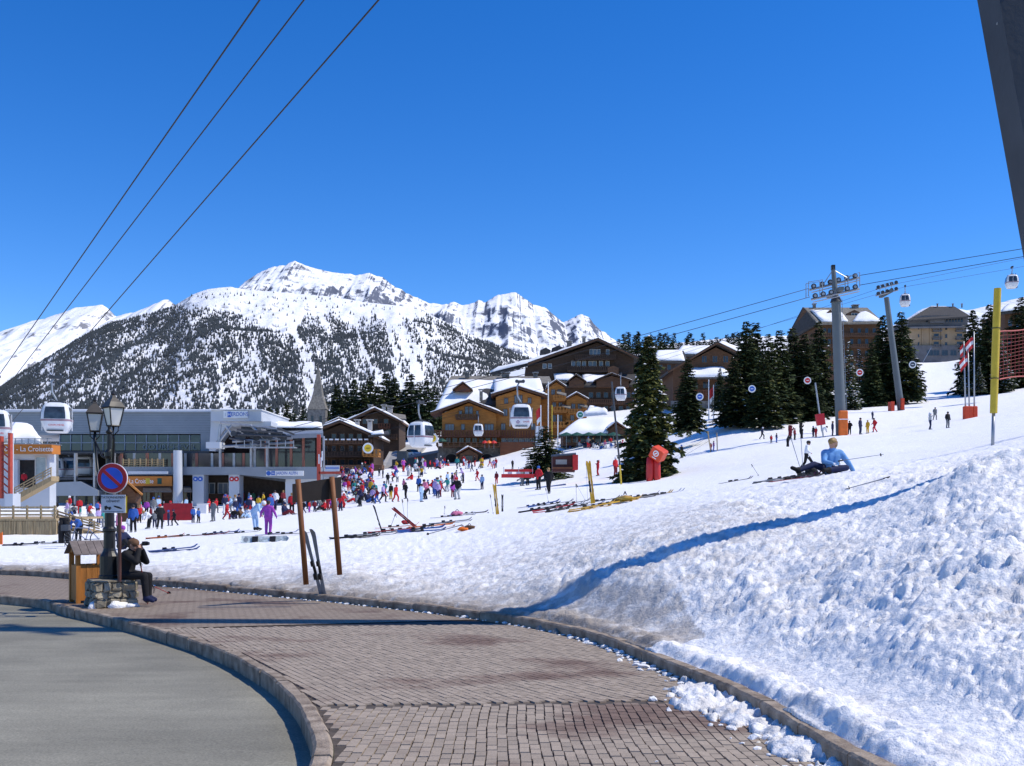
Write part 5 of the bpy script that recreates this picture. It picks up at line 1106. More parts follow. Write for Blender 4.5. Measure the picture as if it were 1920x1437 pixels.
# near pylon at the right edge
def near_pylon():
    o = thing('lift_pylon', (10.15, 17.2, 1.0), 0, 'huge dark steel pylon leg leaning in at the right edge', 'pylon')
    bx = lambda z: 8.05 + .18 * (10.25 - z) + .02
    mb = MB(); vs_ = []
    for z, wd in ((-1.0, 1.35), (22.0, .95)):
        x0 = bx(z) - 10.15
        for (x, y) in ((x0, .38), (x0, -.30), (x0 + wd, -.30), (x0 + wd, .38)): vs_.append((x, y, z - 1.0))
    mb.add(vs_, [(0, 1, 5, 4), (1, 2, 6, 5), (2, 3, 7, 6), (3, 0, 4, 7), (4, 5, 6, 7), (3, 2, 1, 0)]); c_ = mb.build('column', PYLD, o)
    mb = MB()
    for z in (5.9, 6.25): 
        for k in range(3): mb.tube([(bx(z) - 10.15 + .12 + k * .12, -.31, z - 1), (bx(z) - 10.15 + .12 + k * .12, -.35, z - 1)], .035, 8)
    mb.build('bolts', BLACK, o)
    x = lambda z: bx(z) - 10.15
    MB().tube([(x(9.6) + .0, -.1, 8.6), (x(9.9) + .2, -.33, 9.15), (x(10.55) + .12, -.33, 9.6), (x(10.8) + .75, -.33, 9.9)], .018, 6).build('conduit', M('conduit_grey', (.4, .4, .4), .6), o)
    MB().box((x(21) + .4, 0, 20.4), (5.2, .5, .5), (0, .18, 0)).build('crossarm', PYLD, o)
    for s_ in (-2.2, 2.8):
        MB().tube([(x(21) + s_ - .9, .7, 20.6), (x(21) + s_ + .9, -.9, 20.6)], .14, 6).build('sheave_beam', PYLD, o)
        for k in range(4): MB().disc((x(21) + s_ - .7 + .45 * k, .5 - .36 * k, 20.9), .24, .14, 14).build('sheave_wheel', PYLD, o)
    ld = MB()
    for s_ in (0, .4): ld.tube([(x(2) + 1.45 + s_, 0, 1), (x(21) + 1.1 + s_, 0, 20)], .03, 5)
    for k in range(40): z = 1.5 + k * .48; ld.box((x(z) + 1.6 - z * .015, 0, z - 1), (.4, .03, .03))
    ld.build('ladder', STEEL, o)
near_pylon()
# marker discs on a thin line
A, B = W(1760, 667, 119), W(600, 841, 106)
wl = MB().tube([A.lerp(B, k / 12) - A for k in range(13)], .006, 4).build('marker_line', CABLE, None, loc=A); tag(wl, 'thin line carrying the round piste markers', 'cable')
DCOL = {'blue': BLUE, 'red': REDF, 'green': M('disc_green', (.01, .2, .13), .5), 'yellow': M('disc_yellow', (.75, .5, .02), .5), 'black': M('disc_black', (.05, .06, .08), .5)}
for px, col, lab in ((1711, 'black', 'white round marker with black centre at the upper end of the line'), (1612, 'red', 'red round marker right of the thick pylon'), (1514, 'red', 'red round marker left of the thick pylon'), (1410, 'blue', 'blue round marker in front of the dark spruce clump'), (1312, 'blue', 'blue round marker in front of the flag chalet'), (1088, 'green', 'green round marker in front of the hotel balconies'), (968, 'green', 'green round marker below the starred cabin'), (811, 'yellow', 'yellow round marker beside the side on cabin'), (690, 'yellow', 'yellow round marker in front of the flower box chalet')):
    lo, hi = 0., 1.
    for _ in range(40):
        m_ = (lo + hi) / 2; p = A.lerp(B, m_)
        if CX + F * p.x / p.y > px: lo = m_
        else: hi = m_
    p = A.lerp(B, lo); o = thing('marker_disc', p, 0, lab, 'marker', 'round piste markers'); MB().tube([(0, 0, 0), (0, 0, -.2)], .015, 5).build('hook', CABLE, o)
    big = 1.35 if col == 'yellow' else 1.0
    d_ = MB().disc((0, 0, -.2 - .4 * big), .42 * big, .05, 24).build('disc', WHITE if col != 'black' else WHITE, o); MB().disc((0, -.04, -.2 - .4 * big), .29 * big, .03, 20).build('disc_centre', DCOL[col], o); 
    text('OK', .2 * big, WHITE if col != 'yellow' else BLACK, o, (0, -.06, -.2 - .4 * big), name='disc_mark') if False else MB().box((0, -.06, -.2 - .4 * big), (.3 * big, .01, .07)).build('disc_mark', WHITE if col != 'yellow' else BLACK, o)
# ------------------------------------------------------------------ things by the pavement
PSTONE = M('plinth_stone', (.30, .26, .19), .9, var=.4, scale=5, bump=.8, bscale=22, rand=.28); MORTAR = M('mortar', (.16, .145, .12), .95, var=.3, scale=12, bump=.6)
IRON = M('cast_iron', (.010, .010, .011), .42, var=.3, scale=10, spec=.5); FROST = M('frosted_pane', (.62, .62, .60), .35, var=.06)
BINW = M('bin_wood', (.40, .155, .03), .6, var=.22, scale=5, stretch=(3, 3, .5), bump=.25, bscale=30); BINR = M('bin_roof', (.17, .14, .13), .8, var=.25, scale=6, bump=.4)
POSTW = M('post_wood', (.20, .072, .022), .6, var=.3, scale=5, stretch=(4, 4, .4), bump=.3, bscale=30); BOARDM = M('board_dark', (.020, .013, .009), .6, var=.35, scale=2, bump=.2)
BROWNP = M('brown_post', (.085, .035, .026), .5, var=.2)
py_ = 20.7; pc = Vector(((209 - CX) / F * py_, py_, float(zpav(py_))))
pl = thing('stone_plinth', pc, R(36), 'low square rubble stone plinth carrying the lamp post', 'plinth')
sd = .80; H_ = .52; MB().bb(-sd / 2 + .03, sd / 2 - .03, -sd / 2 + .03, sd / 2 - .03, -.1, H_ - .01).build('core', MORTAR, pl)
rs = random.Random(12)
def lump_box(c, d, seed, amp=.012, rot=0.0):
    bm = bmesh.new(); bmesh.ops.create_cube(bm, size=1); bmesh.ops.bevel(bm, geom=bm.edges[:], offset=.16, segments=1, affect='EDGES')
    r = random.Random(seed); vs_ = []; cs, sn = math.cos(rot), math.sin(rot)
    for v in bm.verts:
        x, y, z = v.co.x * d[0] + r.uniform(-amp, amp), v.co.y * d[1] + r.uniform(-amp, amp), v.co.z * d[2] + r.uniform(-amp, amp); vs_.append((c[0] + x * cs - y * sn, c[1] + x * sn + y * cs, c[2] + z))
    bm.verts.index_update(); fs = [tuple(v.index for v in f.verts) for f in bm.faces]; bm.free(); return vs_, fs
for side in range(4):
    c_, s_ = math.cos(side * math.pi / 2), math.sin(side * math.pi / 2); z = 0.0
    for hgt in (.19, .14, .18):
        x = -sd / 2
        while x < sd / 2 - .06:
            wd = min(rs.uniform(.14, .30), sd / 2 - x)
            if sd / 2 - x - wd < .08: wd = sd / 2 - x
            cx, cy = x + wd / 2, -sd / 2 + .035; vs_, fs = lump_box((cx * c_ - cy * s_, cx * s_ + cy * c_, z + hgt / 2), (wd - .018, .12, hgt - .018), rs.random(), .03, side * math.pi / 2); MB().add(vs_, fs).build('stone', PSTONE, pl); x += wd
        z += hgt
vs_, fs = lump_box((0, 0, H_ + .015), (sd + .02, sd + .02, .05), 5, .006); MB().add(vs_, fs).build('cap_slab', PSTONE, pl)
MB().blob((.0, -sd / 2 - .06, .04), .13, 3, .3, 2, sq=(1.3, .7, .8)).blob((.28, -sd / 2 - .05, .02), .1, 4, .3, 2, sq=(1.4, .8, .6)).blob((-sd / 2 - .03, -.3, .03), .1, 6, .3, 2).build('snow_lump', SNOW, pl, smooth=True)
ZT = pc.z + H_ + .04
# lamp post
lp = thing('lamp_post', (pc.x - .06, pc.y + .05, ZT), 0, 'black cast iron street lamp with two frosted lanterns', 'street lamp')
MB().lathe([(.21, 0), (.21, .06), (.19, .08), (.19, .46), (.15, .52), (.13, .56), (.115, .62), (.115, .95), (.135, .97), (.135, 1.02), (.1, 1.06), (.092, 1.5), (.11, 1.52), (.11, 1.57), (.078, 1.62), (.07, 2.45), (.1, 2.5), (.1, 2.58), (.06, 2.64), (.05, 2.95), (.075, 3.0), (.03, 3.06), (.012, 3.2)], 14).build('post', IRON, lp)
def lantern(px_, py_b, Yd, k):
    q = W(px_, py_b, Yd) - Vector(lp.location); x, y, z = q
    arm = MB().tube([(0, 0, 2.2), (x * .35, y * .35, 2.08), (x * .8, y * .8, 2.2), (x, y, z - .28), (x, y, z)], [.035, .032, .03, .028, .03], 8)
    for s_ in (-1, 1): arm.tube([(x, y, z - .2), (x + s_ * .1, y, z - .1), (x + s_ * .1, y, z)], .012, 5)
    arm.tube([(0, 0, 2.42), (x * .5, y * .5, 2.5), (x, y, z - .2)], .02, 6); a_ = arm.build('arm', IRON, lp, smooth=True)
    ln_ = MB(); b0, b1, hh = .088, .15, .37
    fr = MB()
    ph = .35 + k * .5; rot = Matrix.Rotation(ph, 3, 'Z'); C = lambda a, b, zz: tuple(rot @ Vector((a, b, 0)) + Vector((x, y, z + zz)))
    cs = ((-1, -1), (1, -1), (1, 1), (-1, 1))
    for i in range(4): fr.tube([C(cs[i][0] * b0, cs[i][1] * b0, 0), C(cs[i][0] * b1, cs[i][1] * b1, hh)], .014, 5); j = (i + 1) % 4; fr.tube([C(cs[i][0] * b0, cs[i][1] * b0, 0), C(cs[j][0] * b0, cs[j][1] * b0, 0)], .016, 5); fr.tube([C(cs[i][0] * b1, cs[i][1] * b1, hh), C(cs[j][0] * b1, cs[j][1] * b1, hh)], .022, 5)
    f_ = fr.build('lantern_frame', IRON, lp)
    for i in range(4):
        j = (i + 1) % 4; g = .96; MB().add([C(cs[i][0] * b0 * g, cs[i][1] * b0 * g, .005), C(cs[j][0] * b0 * g, cs[j][1] * b0 * g, .005), C(cs[j][0] * b1 * g, cs[j][1] * b1 * g, hh - .01), C(cs[i][0] * b1 * g, cs[i][1] * b1 * g, hh - .01)], [(0, 1, 2, 3)]).build('pane', FROST, f_)
    vv = []
    for (s_, zz) in ((1.12, hh + .01), (.75, hh + .11), (.3, hh + .19), (.22, hh + .24)): vv += [C(c[0] * b1 * s_, c[1] * b1 * s_, zz) for c in cs]
    MB().add(vv, [(a * 4 + i, a * 4 + (i + 1) % 4, a * 4 + 4 + (i + 1) % 4, a * 4 + 4 + i) for a in range(3) for i in range(4)] + [(0, 1, 2, 3), (12, 13, 14, 15)]).build('lantern_roof', M('lantern_roof', (.075, .065, .055), .5), f_)
    MB().lathe([(.03, 0), (.045, .03), (.02, .07), (.01, .13)], 8, (x, y, z + hh + .24)).build('finial', IRON, f_)
lantern(178, 809, 21.0, 0); lantern(212.5, 799, 20.3, 1)
# road sign
YS = 20.0; sp = W(216, 1093, YS)
rsn = thing('road_sign', (sp.x, YS, ZT - .02), 0, 'round blue and red no parking sign with a white plate', 'road sign')
MB().tube([(0, .22, 0), (0, .22, 2.5)], .036, 10).build('post', BROWNP, rsn)
dc = W(210.5, 897, YS) - Vector(rsn.location); r0 = 28.6 / F * YS
MB().disc(dc + Vector((0, .012, 0)), r0, .03, 40).build('rim', WHITE, rsn); d_ = MB().disc(dc + Vector((0, -.008, 0)), r0 * .955, .012, 40).build('red_ring', M('sign_red', (.42, .012, .02), .45), rsn); MB().disc(dc + Vector((0, -.018, 0)), r0 * .70, .012, 36).build('blue_field', M('sign_blue', (.02, .10, .62), .45), rsn)
MB().box(dc + Vector((0, -.030, 0)), (r0 * 1.5, .012, r0 * .2), (0, R(42), 0)).build('red_bar', M('sign_red', (.42, .012, .02), .45), rsn)
q = W(212.5, 945, YS) - Vector(rsn.location); pw, ph_ = 45 / F * YS, 34 / F * YS
MB().box(q, (pw, .02, ph_)).build('plate', M('sign_plate', (.62, .62, .66), .5, var=.03), rsn)
text('STATIONNEMENT', .066, BLACK, rsn, q + Vector((0, -.013, .125)), depth=.002); text('G\u00caNANT', .066, BLACK, rsn, q + Vector((0, -.013, .05)), depth=.002)
pg = MB(); zz = q.z - .085; yy = q.y - .014
pg.prism([(q.x - .17, zz - .01), (q.x - .17, zz + .035), (q.x - .13, zz + .05), (q.x - .10, zz + .02), (q.x - .05, zz + .03), (q.x - .03, zz - .01)], yy - .002, yy + .002)
for xx in (-.145, -.07): pg.disc((q.x + xx, yy, zz - .018), .02, .005, 10)
pg.build('truck_symbol', BLACK, rsn)
MB().prism([(q.x + .01, zz + .045), (q.x + .03, zz + .05), (q.x + .12, zz + .03), (q.x + .17, zz + .0), (q.x + .17, zz - .02), (q.x + .10, zz - .005), (q.x + .02, zz + .025)], yy - .002, yy + .002).build('car_symbol', BLACK, rsn)
MB().box((q.x, yy, q.z - .155), (pw * .85, .004, .008)).build('underline', BLACK, rsn)
for dz in (-.05, .05): MB().box((dc.x + .05, .16, dc.z + dz), (.22, .1, .03)).build('bracket', STEEL, rsn)
MB().box((q.x + .03, .12, q.z), (.2, .2, .03)).build('bracket', STEEL, rsn)
# wooden litter bin
bp_ = on_pave(166, 1127); bp_.y = 21.6; bp_.x = (166 - CX) / F * 21.6; bp_.z = float(zpav(21.6))
bn = thing('litter_bin', bp_, R(38), 'orange wooden litter bin with shingled pitched roof beside the plinth', 'litter bin')
for (x, y) in ((-.28, -.24), (.28, -.24), (-.28, .24), (.28, .24)): MB().bb(x - .045, x + .045, y - .045, y + .045, 0, 1.06).build('post', BINW, bn)
for k in range(4): x = -.235 + k * .1175; MB().bb(x + .004, x + .1135, -.255, -.23, .06, .80).build('plank', BINW, bn); MB().bb(x + .004, x + .1135, .23, .255, .06, .80).build('plank', BINW, bn)
for k in range(4):
    y = -.195 + k * .0975
    for s_ in (-1, 1): MB().bb(s_ * .295 - .012, s_ * .295 + .012, y + .004, y + .0935, .06, .80).build('plank', BINW, bn)
MB().bb(-.23, .23, -.22, .22, .05, .6).build('liner', BLACK, bn); MB().bb(-.34, .34, -.02, .02, 1.06, 1.26).build('ridge_beam', BINW, bn)
for s_ in (-1, 1):
    rf_ = empty('roof', (0, 0, 0), 0, bn)
    for k in range(5):
        x = -.39 + k * .158; a, b = (x, x + .148); MB().add([(a, 0, 1.31), (b, 0, 1.31), (b, s_ * .40, 1.045), (a, s_ * .40, 1.045), (a, 0, 1.285), (b, 0, 1.285), (b, s_ * .40, 1.02), (a, s_ * .40, 1.02)], [(0, 1, 2, 3), (7, 6, 5, 4), (0, 4, 5, 1), (1, 5, 6, 2), (2, 6, 7, 3), (3, 7, 4, 0)]).build('roof_board', BINR, rf_)
for s_ in (-1, 1): MB().prism([(-.26, 0), (.26, 0), (0, .2)], -.01, .01).build('gable_board', BINW, bn, loc=(s_ * .30, 0, 1.06)).rotation_euler = (0, 0, R(90))
# blank notice board on two posts
nb = thing('notice_board', W(605, 1082, 20.8), 0, 'dark blank board seen from behind on two leaning posts', 'notice board')
o0 = W(605, 1082, 20.8)
for (a, b, Y) in (((574, 1096), (558.5, 899), 20.5), ((637, 1078), (622, 894), 21.2)): MB().tube([W(*a, Y) - o0, W(*b, Y - .15) - o0], .056, 12).build('post', POSTW, nb, smooth=True)
c0 = [W(546, 908, 20.45), W(638.5, 894, 21.15), W(638.5, 934, 21.2), W(546, 943.5, 20.5)]; nn = Vector((-.3, 1, .05)).normalized() * .05; off = Vector((0, .12, 0))
MB().add([p - o0 + off for p in c0] + [p - o0 + off + nn for p in c0], [(0, 1, 2, 3), (7, 6, 5, 4), (0, 4, 5, 1), (1, 5, 6, 2), (2, 6, 7, 3), (3, 7, 4, 0)]).build('board', BOARDM, nb)
# --- slope furniture
yp = thing('padded_pole', W(1860.5, 842, 34), 0, 'tall yellow padded pole standing in the snow', 'pole'); o0 = W(1860.5, 842, 34)
MB().tube([(0, 0, -.3), W(1863, 774, 34) - o0], .055, 10).build('pole', STEEL, yp, smooth=True); MB().tube([W(1863, 775, 34) - o0, W(1866.5, 660, 34) - o0, W(1870.5, 541, 34) - o0], [.118, .122, .115], 16).build('yellow_pad', YELLOW, yp); autosmooth(KIDS[yp.name][-1], 50)
for yv in (616, 710): p = W(1868 - (yv - 616) * .04, yv, 34) - o0; MB().lathe([(.14, -.012), (.145, 0), (.14, .012)], 14, p).build('strap', BLACK, yp)
nt_ = thing('safety_net', W(1880, 712, 34.5), 0, 'red safety net hung beside the yellow pole', 'net'); o0 = W(1880, 712, 34.5); NETM = M('net_red', (.20, .016, .02), .7)
def npt(u, v): return W(1874 + 190 * u, (622 - 14 * u ** .6) * (1 - v) + (711 - 10 * u) * v + 3 * math.sin(u * 9 + v * 3), 34.3 + 3 * u) - o0
mb = MB()
for i in range(27): mb.tube([npt(i / 26, j / 12) for j in range(13)], .009, 4)
for j in range(1, 13): mb.tube([npt(i / 26, j / 13) for i in range(27)], .009, 4)
ne = mb.build('netting', NETM, nt_); ne['kind'] = 'stuff'
for v in (0, 1): MB().tube([npt(i / 26, v) for i in range(27)], .025, 6).build('edge_rope', M('rope_pink', (.5, .12, .1), .7), nt_)
o = MB().tube([npt(1, 1) + Vector((0, 0, -2.2)), npt(1, 0) + Vector((0, 0, .2))], .05, 8).build('end_post', STEEL, nt_)
def flag_mesh(mb_name, p0, wv, hv, sway, mats, parent, n=10):
    mb = MB()
    for k in range(3):
        vs_ = []
        for i in range(n + 1):
            u = i / n
            for v in (k / 3, (k + 1) / 3): vs_.append((p0.x + wv * u * (1 - .25 * v), p0.y + sway * math.sin(u * 7 + v) , p0.z - hv * v - abs(wv) * .75 * u * u - .1 * u))
        mb.add(vs_, [(2 * i, 2 * i + 2, 2 * i + 3, 2 * i + 1) for i in range(n)], mi=k)
    return mb.build(mb_name, mats, parent)
for (bx, tx, ty, lab, fl) in ((1827, 1826, 622, 'rightmost flagpole with a red and white flag at its top', (1826, 632)), (1818, 1815, 655, 'middle flagpole with a drooping red flag lower down', (1815, 665)), (1811, 1807, 640, 'leftmost of the three flagpoles with red base pads', (1807, 645))):
    b0 = W(bx, 787, 110); o = thing('flagpole', b0, 0, lab, 'flagpole', 'flagpoles by the piste'); MB().tube([(0, 0, -.3), W(tx, ty, 110) - b0], [.09, .06], 10).build('pole', STEEL, o, smooth=True)
    q = MB().bb(-.26, .26, -.3, .3, -.1, 1.45); q = q.build('red_pad', M('pad_red', (.6, .06, .02), .6), o); bv = q.modifiers.new('round', 'BEVEL'); bv.width = .1; bv.segments = 2
    flag_mesh('flag', W(*fl, 110) - b0, -.95 if bx != 1811 else -.4, 1.15, .12, [REDF, WHITE, REDF], o)
for (bx, ty, by, lab, m_) in ((1014, 760, 832, 'short white flagpole nearest the hotel gable', WHITE), (1028, 716, 832, 'tallest white flagpole before the hotel corner', WHITE), (1035, 760, 832, 'yellowish flagpole between two white ones', YELLOW), (1046, 778, 834, 'white flagpole above the restaurant terrace', WHITE), (1329, 712, 770, 'white flagpole before the flag chalet', WHITE), (1338, 722, 770, 'flagpole with a small red flag before the chalet', WHITE)):
    Y = 146 if bx < 1300 else 150; b0 = W(bx, by + 14, Y); o = thing('flagpole', b0, 0, lab, 'flagpole', 'slim flagpoles'); MB().tube([(0, 0, -.5), W(bx, ty, Y) - b0], [.09, .07], 8).build('pole', m_, o)
    if bx in (1014, 1338): flag_mesh('flag', W(bx, ty + 4, Y) - b0, -.7, 2.0, .08, [REDF, REDF, WHITE], o, 6)
for px, lab in ((1004, 'white vertical banner left of the pine'), (1010, 'second white vertical banner left of the pine')):
    b0 = W(px, 846, 136); o = thing('banner_flag', b0, 0, lab, 'banner'); MB().tube([(0, 0, -.4), (0, 0, 3.4)], .04, 6).build('pole', STEEL, o); MB().box((.28, 0, 2.0), (.5, .03, 2.7), (0, .06, 0)).build('cloth', WHITE, o)
def pole(name, lab, pts, Y, r, mats, cat='pole'):
    b0 = W(*pts[0], Y); o = thing(name, b0, 0, lab, cat)
    for a, b, m_ in zip(pts[:-1], pts[1:], mats): MB().tube([W(*a, Y) - b0, W(*b, Y) - b0], r, 8).build('pole_section', m_, o)
    return o
o = pole('marker_pole', 'tall grey pole with a yellow foot before the olive spruce', [(1165, 912), (1162, 872), (1147, 716)], 82, .075, [YELLOW, METALD]); b0 = W(1165, 912, 82)
MB().tube([W(1152, 758, 82) - b0, W(1143, 765, 82) - b0], .05, 6).build('bracket', METALD, o)
pole('marker_pole', 'left of two thin posts with ropes on the piste', [(1333, 850), (1327, 809)], 105, .06, [WOODG]); pole('marker_pole', 'right of two thin posts with ropes on the piste', [(1345, 846), (1344, 812)], 106, .055, [WOODG])
for i, y in enumerate((818, 826)): tag(rope('rope', 'upper orange rope hung from the thin posts' if i == 0 else 'lower orange rope hung from the thin posts', [(1331, y, 105), (1262, y + 42, 100)], .012), cat='rope')
o = pole('snow_lance', 'leaning grey lance with a red padded foot left of the pylon', [(1541, 806), (1528.5, 718)], 112, .09, [STEEL], 'lance'); b0 = W(1541, 806, 112); MB().box(W(1538, 787, 112) - b0, (.85, .6, 1.25), (0, R(-9), 0)).build('red_pad', M('pad_crimson', (.5, .02, .03), .6), o)
o = pole('snow_lance', 'slim leaning lance beside the beige hotel', [(1731, 678), (1746, 652)], 300, .1, [STEEL], 'lance')
# red inflatable
inf = thing('inflatable_arch', W(1226, 905, 84), 0, 'red inflatable legs carrying a tilted orange block with a white logo', 'inflatable'); o0 = W(1226, 905, 84); INFR = M('inflatable_red', (.50, .022, .02), .45, var=.1, spec=.5); INFO = M('inflatable_orange', (.66, .055, .012), .45, var=.08, spec=.5)
for (a, b, m_) in ((1218, 1219, INFR), (1232, 1231, INFR)): A, B = W(a, 906, 84) - o0, W(b, 858, 84) - o0; MB().tube([A, A.lerp(B, .3), A.lerp(B, .7), B], [.27, .31, .31, .28], 14).build('leg', m_, inf, smooth=True)
c_ = W(1234.5, 851, 83.7) - o0; bm = MB().box((0, 0, 0), (1.15, 1.1, 1.0)); bo = bm.build('block', INFO, inf, loc=c_); bo.rotation_euler = (R(12), R(32), R(-28)); bv = bo.modifiers.new('round', 'BEVEL'); bv.width = .14; bv.segments = 4
lg = MB().disc((0, -.565, .1), .26, .02, 20).build('logo', WHITE, bo); MB().disc((0, -.58, .1), .17, .015, 18).build('logo_centre', INFO, bo); MB().box((0, -.58, .1), (.1, .02, .3), (0, .6, 0)).build('logo_stroke', WHITE, bo); MB().box((.02, -.57, -.3), (.4, .015, .07)).build('logo_text', WHITE, bo)
# kiosk and red pen
kk = Bld('red_kiosk', 'dark red low hut with a red padded end beside the pine', 'kiosk', 1060, 884, 98)
kk.box('hut_body', 1036, 1078, 854, 885, 0, 2.4, M('hut_maroon', (.075, .022, .022), .7)); kk.box('red_end', 1074, 1084, 853, 881, -.5, 2.2, REDF); kk.box('poster', 1042, 1063, 862, 871, -.06, -.01, CONC); kk.slab('roof', [(1033, 855, -.5), (1080, 851, -.5), (1080, 849, 2.8), (1034, 853, 2.8)], .12, METALD); kk.box('bench', 1036, 1075, 876, 879, -.5, -.1, WOODR)
pen = Bld('red_pen', 'low red padded pen holding sleds left of the pine', 'barrier', 970, 896, 96)
for a, b, c_, e in ((940, 1002, 889, 896), (946, 1000, 880, 885)): pen.box('padding', a, b, c_, e, -.3 if c_ > 885 else 3, 0 if c_ > 885 else 3.3, REDF)
for x in (952, 968, 984): pen.box('white_panel', x, x + 8, 885, 889, .4, .6, WHITE)
for x in (944, 972, 998): pen.box('stake', x, x + 1, 876, 890, 1.5, 1.6, STEEL)
rb = Bld('red_banner', 'long red banner fence in front of the station column', 'banner', 335, 976, 78)
rb.box('cloth', 306, 360, 944, 976, 0, .08, M('banner_red', (.33, .012, .02), .7, var=.2)); 
for x in (306, 333, 359): rb.box('stake', x, x + 1.6, 940, 979, .1, .2, STEEL)
wb = Bld('ticket_stand', 'white stand beside the blue disc pillar', 'stand', 378, 962, 90); wb.box('panel', 369, 387, 945, 963, 0, .6, WHITE); wb.box('top', 368, 388, 944, 945, -.1, .7, METALW)
ob = Bld('orange_fence', 'bright orange barrier cut by the left picture edge', 'barrier', -4, 1022, 46); ob.box('panel', -16, 2.5, 1000, 1024, 0, .06, ORANGE); ob.box('stake', 2.6, 4, 998, 1026, 0, .06, ORANGE)
# green parasols on the terrace
for i, px in enumerate((1062, 1082, 1104, 1126, 1150)):
    b0 = W(px, 836, 146); o = thing('parasol', b0, 0, 'green parasol on the restaurant terrace', 'parasol', 'green terrace parasols'); MB().tube([(0, 0, -.5), (0, 0, 1.9)], .03, 6).build('pole', STEEL, o); MB().lathe([(1.2, 1.45), (.9, 1.62), (.05, 1.95)], 8).build('canopy', GREEN, o)
o = thing('parasol', W(829, 836, 169), 0, 'green parasol at the left end of the hotel terrace', 'parasol'); MB().tube([(0, 0, -.4), (0, 0, 1.2)], .03, 6).build('pole', STEEL, o); MB().lathe([(.8, .7), (.6, .95), (.05, 1.2)], 8).build('canopy', GREEN, o)
for i, (px, m_, lab) in enumerate(((909, REDF, 'left red parasol on the hotel terrace'), (917, ORANGE, 'orange parasol on the hotel terrace'), (926, REDF, 'right red parasol on the hotel terrace'))):
    o = thing('parasol', W(px, 837, 169), 0, lab, 'parasol', 'red terrace parasols'); MB().tube([(0, 0, -.4), (0, 0, 1.0)], .03, 6).build('pole', STEEL, o); MB().lathe([(.55, .5), (.4, .75), (.05, .95)], 8).build('canopy', m_, o)
# parked cars in the lane
def car(px, py, Y, rz, m_, lab):
    o = thing('parked_car', W(px, py, Y), rz, lab, 'car', 'cars in the lane')
    MB().prism([(-2, .3), (2, .3), (2.05, .7), (1.6, .9), (-1.9, .95), (-2.05, .7)], -.8, .8).build('body', m_, o); MB().prism([(-1.6, .93), (1.0, .9), (.5, 1.42), (-1.2, 1.45)], -.7, .7).build('cabin_glass', GLASS, o); MB().bb(-1.15, .45, -.68, .68, 1.43, 1.49).build('roof', m_, o)
    for x in (-1.3, 1.3):
        for y in (-.8, .8): t = MB().disc((x, y, .32), .32, .2, 14).build('wheel', BLACK, o); MB().disc((x, y * 1.13, .32), .18, .05, 10).build('rim', STEEL, t)
    for y in (-.55, .55): MB().box((2.03, y, .68), (.06, .3, .14)).build('headlight', FRAMEW, o)
car(731, 838, 205, R(-70), CONC, 'pale grey car parked at the top of the lane'); car(774, 858, 185, R(-60), WHITE, 'white car parked in the lane under the side on cabin')
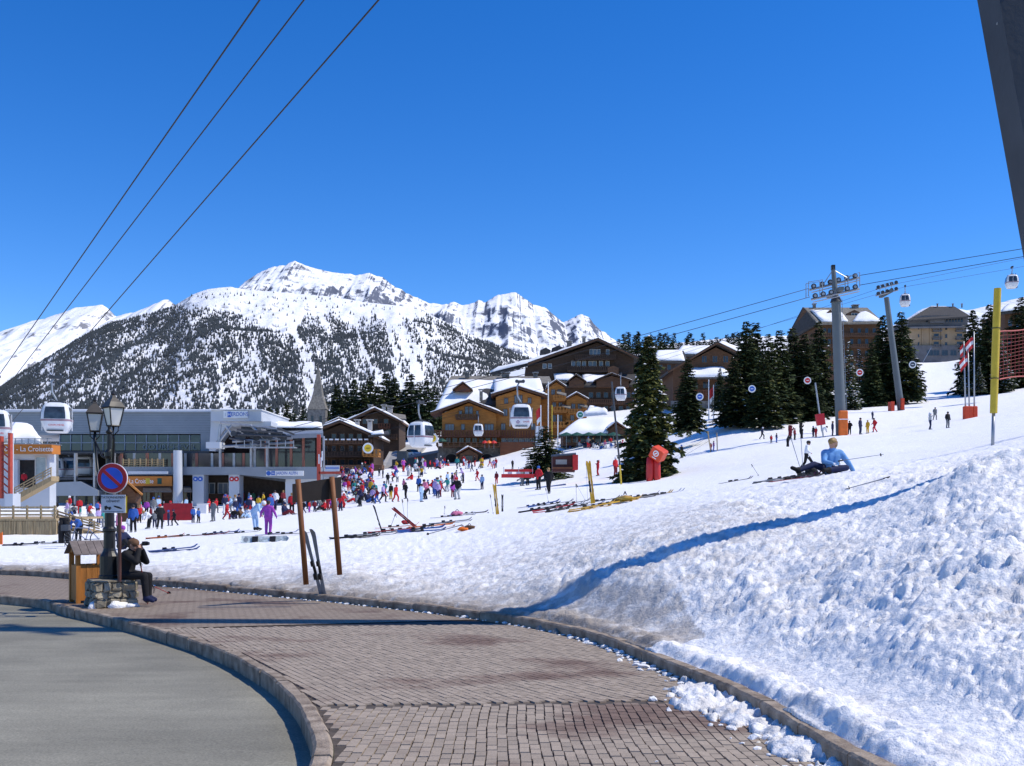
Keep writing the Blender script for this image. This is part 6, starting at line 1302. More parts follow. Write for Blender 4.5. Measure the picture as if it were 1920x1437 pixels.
# ------------------------------------------------------------------ people
STAND = dict(pelvis=(0, 0, .95), chest=(0, 0, 1.30), neck=(0, 0, 1.48), head=(0, -.02, 1.62), shL=(.18, 0, 1.41), shR=(-.18, 0, 1.41), elL=(.25, .03, 1.14), elR=(-.25, .03, 1.14), haL=(.25, -.08, .90), haR=(-.25, -.08, .90),
    hipL=(.09, 0, .92), hipR=(-.09, 0, .92), knL=(.11, -.03, .50), knR=(-.11, -.03, .50), anL=(.12, .02, .09), anR=(-.12, .02, .09), toL=(.14, -.15, .045), toR=(-.14, -.15, .045))
def limb_dirs(a, b): return (Vector(b) - Vector(a)).normalized()
def body_mesh(name, J, voxel=.026, fingers=False, hat=True, longhair=False, skirt=0.0, tris=900, headdir=(0, -1, 0), bulk=1.0):
    """one continuous figure: tapered limbs merged into a single skin, then coloured by the limb each face belongs to"""
    V = {k: Vector(v) for k, v in J.items()}; caps = []          # (a, b, ra, rb, slot)  slots: 0 jacket 1 trousers 2 skin 3 hair/hat 4 boots 5 gloves
    C = lambda a, b, ra, rb, m: caps.append((Vector(a), Vector(b), ra, rb, m))
    sx = (V['shL'] - V['shR']).normalized()
    for s in 'LR':
        C(V['hip' + s], V['kn' + s], .098, .068, 1); C(V['kn' + s], V['an' + s], .072, .056, 1)
        C(V['an' + s] + Vector((0, 0, .02)), V['an' + s] + Vector((0, 0, -.03)), .066, .066, 4); C(V['an' + s], V['to' + s], .058, .05, 4)
        C(V['sh' + s], V['el' + s], .074, .058, 0); e = limb_dirs(V['el' + s], V['ha' + s]); C(V['el' + s], V['ha' + s] - e * .05, .058, .046, 0)
        C(V['ha' + s] - e * .02, V['ha' + s] + e * .035, .036, .034, 5)
        n1 = e.cross(sx); n1 = n1.normalized() if n1.length > .05 else e.orthogonal().normalized(); n2 = e.cross(n1).normalized()
        if fingers:
            for q, (o, L) in enumerate(((-.026, .07), (-.009, .082), (.009, .078), (.026, .06))):
                b0 = V['ha' + s] + e * .04 + n2 * o; b1 = b0 + e * L * .55 - n1 * .012; C(b0, b1, .011, .010, 5); C(b1, b1 + e * L * .4 - n1 * .03, .010, .008, 5)
            t0 = V['ha' + s] + n2 * .03; C(t0, t0 + (e + n2 * .8).normalized() * .055, .013, .010, 5)
        else: C(V['ha' + s] + n2 * .03, V['ha' + s] + n2 * .045 + e * .04, .018, .015, 5)
    C(V['hipL'], V['hipR'], .115, .115, 1)
    for k in (-1, 1): C(V['pelvis'] + sx * k * .055, V['chest'] + sx * k * .07, .125, .125, 0)
    C(V['pelvis'] - Vector((0, 0, .05)), V['pelvis'], .13 + skirt, .13, 0); C(V['shL'] - sx * .03, V['shR'] + sx * .03, .088, .088, 0); C(V['chest'], V['neck'], .12, .075, 0)
    hd = V['head']; C(V['neck'], hd - Vector((0, 0, .05)), .06, .058, 2); f = Vector(headdir).normalized(); up = Vector((0, 0, 1)); sd_ = f.cross(up).normalized()
    C(hd - up * .045 + f * .012, hd + up * .03, .078, .092, 2); C(hd + f * .088 - up * .012, hd + f * .100 - up * .022, .016, .018, 2); C(hd + f * .07 - up * .085, hd + f * .075 - up * .08, .03, .03, 2)
    for k in (-1, 1): C(hd + sd_ * k * .09 - up * .02, hd + sd_ * k * .094 + up * .01, .018, .02, 2)
    C(hd + up * .045 - f * .012, hd + up * .065 - f * .022, .098, .09, 3); C(hd - f * .04 + up * .01, hd - f * .045 - up * (.10 if longhair else .03), .075, .06, 3)
    if hat: C(hd + up * .05 + f * .02, hd + up * .05 - f * .02, .104, .104, 3)
    caps = [(a, b, ra * bulk, rb * bulk, m) if m in (0, 1) else (a, b, ra, rb, m) for a, b, ra, rb, m in caps]
    if longhair: caps += [(hd + up * .06 + f * .045, hd + up * .07 - f * .03, .085, .085, 3), (hd + sd_ * .085 + up * .03 - f * .02, hd + sd_ * .075 - up * .06 - f * .03, .04, .035, 3), (hd - sd_ * .085 + up * .03 - f * .02, hd - sd_ * .075 - up * .06 - f * .03, .04, .035, 3)]
    mb = MB()
    for a, b, ra, rb, m in caps:
        n = 10; d = (b - a); L = d.length; d = d.normalized() if L > 1e-6 else up; t1 = d.orthogonal().normalized(); t2 = d.cross(t1); prof = []
        for k in range(5): th = -math.pi / 2 + k * math.pi / 8; prof.append((a + d * ra * math.sin(th), ra * math.cos(th)))
        for k in range(5): th = k * math.pi / 8; prof.append((b + d * rb * math.sin(th), rb * math.cos(th)))
        vs_ = []
        for p, r in prof:
            r = max(r, .0015)
            for j in range(n): vs_.append(p + (t1 * math.cos(6.2832 * j / n) + t2 * math.sin(6.2832 * j / n)) * r)
        k = len(prof); mb.add(vs_, [(i * n + j, i * n + (j + 1) % n, (i + 1) * n + (j + 1) % n, (i + 1) * n + j) for i in range(k - 1) for j in range(n)] + [tuple(range(n - 1, -1, -1)), tuple((k - 1) * n + j for j in range(n))])
    me = bpy.data.meshes.new('tmp'); me.from_pydata(mb.v, [], mb.f); o = bpy.data.objects.new('tmp', me); COL.objects.link(o)
    rm = o.modifiers.new('r', 'REMESH'); rm.mode = 'VOXEL'; rm.voxel_size = voxel; sm = o.modifiers.new('s', 'SMOOTH'); sm.iterations = 1; sm.factor = .4
    dg = bpy.context.evaluated_depsgraph_get(); dg.update(); n0 = len(o.evaluated_get(dg).data.polygons) * 2
    if n0 > tris: dc_ = o.modifiers.new('d', 'DECIMATE'); dc_.ratio = tris / n0
    dg.update(); out = bpy.data.meshes.new_from_object(o.evaluated_get(dg)); bpy.data.objects.remove(o); out.name = name
    fc = np.zeros(len(out.polygons) * 3); out.polygons.foreach_get('center', fc); fc = fc.reshape(-1, 3); best = np.full(len(fc), 1e9); idx = np.zeros(len(fc), int)
    for a, b, ra, rb, m in caps:
        a_, d = np.array(a), np.array(b - a); L = max(d @ d, 1e-9); t = np.clip((fc - a_) @ d / L, 0, 1); q = np.linalg.norm(fc - a_ - t[:, None] * d, axis=1) - (ra + (rb - ra) * t)
        u = q < best; best = np.where(u, q, best); idx = np.where(u, m, idx)
    out.materials.clear()
    for k in range(6): out.materials.append(CL['black'])
    out.polygons.foreach_set('material_index', idx.astype(np.int32)); out.polygons.foreach_set('use_smooth', np.ones(len(fc), bool)); return out
cl = lambda n, c: M('cloth_' + n, c, .8, var=.18, scale=9, spec=.25, bump=.25, bscale=14)
CL = {'black': cl('black', (.012, .012, .014)), 'navy': cl('navy', (.016, .022, .065)), 'red': cl('red', (.50, .02, .028)), 'maroon': cl('maroon', (.16, .016, .025)), 'white': cl('white', (.72, .73, .76)), 'pale blue': cl('pale_blue', (.32, .47, .68)), 'blue': cl('blue', (.03, .10, .36)), 'purple': cl('purple', (.30, .055, .36)), 'lilac': cl('lilac', (.42, .32, .58)),
      'yellow': cl('yellow', (.62, .38, .03)), 'green': cl('green', (.05, .17, .09)), 'teal': cl('teal', (.03, .25, .24)), 'grey': cl('grey', (.16, .17, .18)), 'pale grey': cl('pale_grey', (.42, .43, .44)), 'orange': cl('orange', (.66, .15, .02)), 'sky blue': cl('sky_blue', (.15, .33, .62)), 'pink': cl('pink', (.60, .18, .30)), 'brown': cl('brown', (.15, .08, .045))}
SKIN = M('skin', (.48, .26, .18), .6, var=.12, scale=9, spec=.35); HAIRD = M('hair_dark', (.022, .015, .011), .6, var=.4, scale=30); HAIRB = M('hair_blond', (.28, .17, .055), .55, var=.4, scale=30)
def pose(**k): d = dict(STAND); d.update(k); return d
POSES = {
 'stand': pose(), 'stand_b': pose(elL=(.30, .06, 1.16), haL=(.14, -.03, 1.02), elR=(-.27, -.02, 1.15), haR=(-.2, -.22, 1.05), knL=(.13, -.05, .5), anR=(-.16, .05, .09), toR=(-.2, -.11, .045)),
 'walk': pose(hipL=(.09, 0, .9), knL=(.10, -.24, .52), anL=(.10, -.2, .10), toL=(.1, -.37, .06), knR=(-.10, .08, .48), anR=(-.10, .34, .14), toR=(-.1, .22, .04), elL=(.25, .14, 1.17), haL=(.24, .02, .95), elR=(-.25, -.06, 1.14), haR=(-.22, -.28, 1.0), chest=(0, -.04, 1.29), neck=(0, -.06, 1.46), head=(0, -.09, 1.60), shL=(.18, -.04, 1.4), shR=(-.18, -.04, 1.4)),
 'ski': pose(pelvis=(0, .12, .82), hipL=(.1, .12, .79), hipR=(-.1, .12, .79), chest=(0, -.03, 1.13), neck=(0, -.1, 1.29), head=(0, -.15, 1.42), shL=(.19, -.06, 1.24), shR=(-.19, -.06, 1.24), knL=(.14, -.14, .47), knR=(-.14, -.14, .47), anL=(.14, .0, .1), anR=(-.14, .0, .1), toL=(.14, -.17, .05), toR=(-.14, -.17, .05), elL=(.34, -.12, 1.0), haL=(.32, -.36, .96), elR=(-.34, -.12, 1.0), haR=(-.32, -.36, .96)),
 'raise': pose(elL=(.4, .0, 1.5), haL=(.52, -.05, 1.75), elR=(-.38, -.02, 1.32), haR=(-.58, -.08, 1.38), knL=(.16, -.08, .5), anL=(.26, .02, .09), toL=(.34, -.12, .045)),
 'bend': pose(pelvis=(0, .15, .92), hipL=(.09, .15, .90), hipR=(-.09, .15, .90), chest=(0, -.12, 1.16), neck=(0, -.27, 1.24), head=(0, -.38, 1.27), shL=(.18, -.2, 1.2), shR=(-.18, -.2, 1.2), elL=(.24, -.3, .95), elR=(-.24, -.3, .95), haL=(.12, -.36, .72), haR=(-.12, -.36, .72), knL=(.12, .06, .5), knR=(-.12, .06, .5)),
 'sit': pose(pelvis=(0, 0, .14), hipL=(.1, 0, .13), hipR=(-.1, 0, .13), chest=(0, .04, .48), neck=(0, .02, .66), head=(0, -.02, .80), shL=(.18, .03, .59), shR=(-.18, .03, .59), knL=(.16, -.4, .34), knR=(-.16, -.38, .32), anL=(.15, -.68, .08), anR=(-.15, -.66, .08), toL=(.15, -.82, .1), toR=(-.15, -.8, .1), elL=(.28, -.12, .40), elR=(-.28, -.12, .40), haL=(.16, -.32, .40), haR=(-.16, -.32, .40))}
PM = {k: body_mesh('person', v, .028, tris=760, bulk=1.12) for k, v in POSES.items()}
def person(mesh, loc, rz, h, jac, tro, hat, skin=SKIN, boots='grey', gloves=None, label='', group=None, name='person', base=1.74):
    o = bpy.data.objects.new(name, mesh); COL.objects.link(o); o.location = loc; o.rotation_euler = (0, 0, rz); s_ = h / base; o.scale = (s_ * 1.06, s_ * 1.06, s_)
    for i, m in enumerate((CL[jac], CL[tro], skin, hat if not isinstance(hat, str) else CL[hat], CL[boots], CL[gloves or 'black'] if not (gloves == 'skin') else skin)):
        o.material_slots[i].link = 'OBJECT'; o.material_slots[i].material = m
    return tag(o, label, 'person', group)
rp = random.Random(77)
def hatpick(): return rp.choice([HAIRD, HAIRD, HAIRB, CL['black'], CL['navy'], CL['red'], CL['white'], CL['blue']])
USED = {}
def put(px, py, hpx, jac, tro, ps, where, group='skiers on the snow front', rz=None, Y=None, hat=None, lab=None):
    p = G(px, py) if Y is None else W(px, py, Y); h = min(1.92, max(.85, hpx / F * p.y))
    base = {'sit': .95, 'ski': 1.54, 'bend': 1.42, 'raise': 1.9}.get(ps, 1.74)
    if ps == 'sit': h = min(.98, max(.6, h))
    elif ps in ('ski', 'bend'): h = min(1.6, h)
    if Y is None: p.z -= .02
    kind = 'child' if h < 1.3 and ps not in ('sit',) else 'skier'
    lb = lab or f"{'seated skier' if ps == 'sit' else kind} in {jac} jacket, {tro} trousers, {where}"
    return person(PM[ps], p, rp.uniform(-1.5, 1.5) if rz is None else rz, h, jac, tro, hat or hatpick(), label=lb, group=group, base=base)
D = [ # px, feet py, height px, jacket, trousers, pose, where
 (643, 953, 28, 'red', 'red', 'ski', 'at the lower left edge of the dense crowd'), (676, 951, 36, 'navy', 'black', 'ski', 'standing apart below the dense crowd'), (742, 941, 33, 'red', 'red', 'walk', 'gliding out of the dense crowd'), (733, 937, 30, 'black', 'yellow', 'stand', 'next to a red skier'), (761, 936, 31, 'black', 'black', 'stand_b', 'between red skier and pale blue skier'),
 (790, 941, 34, 'pale blue', 'pale blue', 'stand', 'alone with arms down'), (801, 928, 28, 'navy', 'navy', 'walk', 'above the pale blue skier'), (813, 926, 24, 'blue', 'navy', 'stand', 'beside a lilac jacket'), (821, 935, 31, 'lilac', 'navy', 'walk', 'near the middle of the snow front'), (811, 914, 14, 'red', 'red', 'sit', 'in the middle of the snow'),
 (722, 932, 30, 'teal', 'red', 'walk', 'at the right edge of the dense crowd'), (702, 938, 27, 'grey', 'red', 'stand', 'in front of the dense crowd'), (772, 900, 13, 'red', 'red', 'sit', 'before the navy shelter'), (737, 903, 19, 'red', 'black', 'ski', 'below the lane'), (745, 904, 20, 'white', 'navy', 'stand', 'below the lane'), (727, 909, 22, 'black', 'black', 'walk', 'below the lane'), (718, 897, 18, 'navy', 'black', 'stand', 'at the foot of the lane'), (711, 894, 17, 'black', 'navy', 'stand_b', 'at the foot of the lane'),
 (848, 913, 27, 'black', 'grey', 'stand_b', 'with a friend above the bare snow'), (855, 903, 22, 'grey', 'navy', 'walk', 'behind a skier in black'), (904, 918, 28, 'pale blue', 'navy', 'stand', 'alone on the open snow'), (931, 908, 23, 'maroon', 'red', 'stand', 'alone left of the red pen'), (979, 912, 36, 'grey', 'grey', 'stand_b', 'at the corner of the red pen'), (989, 911, 31, 'black', 'black', 'stand', 'at the red pen beside a grey skier'),
 (1010, 919, 45, 'red', 'black', 'stand_b', 'talking below the pine'), (1029, 926, 49, 'black', 'black', 'walk', 'leaning on poles below the pine'), (961, 880, 18, 'black', 'black', 'stand', 'high up near the stone stairs'), (885, 884, 17, 'navy', 'black', 'walk', 'alone before the hotel porch'),
 (1121, 892, 32, 'red', 'red', 'raise', 'waving left of the tall pole'), (1154, 893, 36, 'red', 'maroon', 'stand', 'behind the tall pole'), (1278, 860, 25, 'black', 'black', 'stand', 'right of the olive spruce'), (1257, 888, 31, 'black', 'navy', 'walk', 'beside the orange block'), (1338, 845, 18, 'pink', 'lilac', 'stand', 'between the two thin posts'), (1333, 847, 16, 'red', 'pink', 'stand', 'at the left thin post'), (1174, 896, 12, 'white', 'white', 'sit', 'at the foot of the olive spruce'),
 (1429, 824, 23, 'navy', 'black', 'walk', 'at the left end of the upper row'), (1446, 832, 13, 'red', 'navy', 'stand', 'playing in the upper row'), (1456, 831, 18, 'navy', 'blue', 'stand', 'in the upper row'), (1490, 826, 22, 'maroon', 'black', 'stand', 'left of the upright poles'), (1482, 823, 24, 'navy', 'black', 'stand', 'behind the upright poles'), (1525, 819, 21, 'black', 'navy', 'stand', 'under the red padded lance'), (1530, 820, 20, 'red', 'red', 'stand', 'under the red padded lance'),
 (1544, 820, 22, 'white', 'pale grey', 'bend', 'under the red padded lance'), (1561, 818, 28, 'navy', 'navy', 'stand', 'left of the orange pad'), (1593, 815, 26, 'black', 'black', 'stand_b', 'right of the orange pad'), (1613, 815, 31, 'navy', 'navy', 'stand', 'beside a yellow suit'), (1627, 813, 25, 'yellow', 'yellow', 'stand', 'next to a red suit'), (1640, 811, 27, 'red', 'red', 'walk', 'next to a yellow suit'), (1636, 787, 16, 'navy', 'navy', 'stand', 'between the two pylons'),
 (1744, 806, 35, 'pale grey', 'navy', 'raise', 'with arm out on the right piste'), (1753, 788, 24, 'grey', 'grey', 'walk', 'behind a pale jacket on the right piste'), (1777, 803, 31, 'black', 'grey', 'stand', 'alone on the right piste'), (1735, 735, 15, 'black', 'black', 'ski', 'coming down the upper piste'), (1791, 691, 9, 'black', 'black', 'stand', 'near the beige hotel'), (1797, 712, 14, 'navy', 'black', 'ski', 'near the snowy bush'),
 (456, 946, 25, 'red', 'red', 'stand', 'in the dark station gateway'), (467, 947, 26, 'pale blue', 'navy', 'stand', 'in the dark station gateway'), (475, 946, 24, 'green', 'grey', 'stand', 'in the dark station gateway'), (494, 954, 30, 'yellow', 'blue', 'stand_b', 'before the station gateway'), (516, 957, 38, 'white', 'navy', 'walk', 'before the station gateway'), (531, 951, 31, 'maroon', 'black', 'stand', 'at the right end of the gateway'), (535, 965, 30, 'pale grey', 'black', 'walk', 'right of the purple child'), (543, 946, 24, 'red', 'navy', 'stand', 'by the station end wall'),
 (370, 948, 24, 'orange', 'black', 'stand', 'against the blue disc pillar'), (379, 948, 20, 'red', 'black', 'stand', 'against the blue disc pillar'), (362, 980, 30, 'blue', 'navy', 'stand', 'right of the red banner'), (372, 980, 28, 'blue', 'black', 'stand_b', 'right of the red banner'), (392, 962, 26, 'red', 'maroon', 'stand', 'in front of the wooden counter'), (400, 978, 40, 'grey', 'grey', 'stand_b', 'before the station pillars'), (405, 962, 27, 'red', 'black', 'walk', 'before the station pillars'), (422, 966, 38, 'navy', 'white', 'stand', 'before the red disc pillar'), (425, 975, 33, 'red', 'red', 'walk', 'before the red disc pillar'),
 (440, 974, 16, 'black', 'navy', 'sit', 'on the snow before the station'), (451, 973, 17, 'brown', 'brown', 'sit', 'on the snow left of the blue man'), (465, 972, 18, 'white', 'pale blue', 'sit', 'on the snow left of the blue man'), (580, 960, 22, 'red', 'purple', 'stand', 'seen between the board posts'), (590, 959, 22, 'maroon', 'navy', 'stand', 'seen between the board posts'), (608, 957, 14, 'red', 'black', 'sit', 'seen between the board posts'), (570, 962, 24, 'black', 'navy', 'walk', 'just left of the board post'),
 (250, 999, 52, 'blue', 'black', 'stand', 'tall beside the ticket hut'), (242, 997, 29, 'white', 'pale grey', 'stand', 'beside the man in blue'), (278, 992, 35, 'white', 'black', 'bend', 'before the red banner'), (300, 992, 47, 'black', 'black', 'stand_b', 'left of the red banner'), (298, 962, 28, 'red', 'black', 'stand', 'behind the group left of the banner'), (327, 986, 31, 'black', 'black', 'walk', 'before the red banner'), (316, 986, 30, 'navy', 'navy', 'stand', 'before the red banner'), (290, 990, 32, 'grey', 'navy', 'stand', 'left of the red banner'), (263, 966, 30, 'teal', 'black', 'stand', 'behind the man in blue'), (275, 968, 30, 'purple', 'black', 'stand', 'behind the man in blue'),
 (146, 1014, 46, 'blue', 'black', 'bend', 'behind the bicycle'), (193, 990, 34, 'teal', 'grey', 'stand', 'left of the lamp post'), (223, 1016, 60, 'pink', 'black', 'stand', 'just right of the lamp post'), (185, 985, 32, 'lilac', 'navy', 'stand', 'left of the lamp post'), (170, 988, 30, 'grey', 'black', 'stand_b', 'at the end of the wooden ramp')]
for t in D: put(*t)
put(45, 915, 30, 'red', 'black', 'stand', '', Y=82, lab='person in red jacket in the dark pavilion doorway'); put(33, 952, 28, 'blue', 'navy', 'stand', '', Y=78, lab='person in blue at the foot of the pavilion stair')
pal = ['red', 'red', 'red', 'navy', 'black', 'white', 'white', 'pink', 'blue', 'yellow', 'purple', 'pale blue', 'grey', 'maroon', 'teal', 'lilac']; palt = ['red', 'navy', 'black', 'black', 'grey', 'blue', 'pale grey', 'maroon', 'white']
def scatter(n, fx, where, group, hm=(1.1, 1.78), Y=None, seat=.08):
    for i in range(n):
        px, py = fx(); ps = rp.choice(['stand', 'stand', 'stand_b', 'walk', 'ski']) if rp.random() > seat else 'sit'
        Yd = Y if Y is None else Y + rp.uniform(-1, 1); p = G(px, py) if Y is None else W(px, py, Yd)
        put(px, py, rp.uniform(*hm) * F / p.y, rp.choice(pal), rp.choice(palt), ps, where, group, Y=Yd)
def cluster():
    v = rp.random() ** .8; return 642 + rp.random() * (30 + 50 * v), 897 + 48 * v
scatter(58, cluster, 'in the dense ski school crowd', 'dense ski school crowd')
scatter(16, lambda: (rp.uniform(640, 700), rp.uniform(888, 902)), 'at the back of the dense crowd', 'dense ski school crowd')
scatter(34, lambda: (rp.uniform(748, 935), rp.uniform(873, 880)), 'below the hotel arches', 'terrace crowd below the hotel', (1.2, 1.75))
scatter(14, lambda: (rp.uniform(740, 800), rp.uniform(884, 897)), 'before the navy shelter', 'skiers before the navy shelter')
scatter(16, lambda: (rp.uniform(230, 350), rp.uniform(962, 984)), 'queueing by the red banner', 'queue by the red banner')
scatter(18, lambda: (rp.uniform(385, 560), rp.uniform(950, 968)), 'before the station doors', 'waiting before the station')
scatter(12, lambda: (rp.uniform(100, 190), rp.uniform(962, 976)), 'under the station bay', 'people under the station bay')
scatter(22, lambda: (rp.uniform(1060, 1176), rp.uniform(838, 842)), 'on the restaurant terrace', 'restaurant terrace guests', (1.1, 1.6), seat=.3)
scatter(16, lambda: (rp.uniform(725, 905), rp.uniform(896, 938)), 'scattered over the open snow', 'skiers scattered over the open snow')
scatter(16, lambda: (rp.uniform(575, 640), rp.uniform(945, 958)), 'behind the notice board', 'skiers behind the board')
# --- nearer figures, modelled with fingers
pu = G(503, 1003); POC = pose(elL=(.34, .03, 1.18), haL=(.42, -.05, .98), elR=(-.33, .02, 1.16), haR=(-.40, -.02, .95), anL=(.10, .02, .09), anR=(-.10, .02, .09), head=(0, -.01, 1.63))
m_ = body_mesh('person', POC, .017, True, True, tris=3600, bulk=1.15); person(m_, pu, R(170), 63 / F * pu.y, 'purple', 'purple', HAIRD, gloves='purple', label='child in purple snowsuit seen from behind with arms spread', boots='purple')
bm_ = G(481, 994); m_ = body_mesh('person', POSES['bend'], .018, True, True, tris=3000); person(m_, bm_, R(72), 55 / F * bm_.y, 'pale blue', 'pale blue', 'white', gloves='skin', label='man in pale blue suit bending towards the purple child', boots='black', base=1.42)
# photographer on the plinth
PH = dict(pelvis=(0, 0, .12), chest=(.06, 0, .44), neck=(.12, 0, .60), head=(.17, 0, .735), shL=(.09, .18, .54), shR=(.09, -.18, .54), elL=(.34, .22, .36), elR=(.36, -.24, .38), haL=(.33, .05, .66), haR=(.33, -.06, .68), hipL=(.02, .1, .09), hipR=(.02, -.1, .09), knL=(.44, .12, .06), knR=(.46, -.1, .07), anL=(.44, .12, -.40), anR=(.50, -.1, -.40), toL=(.58, .12, -.46), toR=(.64, -.1, -.46))
m_ = body_mesh('person', PH, .015, True, True, tris=5200, headdir=(1, -.1, 0), bulk=1.15); pp = Vector((pc.x + .30, pc.y - .02, ZT)); person(m_, pp, R(-8), .93, 'black', 'black', 'brown', gloves='skin', boots='navy', label='person in black jacket and brown hat sitting on the plinth with a camera', base=1.0)
cm = thing('camera', pp + Vector((.40, -.03, .72)), R(-8), 'small black camera held to the face of the seated person', 'camera'); MB().box((0, 0, 0), (.06, .13, .085)).build('camera_body', BLACK, cm); MB().tube([(.03, 0, 0), (.09, 0, 0)], .034, 12).build('lens', BLACK, cm)
b2 = G(229, 1030); person(PM['sit'], b2, R(60), .9, 'navy', 'black', 'purple', label='person with purple hat sitting on the snow behind the lamp post', base=.95)
# woman resting in the snow
WM = dict(pelvis=(0, 0, .13), chest=(.05, 0, .46), neck=(.06, -.01, .63), head=(.05, -.05, .775), shL=(.25, 0, .54), shR=(-.14, -.03, .54), elL=(.42, -.04, .30), elR=(-.20, -.2, .32), haL=(.55, -.06, .06), haR=(.0, -.32, .25), hipL=(.07, -.04, .13), hipR=(-.08, 0, .13), knL=(.26, -.36, .16), knR=(-.42, -.16, .25), anL=(-.16, -.44, .10), anR=(-.82, -.28, .10), toL=(-.3, -.52, .1), toR=(-.98, -.34, .16))
m_ = body_mesh('person', WM, .016, True, False, True, tris=5200, headdir=(-.8, -.6, -.1), bulk=1.12); wp = G(1556, 889); wp.z -= .02; WOMAN = wp; person(m_, wp, R(0), 66 / F * wp.y, 'sky blue', 'navy', HAIRB, gloves='white', boots='black', label='woman in pale blue jacket resting on the snow bank', base=.88)
ch = G(1513, 882); person(PM['walk'], ch, R(60), 56 / F * ch.y, 'white', 'black', HAIRD, label='child in white pullover walking behind the resting woman', gloves='skin')
# ------------------------------------------------------------------ skis, poles, boards, bicycle
SK = {n: M('ski_' + n.replace(' ', '_'), c, .4, var=.2, scale=6) for n, c in {'black': (.015, .015, .018), 'red': (.32, .025, .02), 'yellow': (.62, .36, .03), 'grey': (.2, .22, .25), 'blue': (.03, .08, .26), 'white': (.6, .6, .62), 'orange': (.55, .15, .03), 'green': (.15, .5, .06)}.items()}
def ski_parts(m_, tail=None):
    L = 1.7; n = 16; vs_ = []
    for i in range(n + 1):
        u = i / n; x = -L / 2 + L * u; wd = .052 - .018 * math.sin(math.pi * min(1, u * 1.05)) ; wd *= 1 if u < .95 else .55; z = .012 + (.10 * ((u - .88) / .12) ** 2 if u > .88 else 0) + (.012 * ((.06 - u) / .06) if u < .06 else 0)
        vs_ += [(x, -wd, z), (x, wd, z), (x, wd, z + .014), (x, -wd, z + .014)]
    fs = []
    for i in range(n):
        for j in range(4): fs.append((i * 4 + j, i * 4 + (j + 1) % 4, i * 4 + 4 + (j + 1) % 4, i * 4 + 4 + j))
    fs += [(3, 2, 1, 0), (n * 4, n * 4 + 1, n * 4 + 2, n * 4 + 3)]
    a = MB().add(vs_, fs); b = MB().box((.02, 0, .055), (.11, .065, .06)).box((-.28, 0, .06), (.13, .07, .075)).box((-.13, 0, .032), (.42, .055, .016)); return a, b
PROTO = {}
for k, m_ in SK.items():
    a, b = ski_parts(m_); o = a.build('blade', m_); b2 = b.build('binding', BLACK); PROTO[k] = (o.data, b2.data); bpy.data.objects.remove(o); bpy.data.objects.remove(b2)
def skis(px, py, ang, col, lab, pair=True, Y=None, roll=0.0, up=None, gap=.13, s=1.0, group='skis lying on the snow'):
    """up=None: lying on the snow with heading ang; up=(tilt, azimuth): planted upright"""
    p = G(px, py) if Y is None else W(px, py, Y); o = thing('skis' if pair else 'ski', p, 0, lab, 'skis', group)
    if up is None:
        e = .6; dz = gz(p.x + math.cos(ang) * e, p.y + math.sin(ang) * e) - gz(p.x - math.cos(ang) * e, p.y - math.sin(ang) * e); o.rotation_euler = (roll, -math.atan2(dz, 2 * e), ang); o.location.z += .015
    else: o.rotation_euler = (roll, -(math.pi / 2 - up[0]), up[1]); o.location += Vector((0, 0, 0))
    o.scale = (s,) * 3
    for k in range(2 if pair else 1):
        off = (k - .5) * gap if pair else 0; ln = .85 if up else 0
        e = empty('ski' if pair else 'ski_body', (ln, off, 0), (k - .5) * .08 if up is None else 0, o)
        if up: e.rotation_euler = (0, math.pi if False else 0, 0)
        for nm, d in zip(('blade', 'binding'), PROTO[col]): q = bpy.data.objects.new(nm, d); link(q, e)
    return o
def skipole(A, B, lab, col=BLACK, cat='ski pole', group='ski poles', r=.009):
    o = thing('ski_pole', A, 0, lab, cat, group); d = B - A; u = d.normalized(); MB().tube([(0, 0, 0), d], [r * .7, r], 6).build('shaft', col, o); MB().tube([d - u * .12, d + u * .01], .019, 8).build('handle', BLACK, o); c_ = u * .07; MB().tube([c_, c_ + u * .012], .045, 10).build('basket', BLACK, o)
    s_ = d + u * .0; MB().tube([s_, s_ + Vector((.05, 0, -.08)), s_ + Vector((.02, .02, -.16)), s_ - u * .03], .006, 4).build('strap', BLACK, o); return o
rk = random.Random(31)
def face_cam(d):
    x = d.normalized(); z = Vector((-.25, -1, .15)); z = (z - x * z.dot(x)).normalized(); y = z.cross(x); return Matrix((x, y, z)).transposed().to_euler()
# black skis and poles leaning on the notice board
p0 = W(606, 1066, 22.0); p0.z = gz(p0.x, p0.y) + .0; p1_ = W(571, 955, 21.3)
o = skis(606, 1066, 0, 'grey', 'grey skis leaning against the notice board', True, 22.0, group='skis planted upright'); d = (p1_ - p0).normalized(); o.location = p0 - d * .1; o.rotation_euler = face_cam(d)
for e in o.children: e.location.x = .85
def upright(px, py, px2, py2, col, lab, pair=True, Y=None, dY=0.0, s=None):
    p = G(px, py) if Y is None else W(px, py, Y); q = W(px2, py2, p.y + dY); d = q - p; o = thing('skis' if pair else 'ski', p, 0, lab, 'skis', 'skis planted upright'); o.rotation_euler = face_cam(d); s = s or d.length / 1.6; o.scale = (s,) * 3
    for k in range(2 if pair else 1):
        e = empty('ski', (.78, (k - .5) * .07 if pair else 0, (k - .5) * .05 if pair else 0), 0, o); e.rotation_euler = (0 if k == 1 or not pair else math.pi, 0, 0)
        for nm, dd in zip(('blade', 'binding'), PROTO[col]): w_ = bpy.data.objects.new(nm, dd); link(w_, e)
    return o
upright(717, 1001, 701, 948, 'black', 'black ski stuck upright in the snow right of the board', False); upright(780, 990, 737, 953, 'red', 'red skis leaning across poles in the snow'); upright(1112, 945, 1103, 866, 'yellow', 'tall yellow skis planted upright with poles'); upright(933, 966, 927, 909, 'yellow', 'far yellow skis planted upright on the open snow'); upright(942, 960, 942, 928, 'black', 'short dark skis planted beside far yellow skis', True)
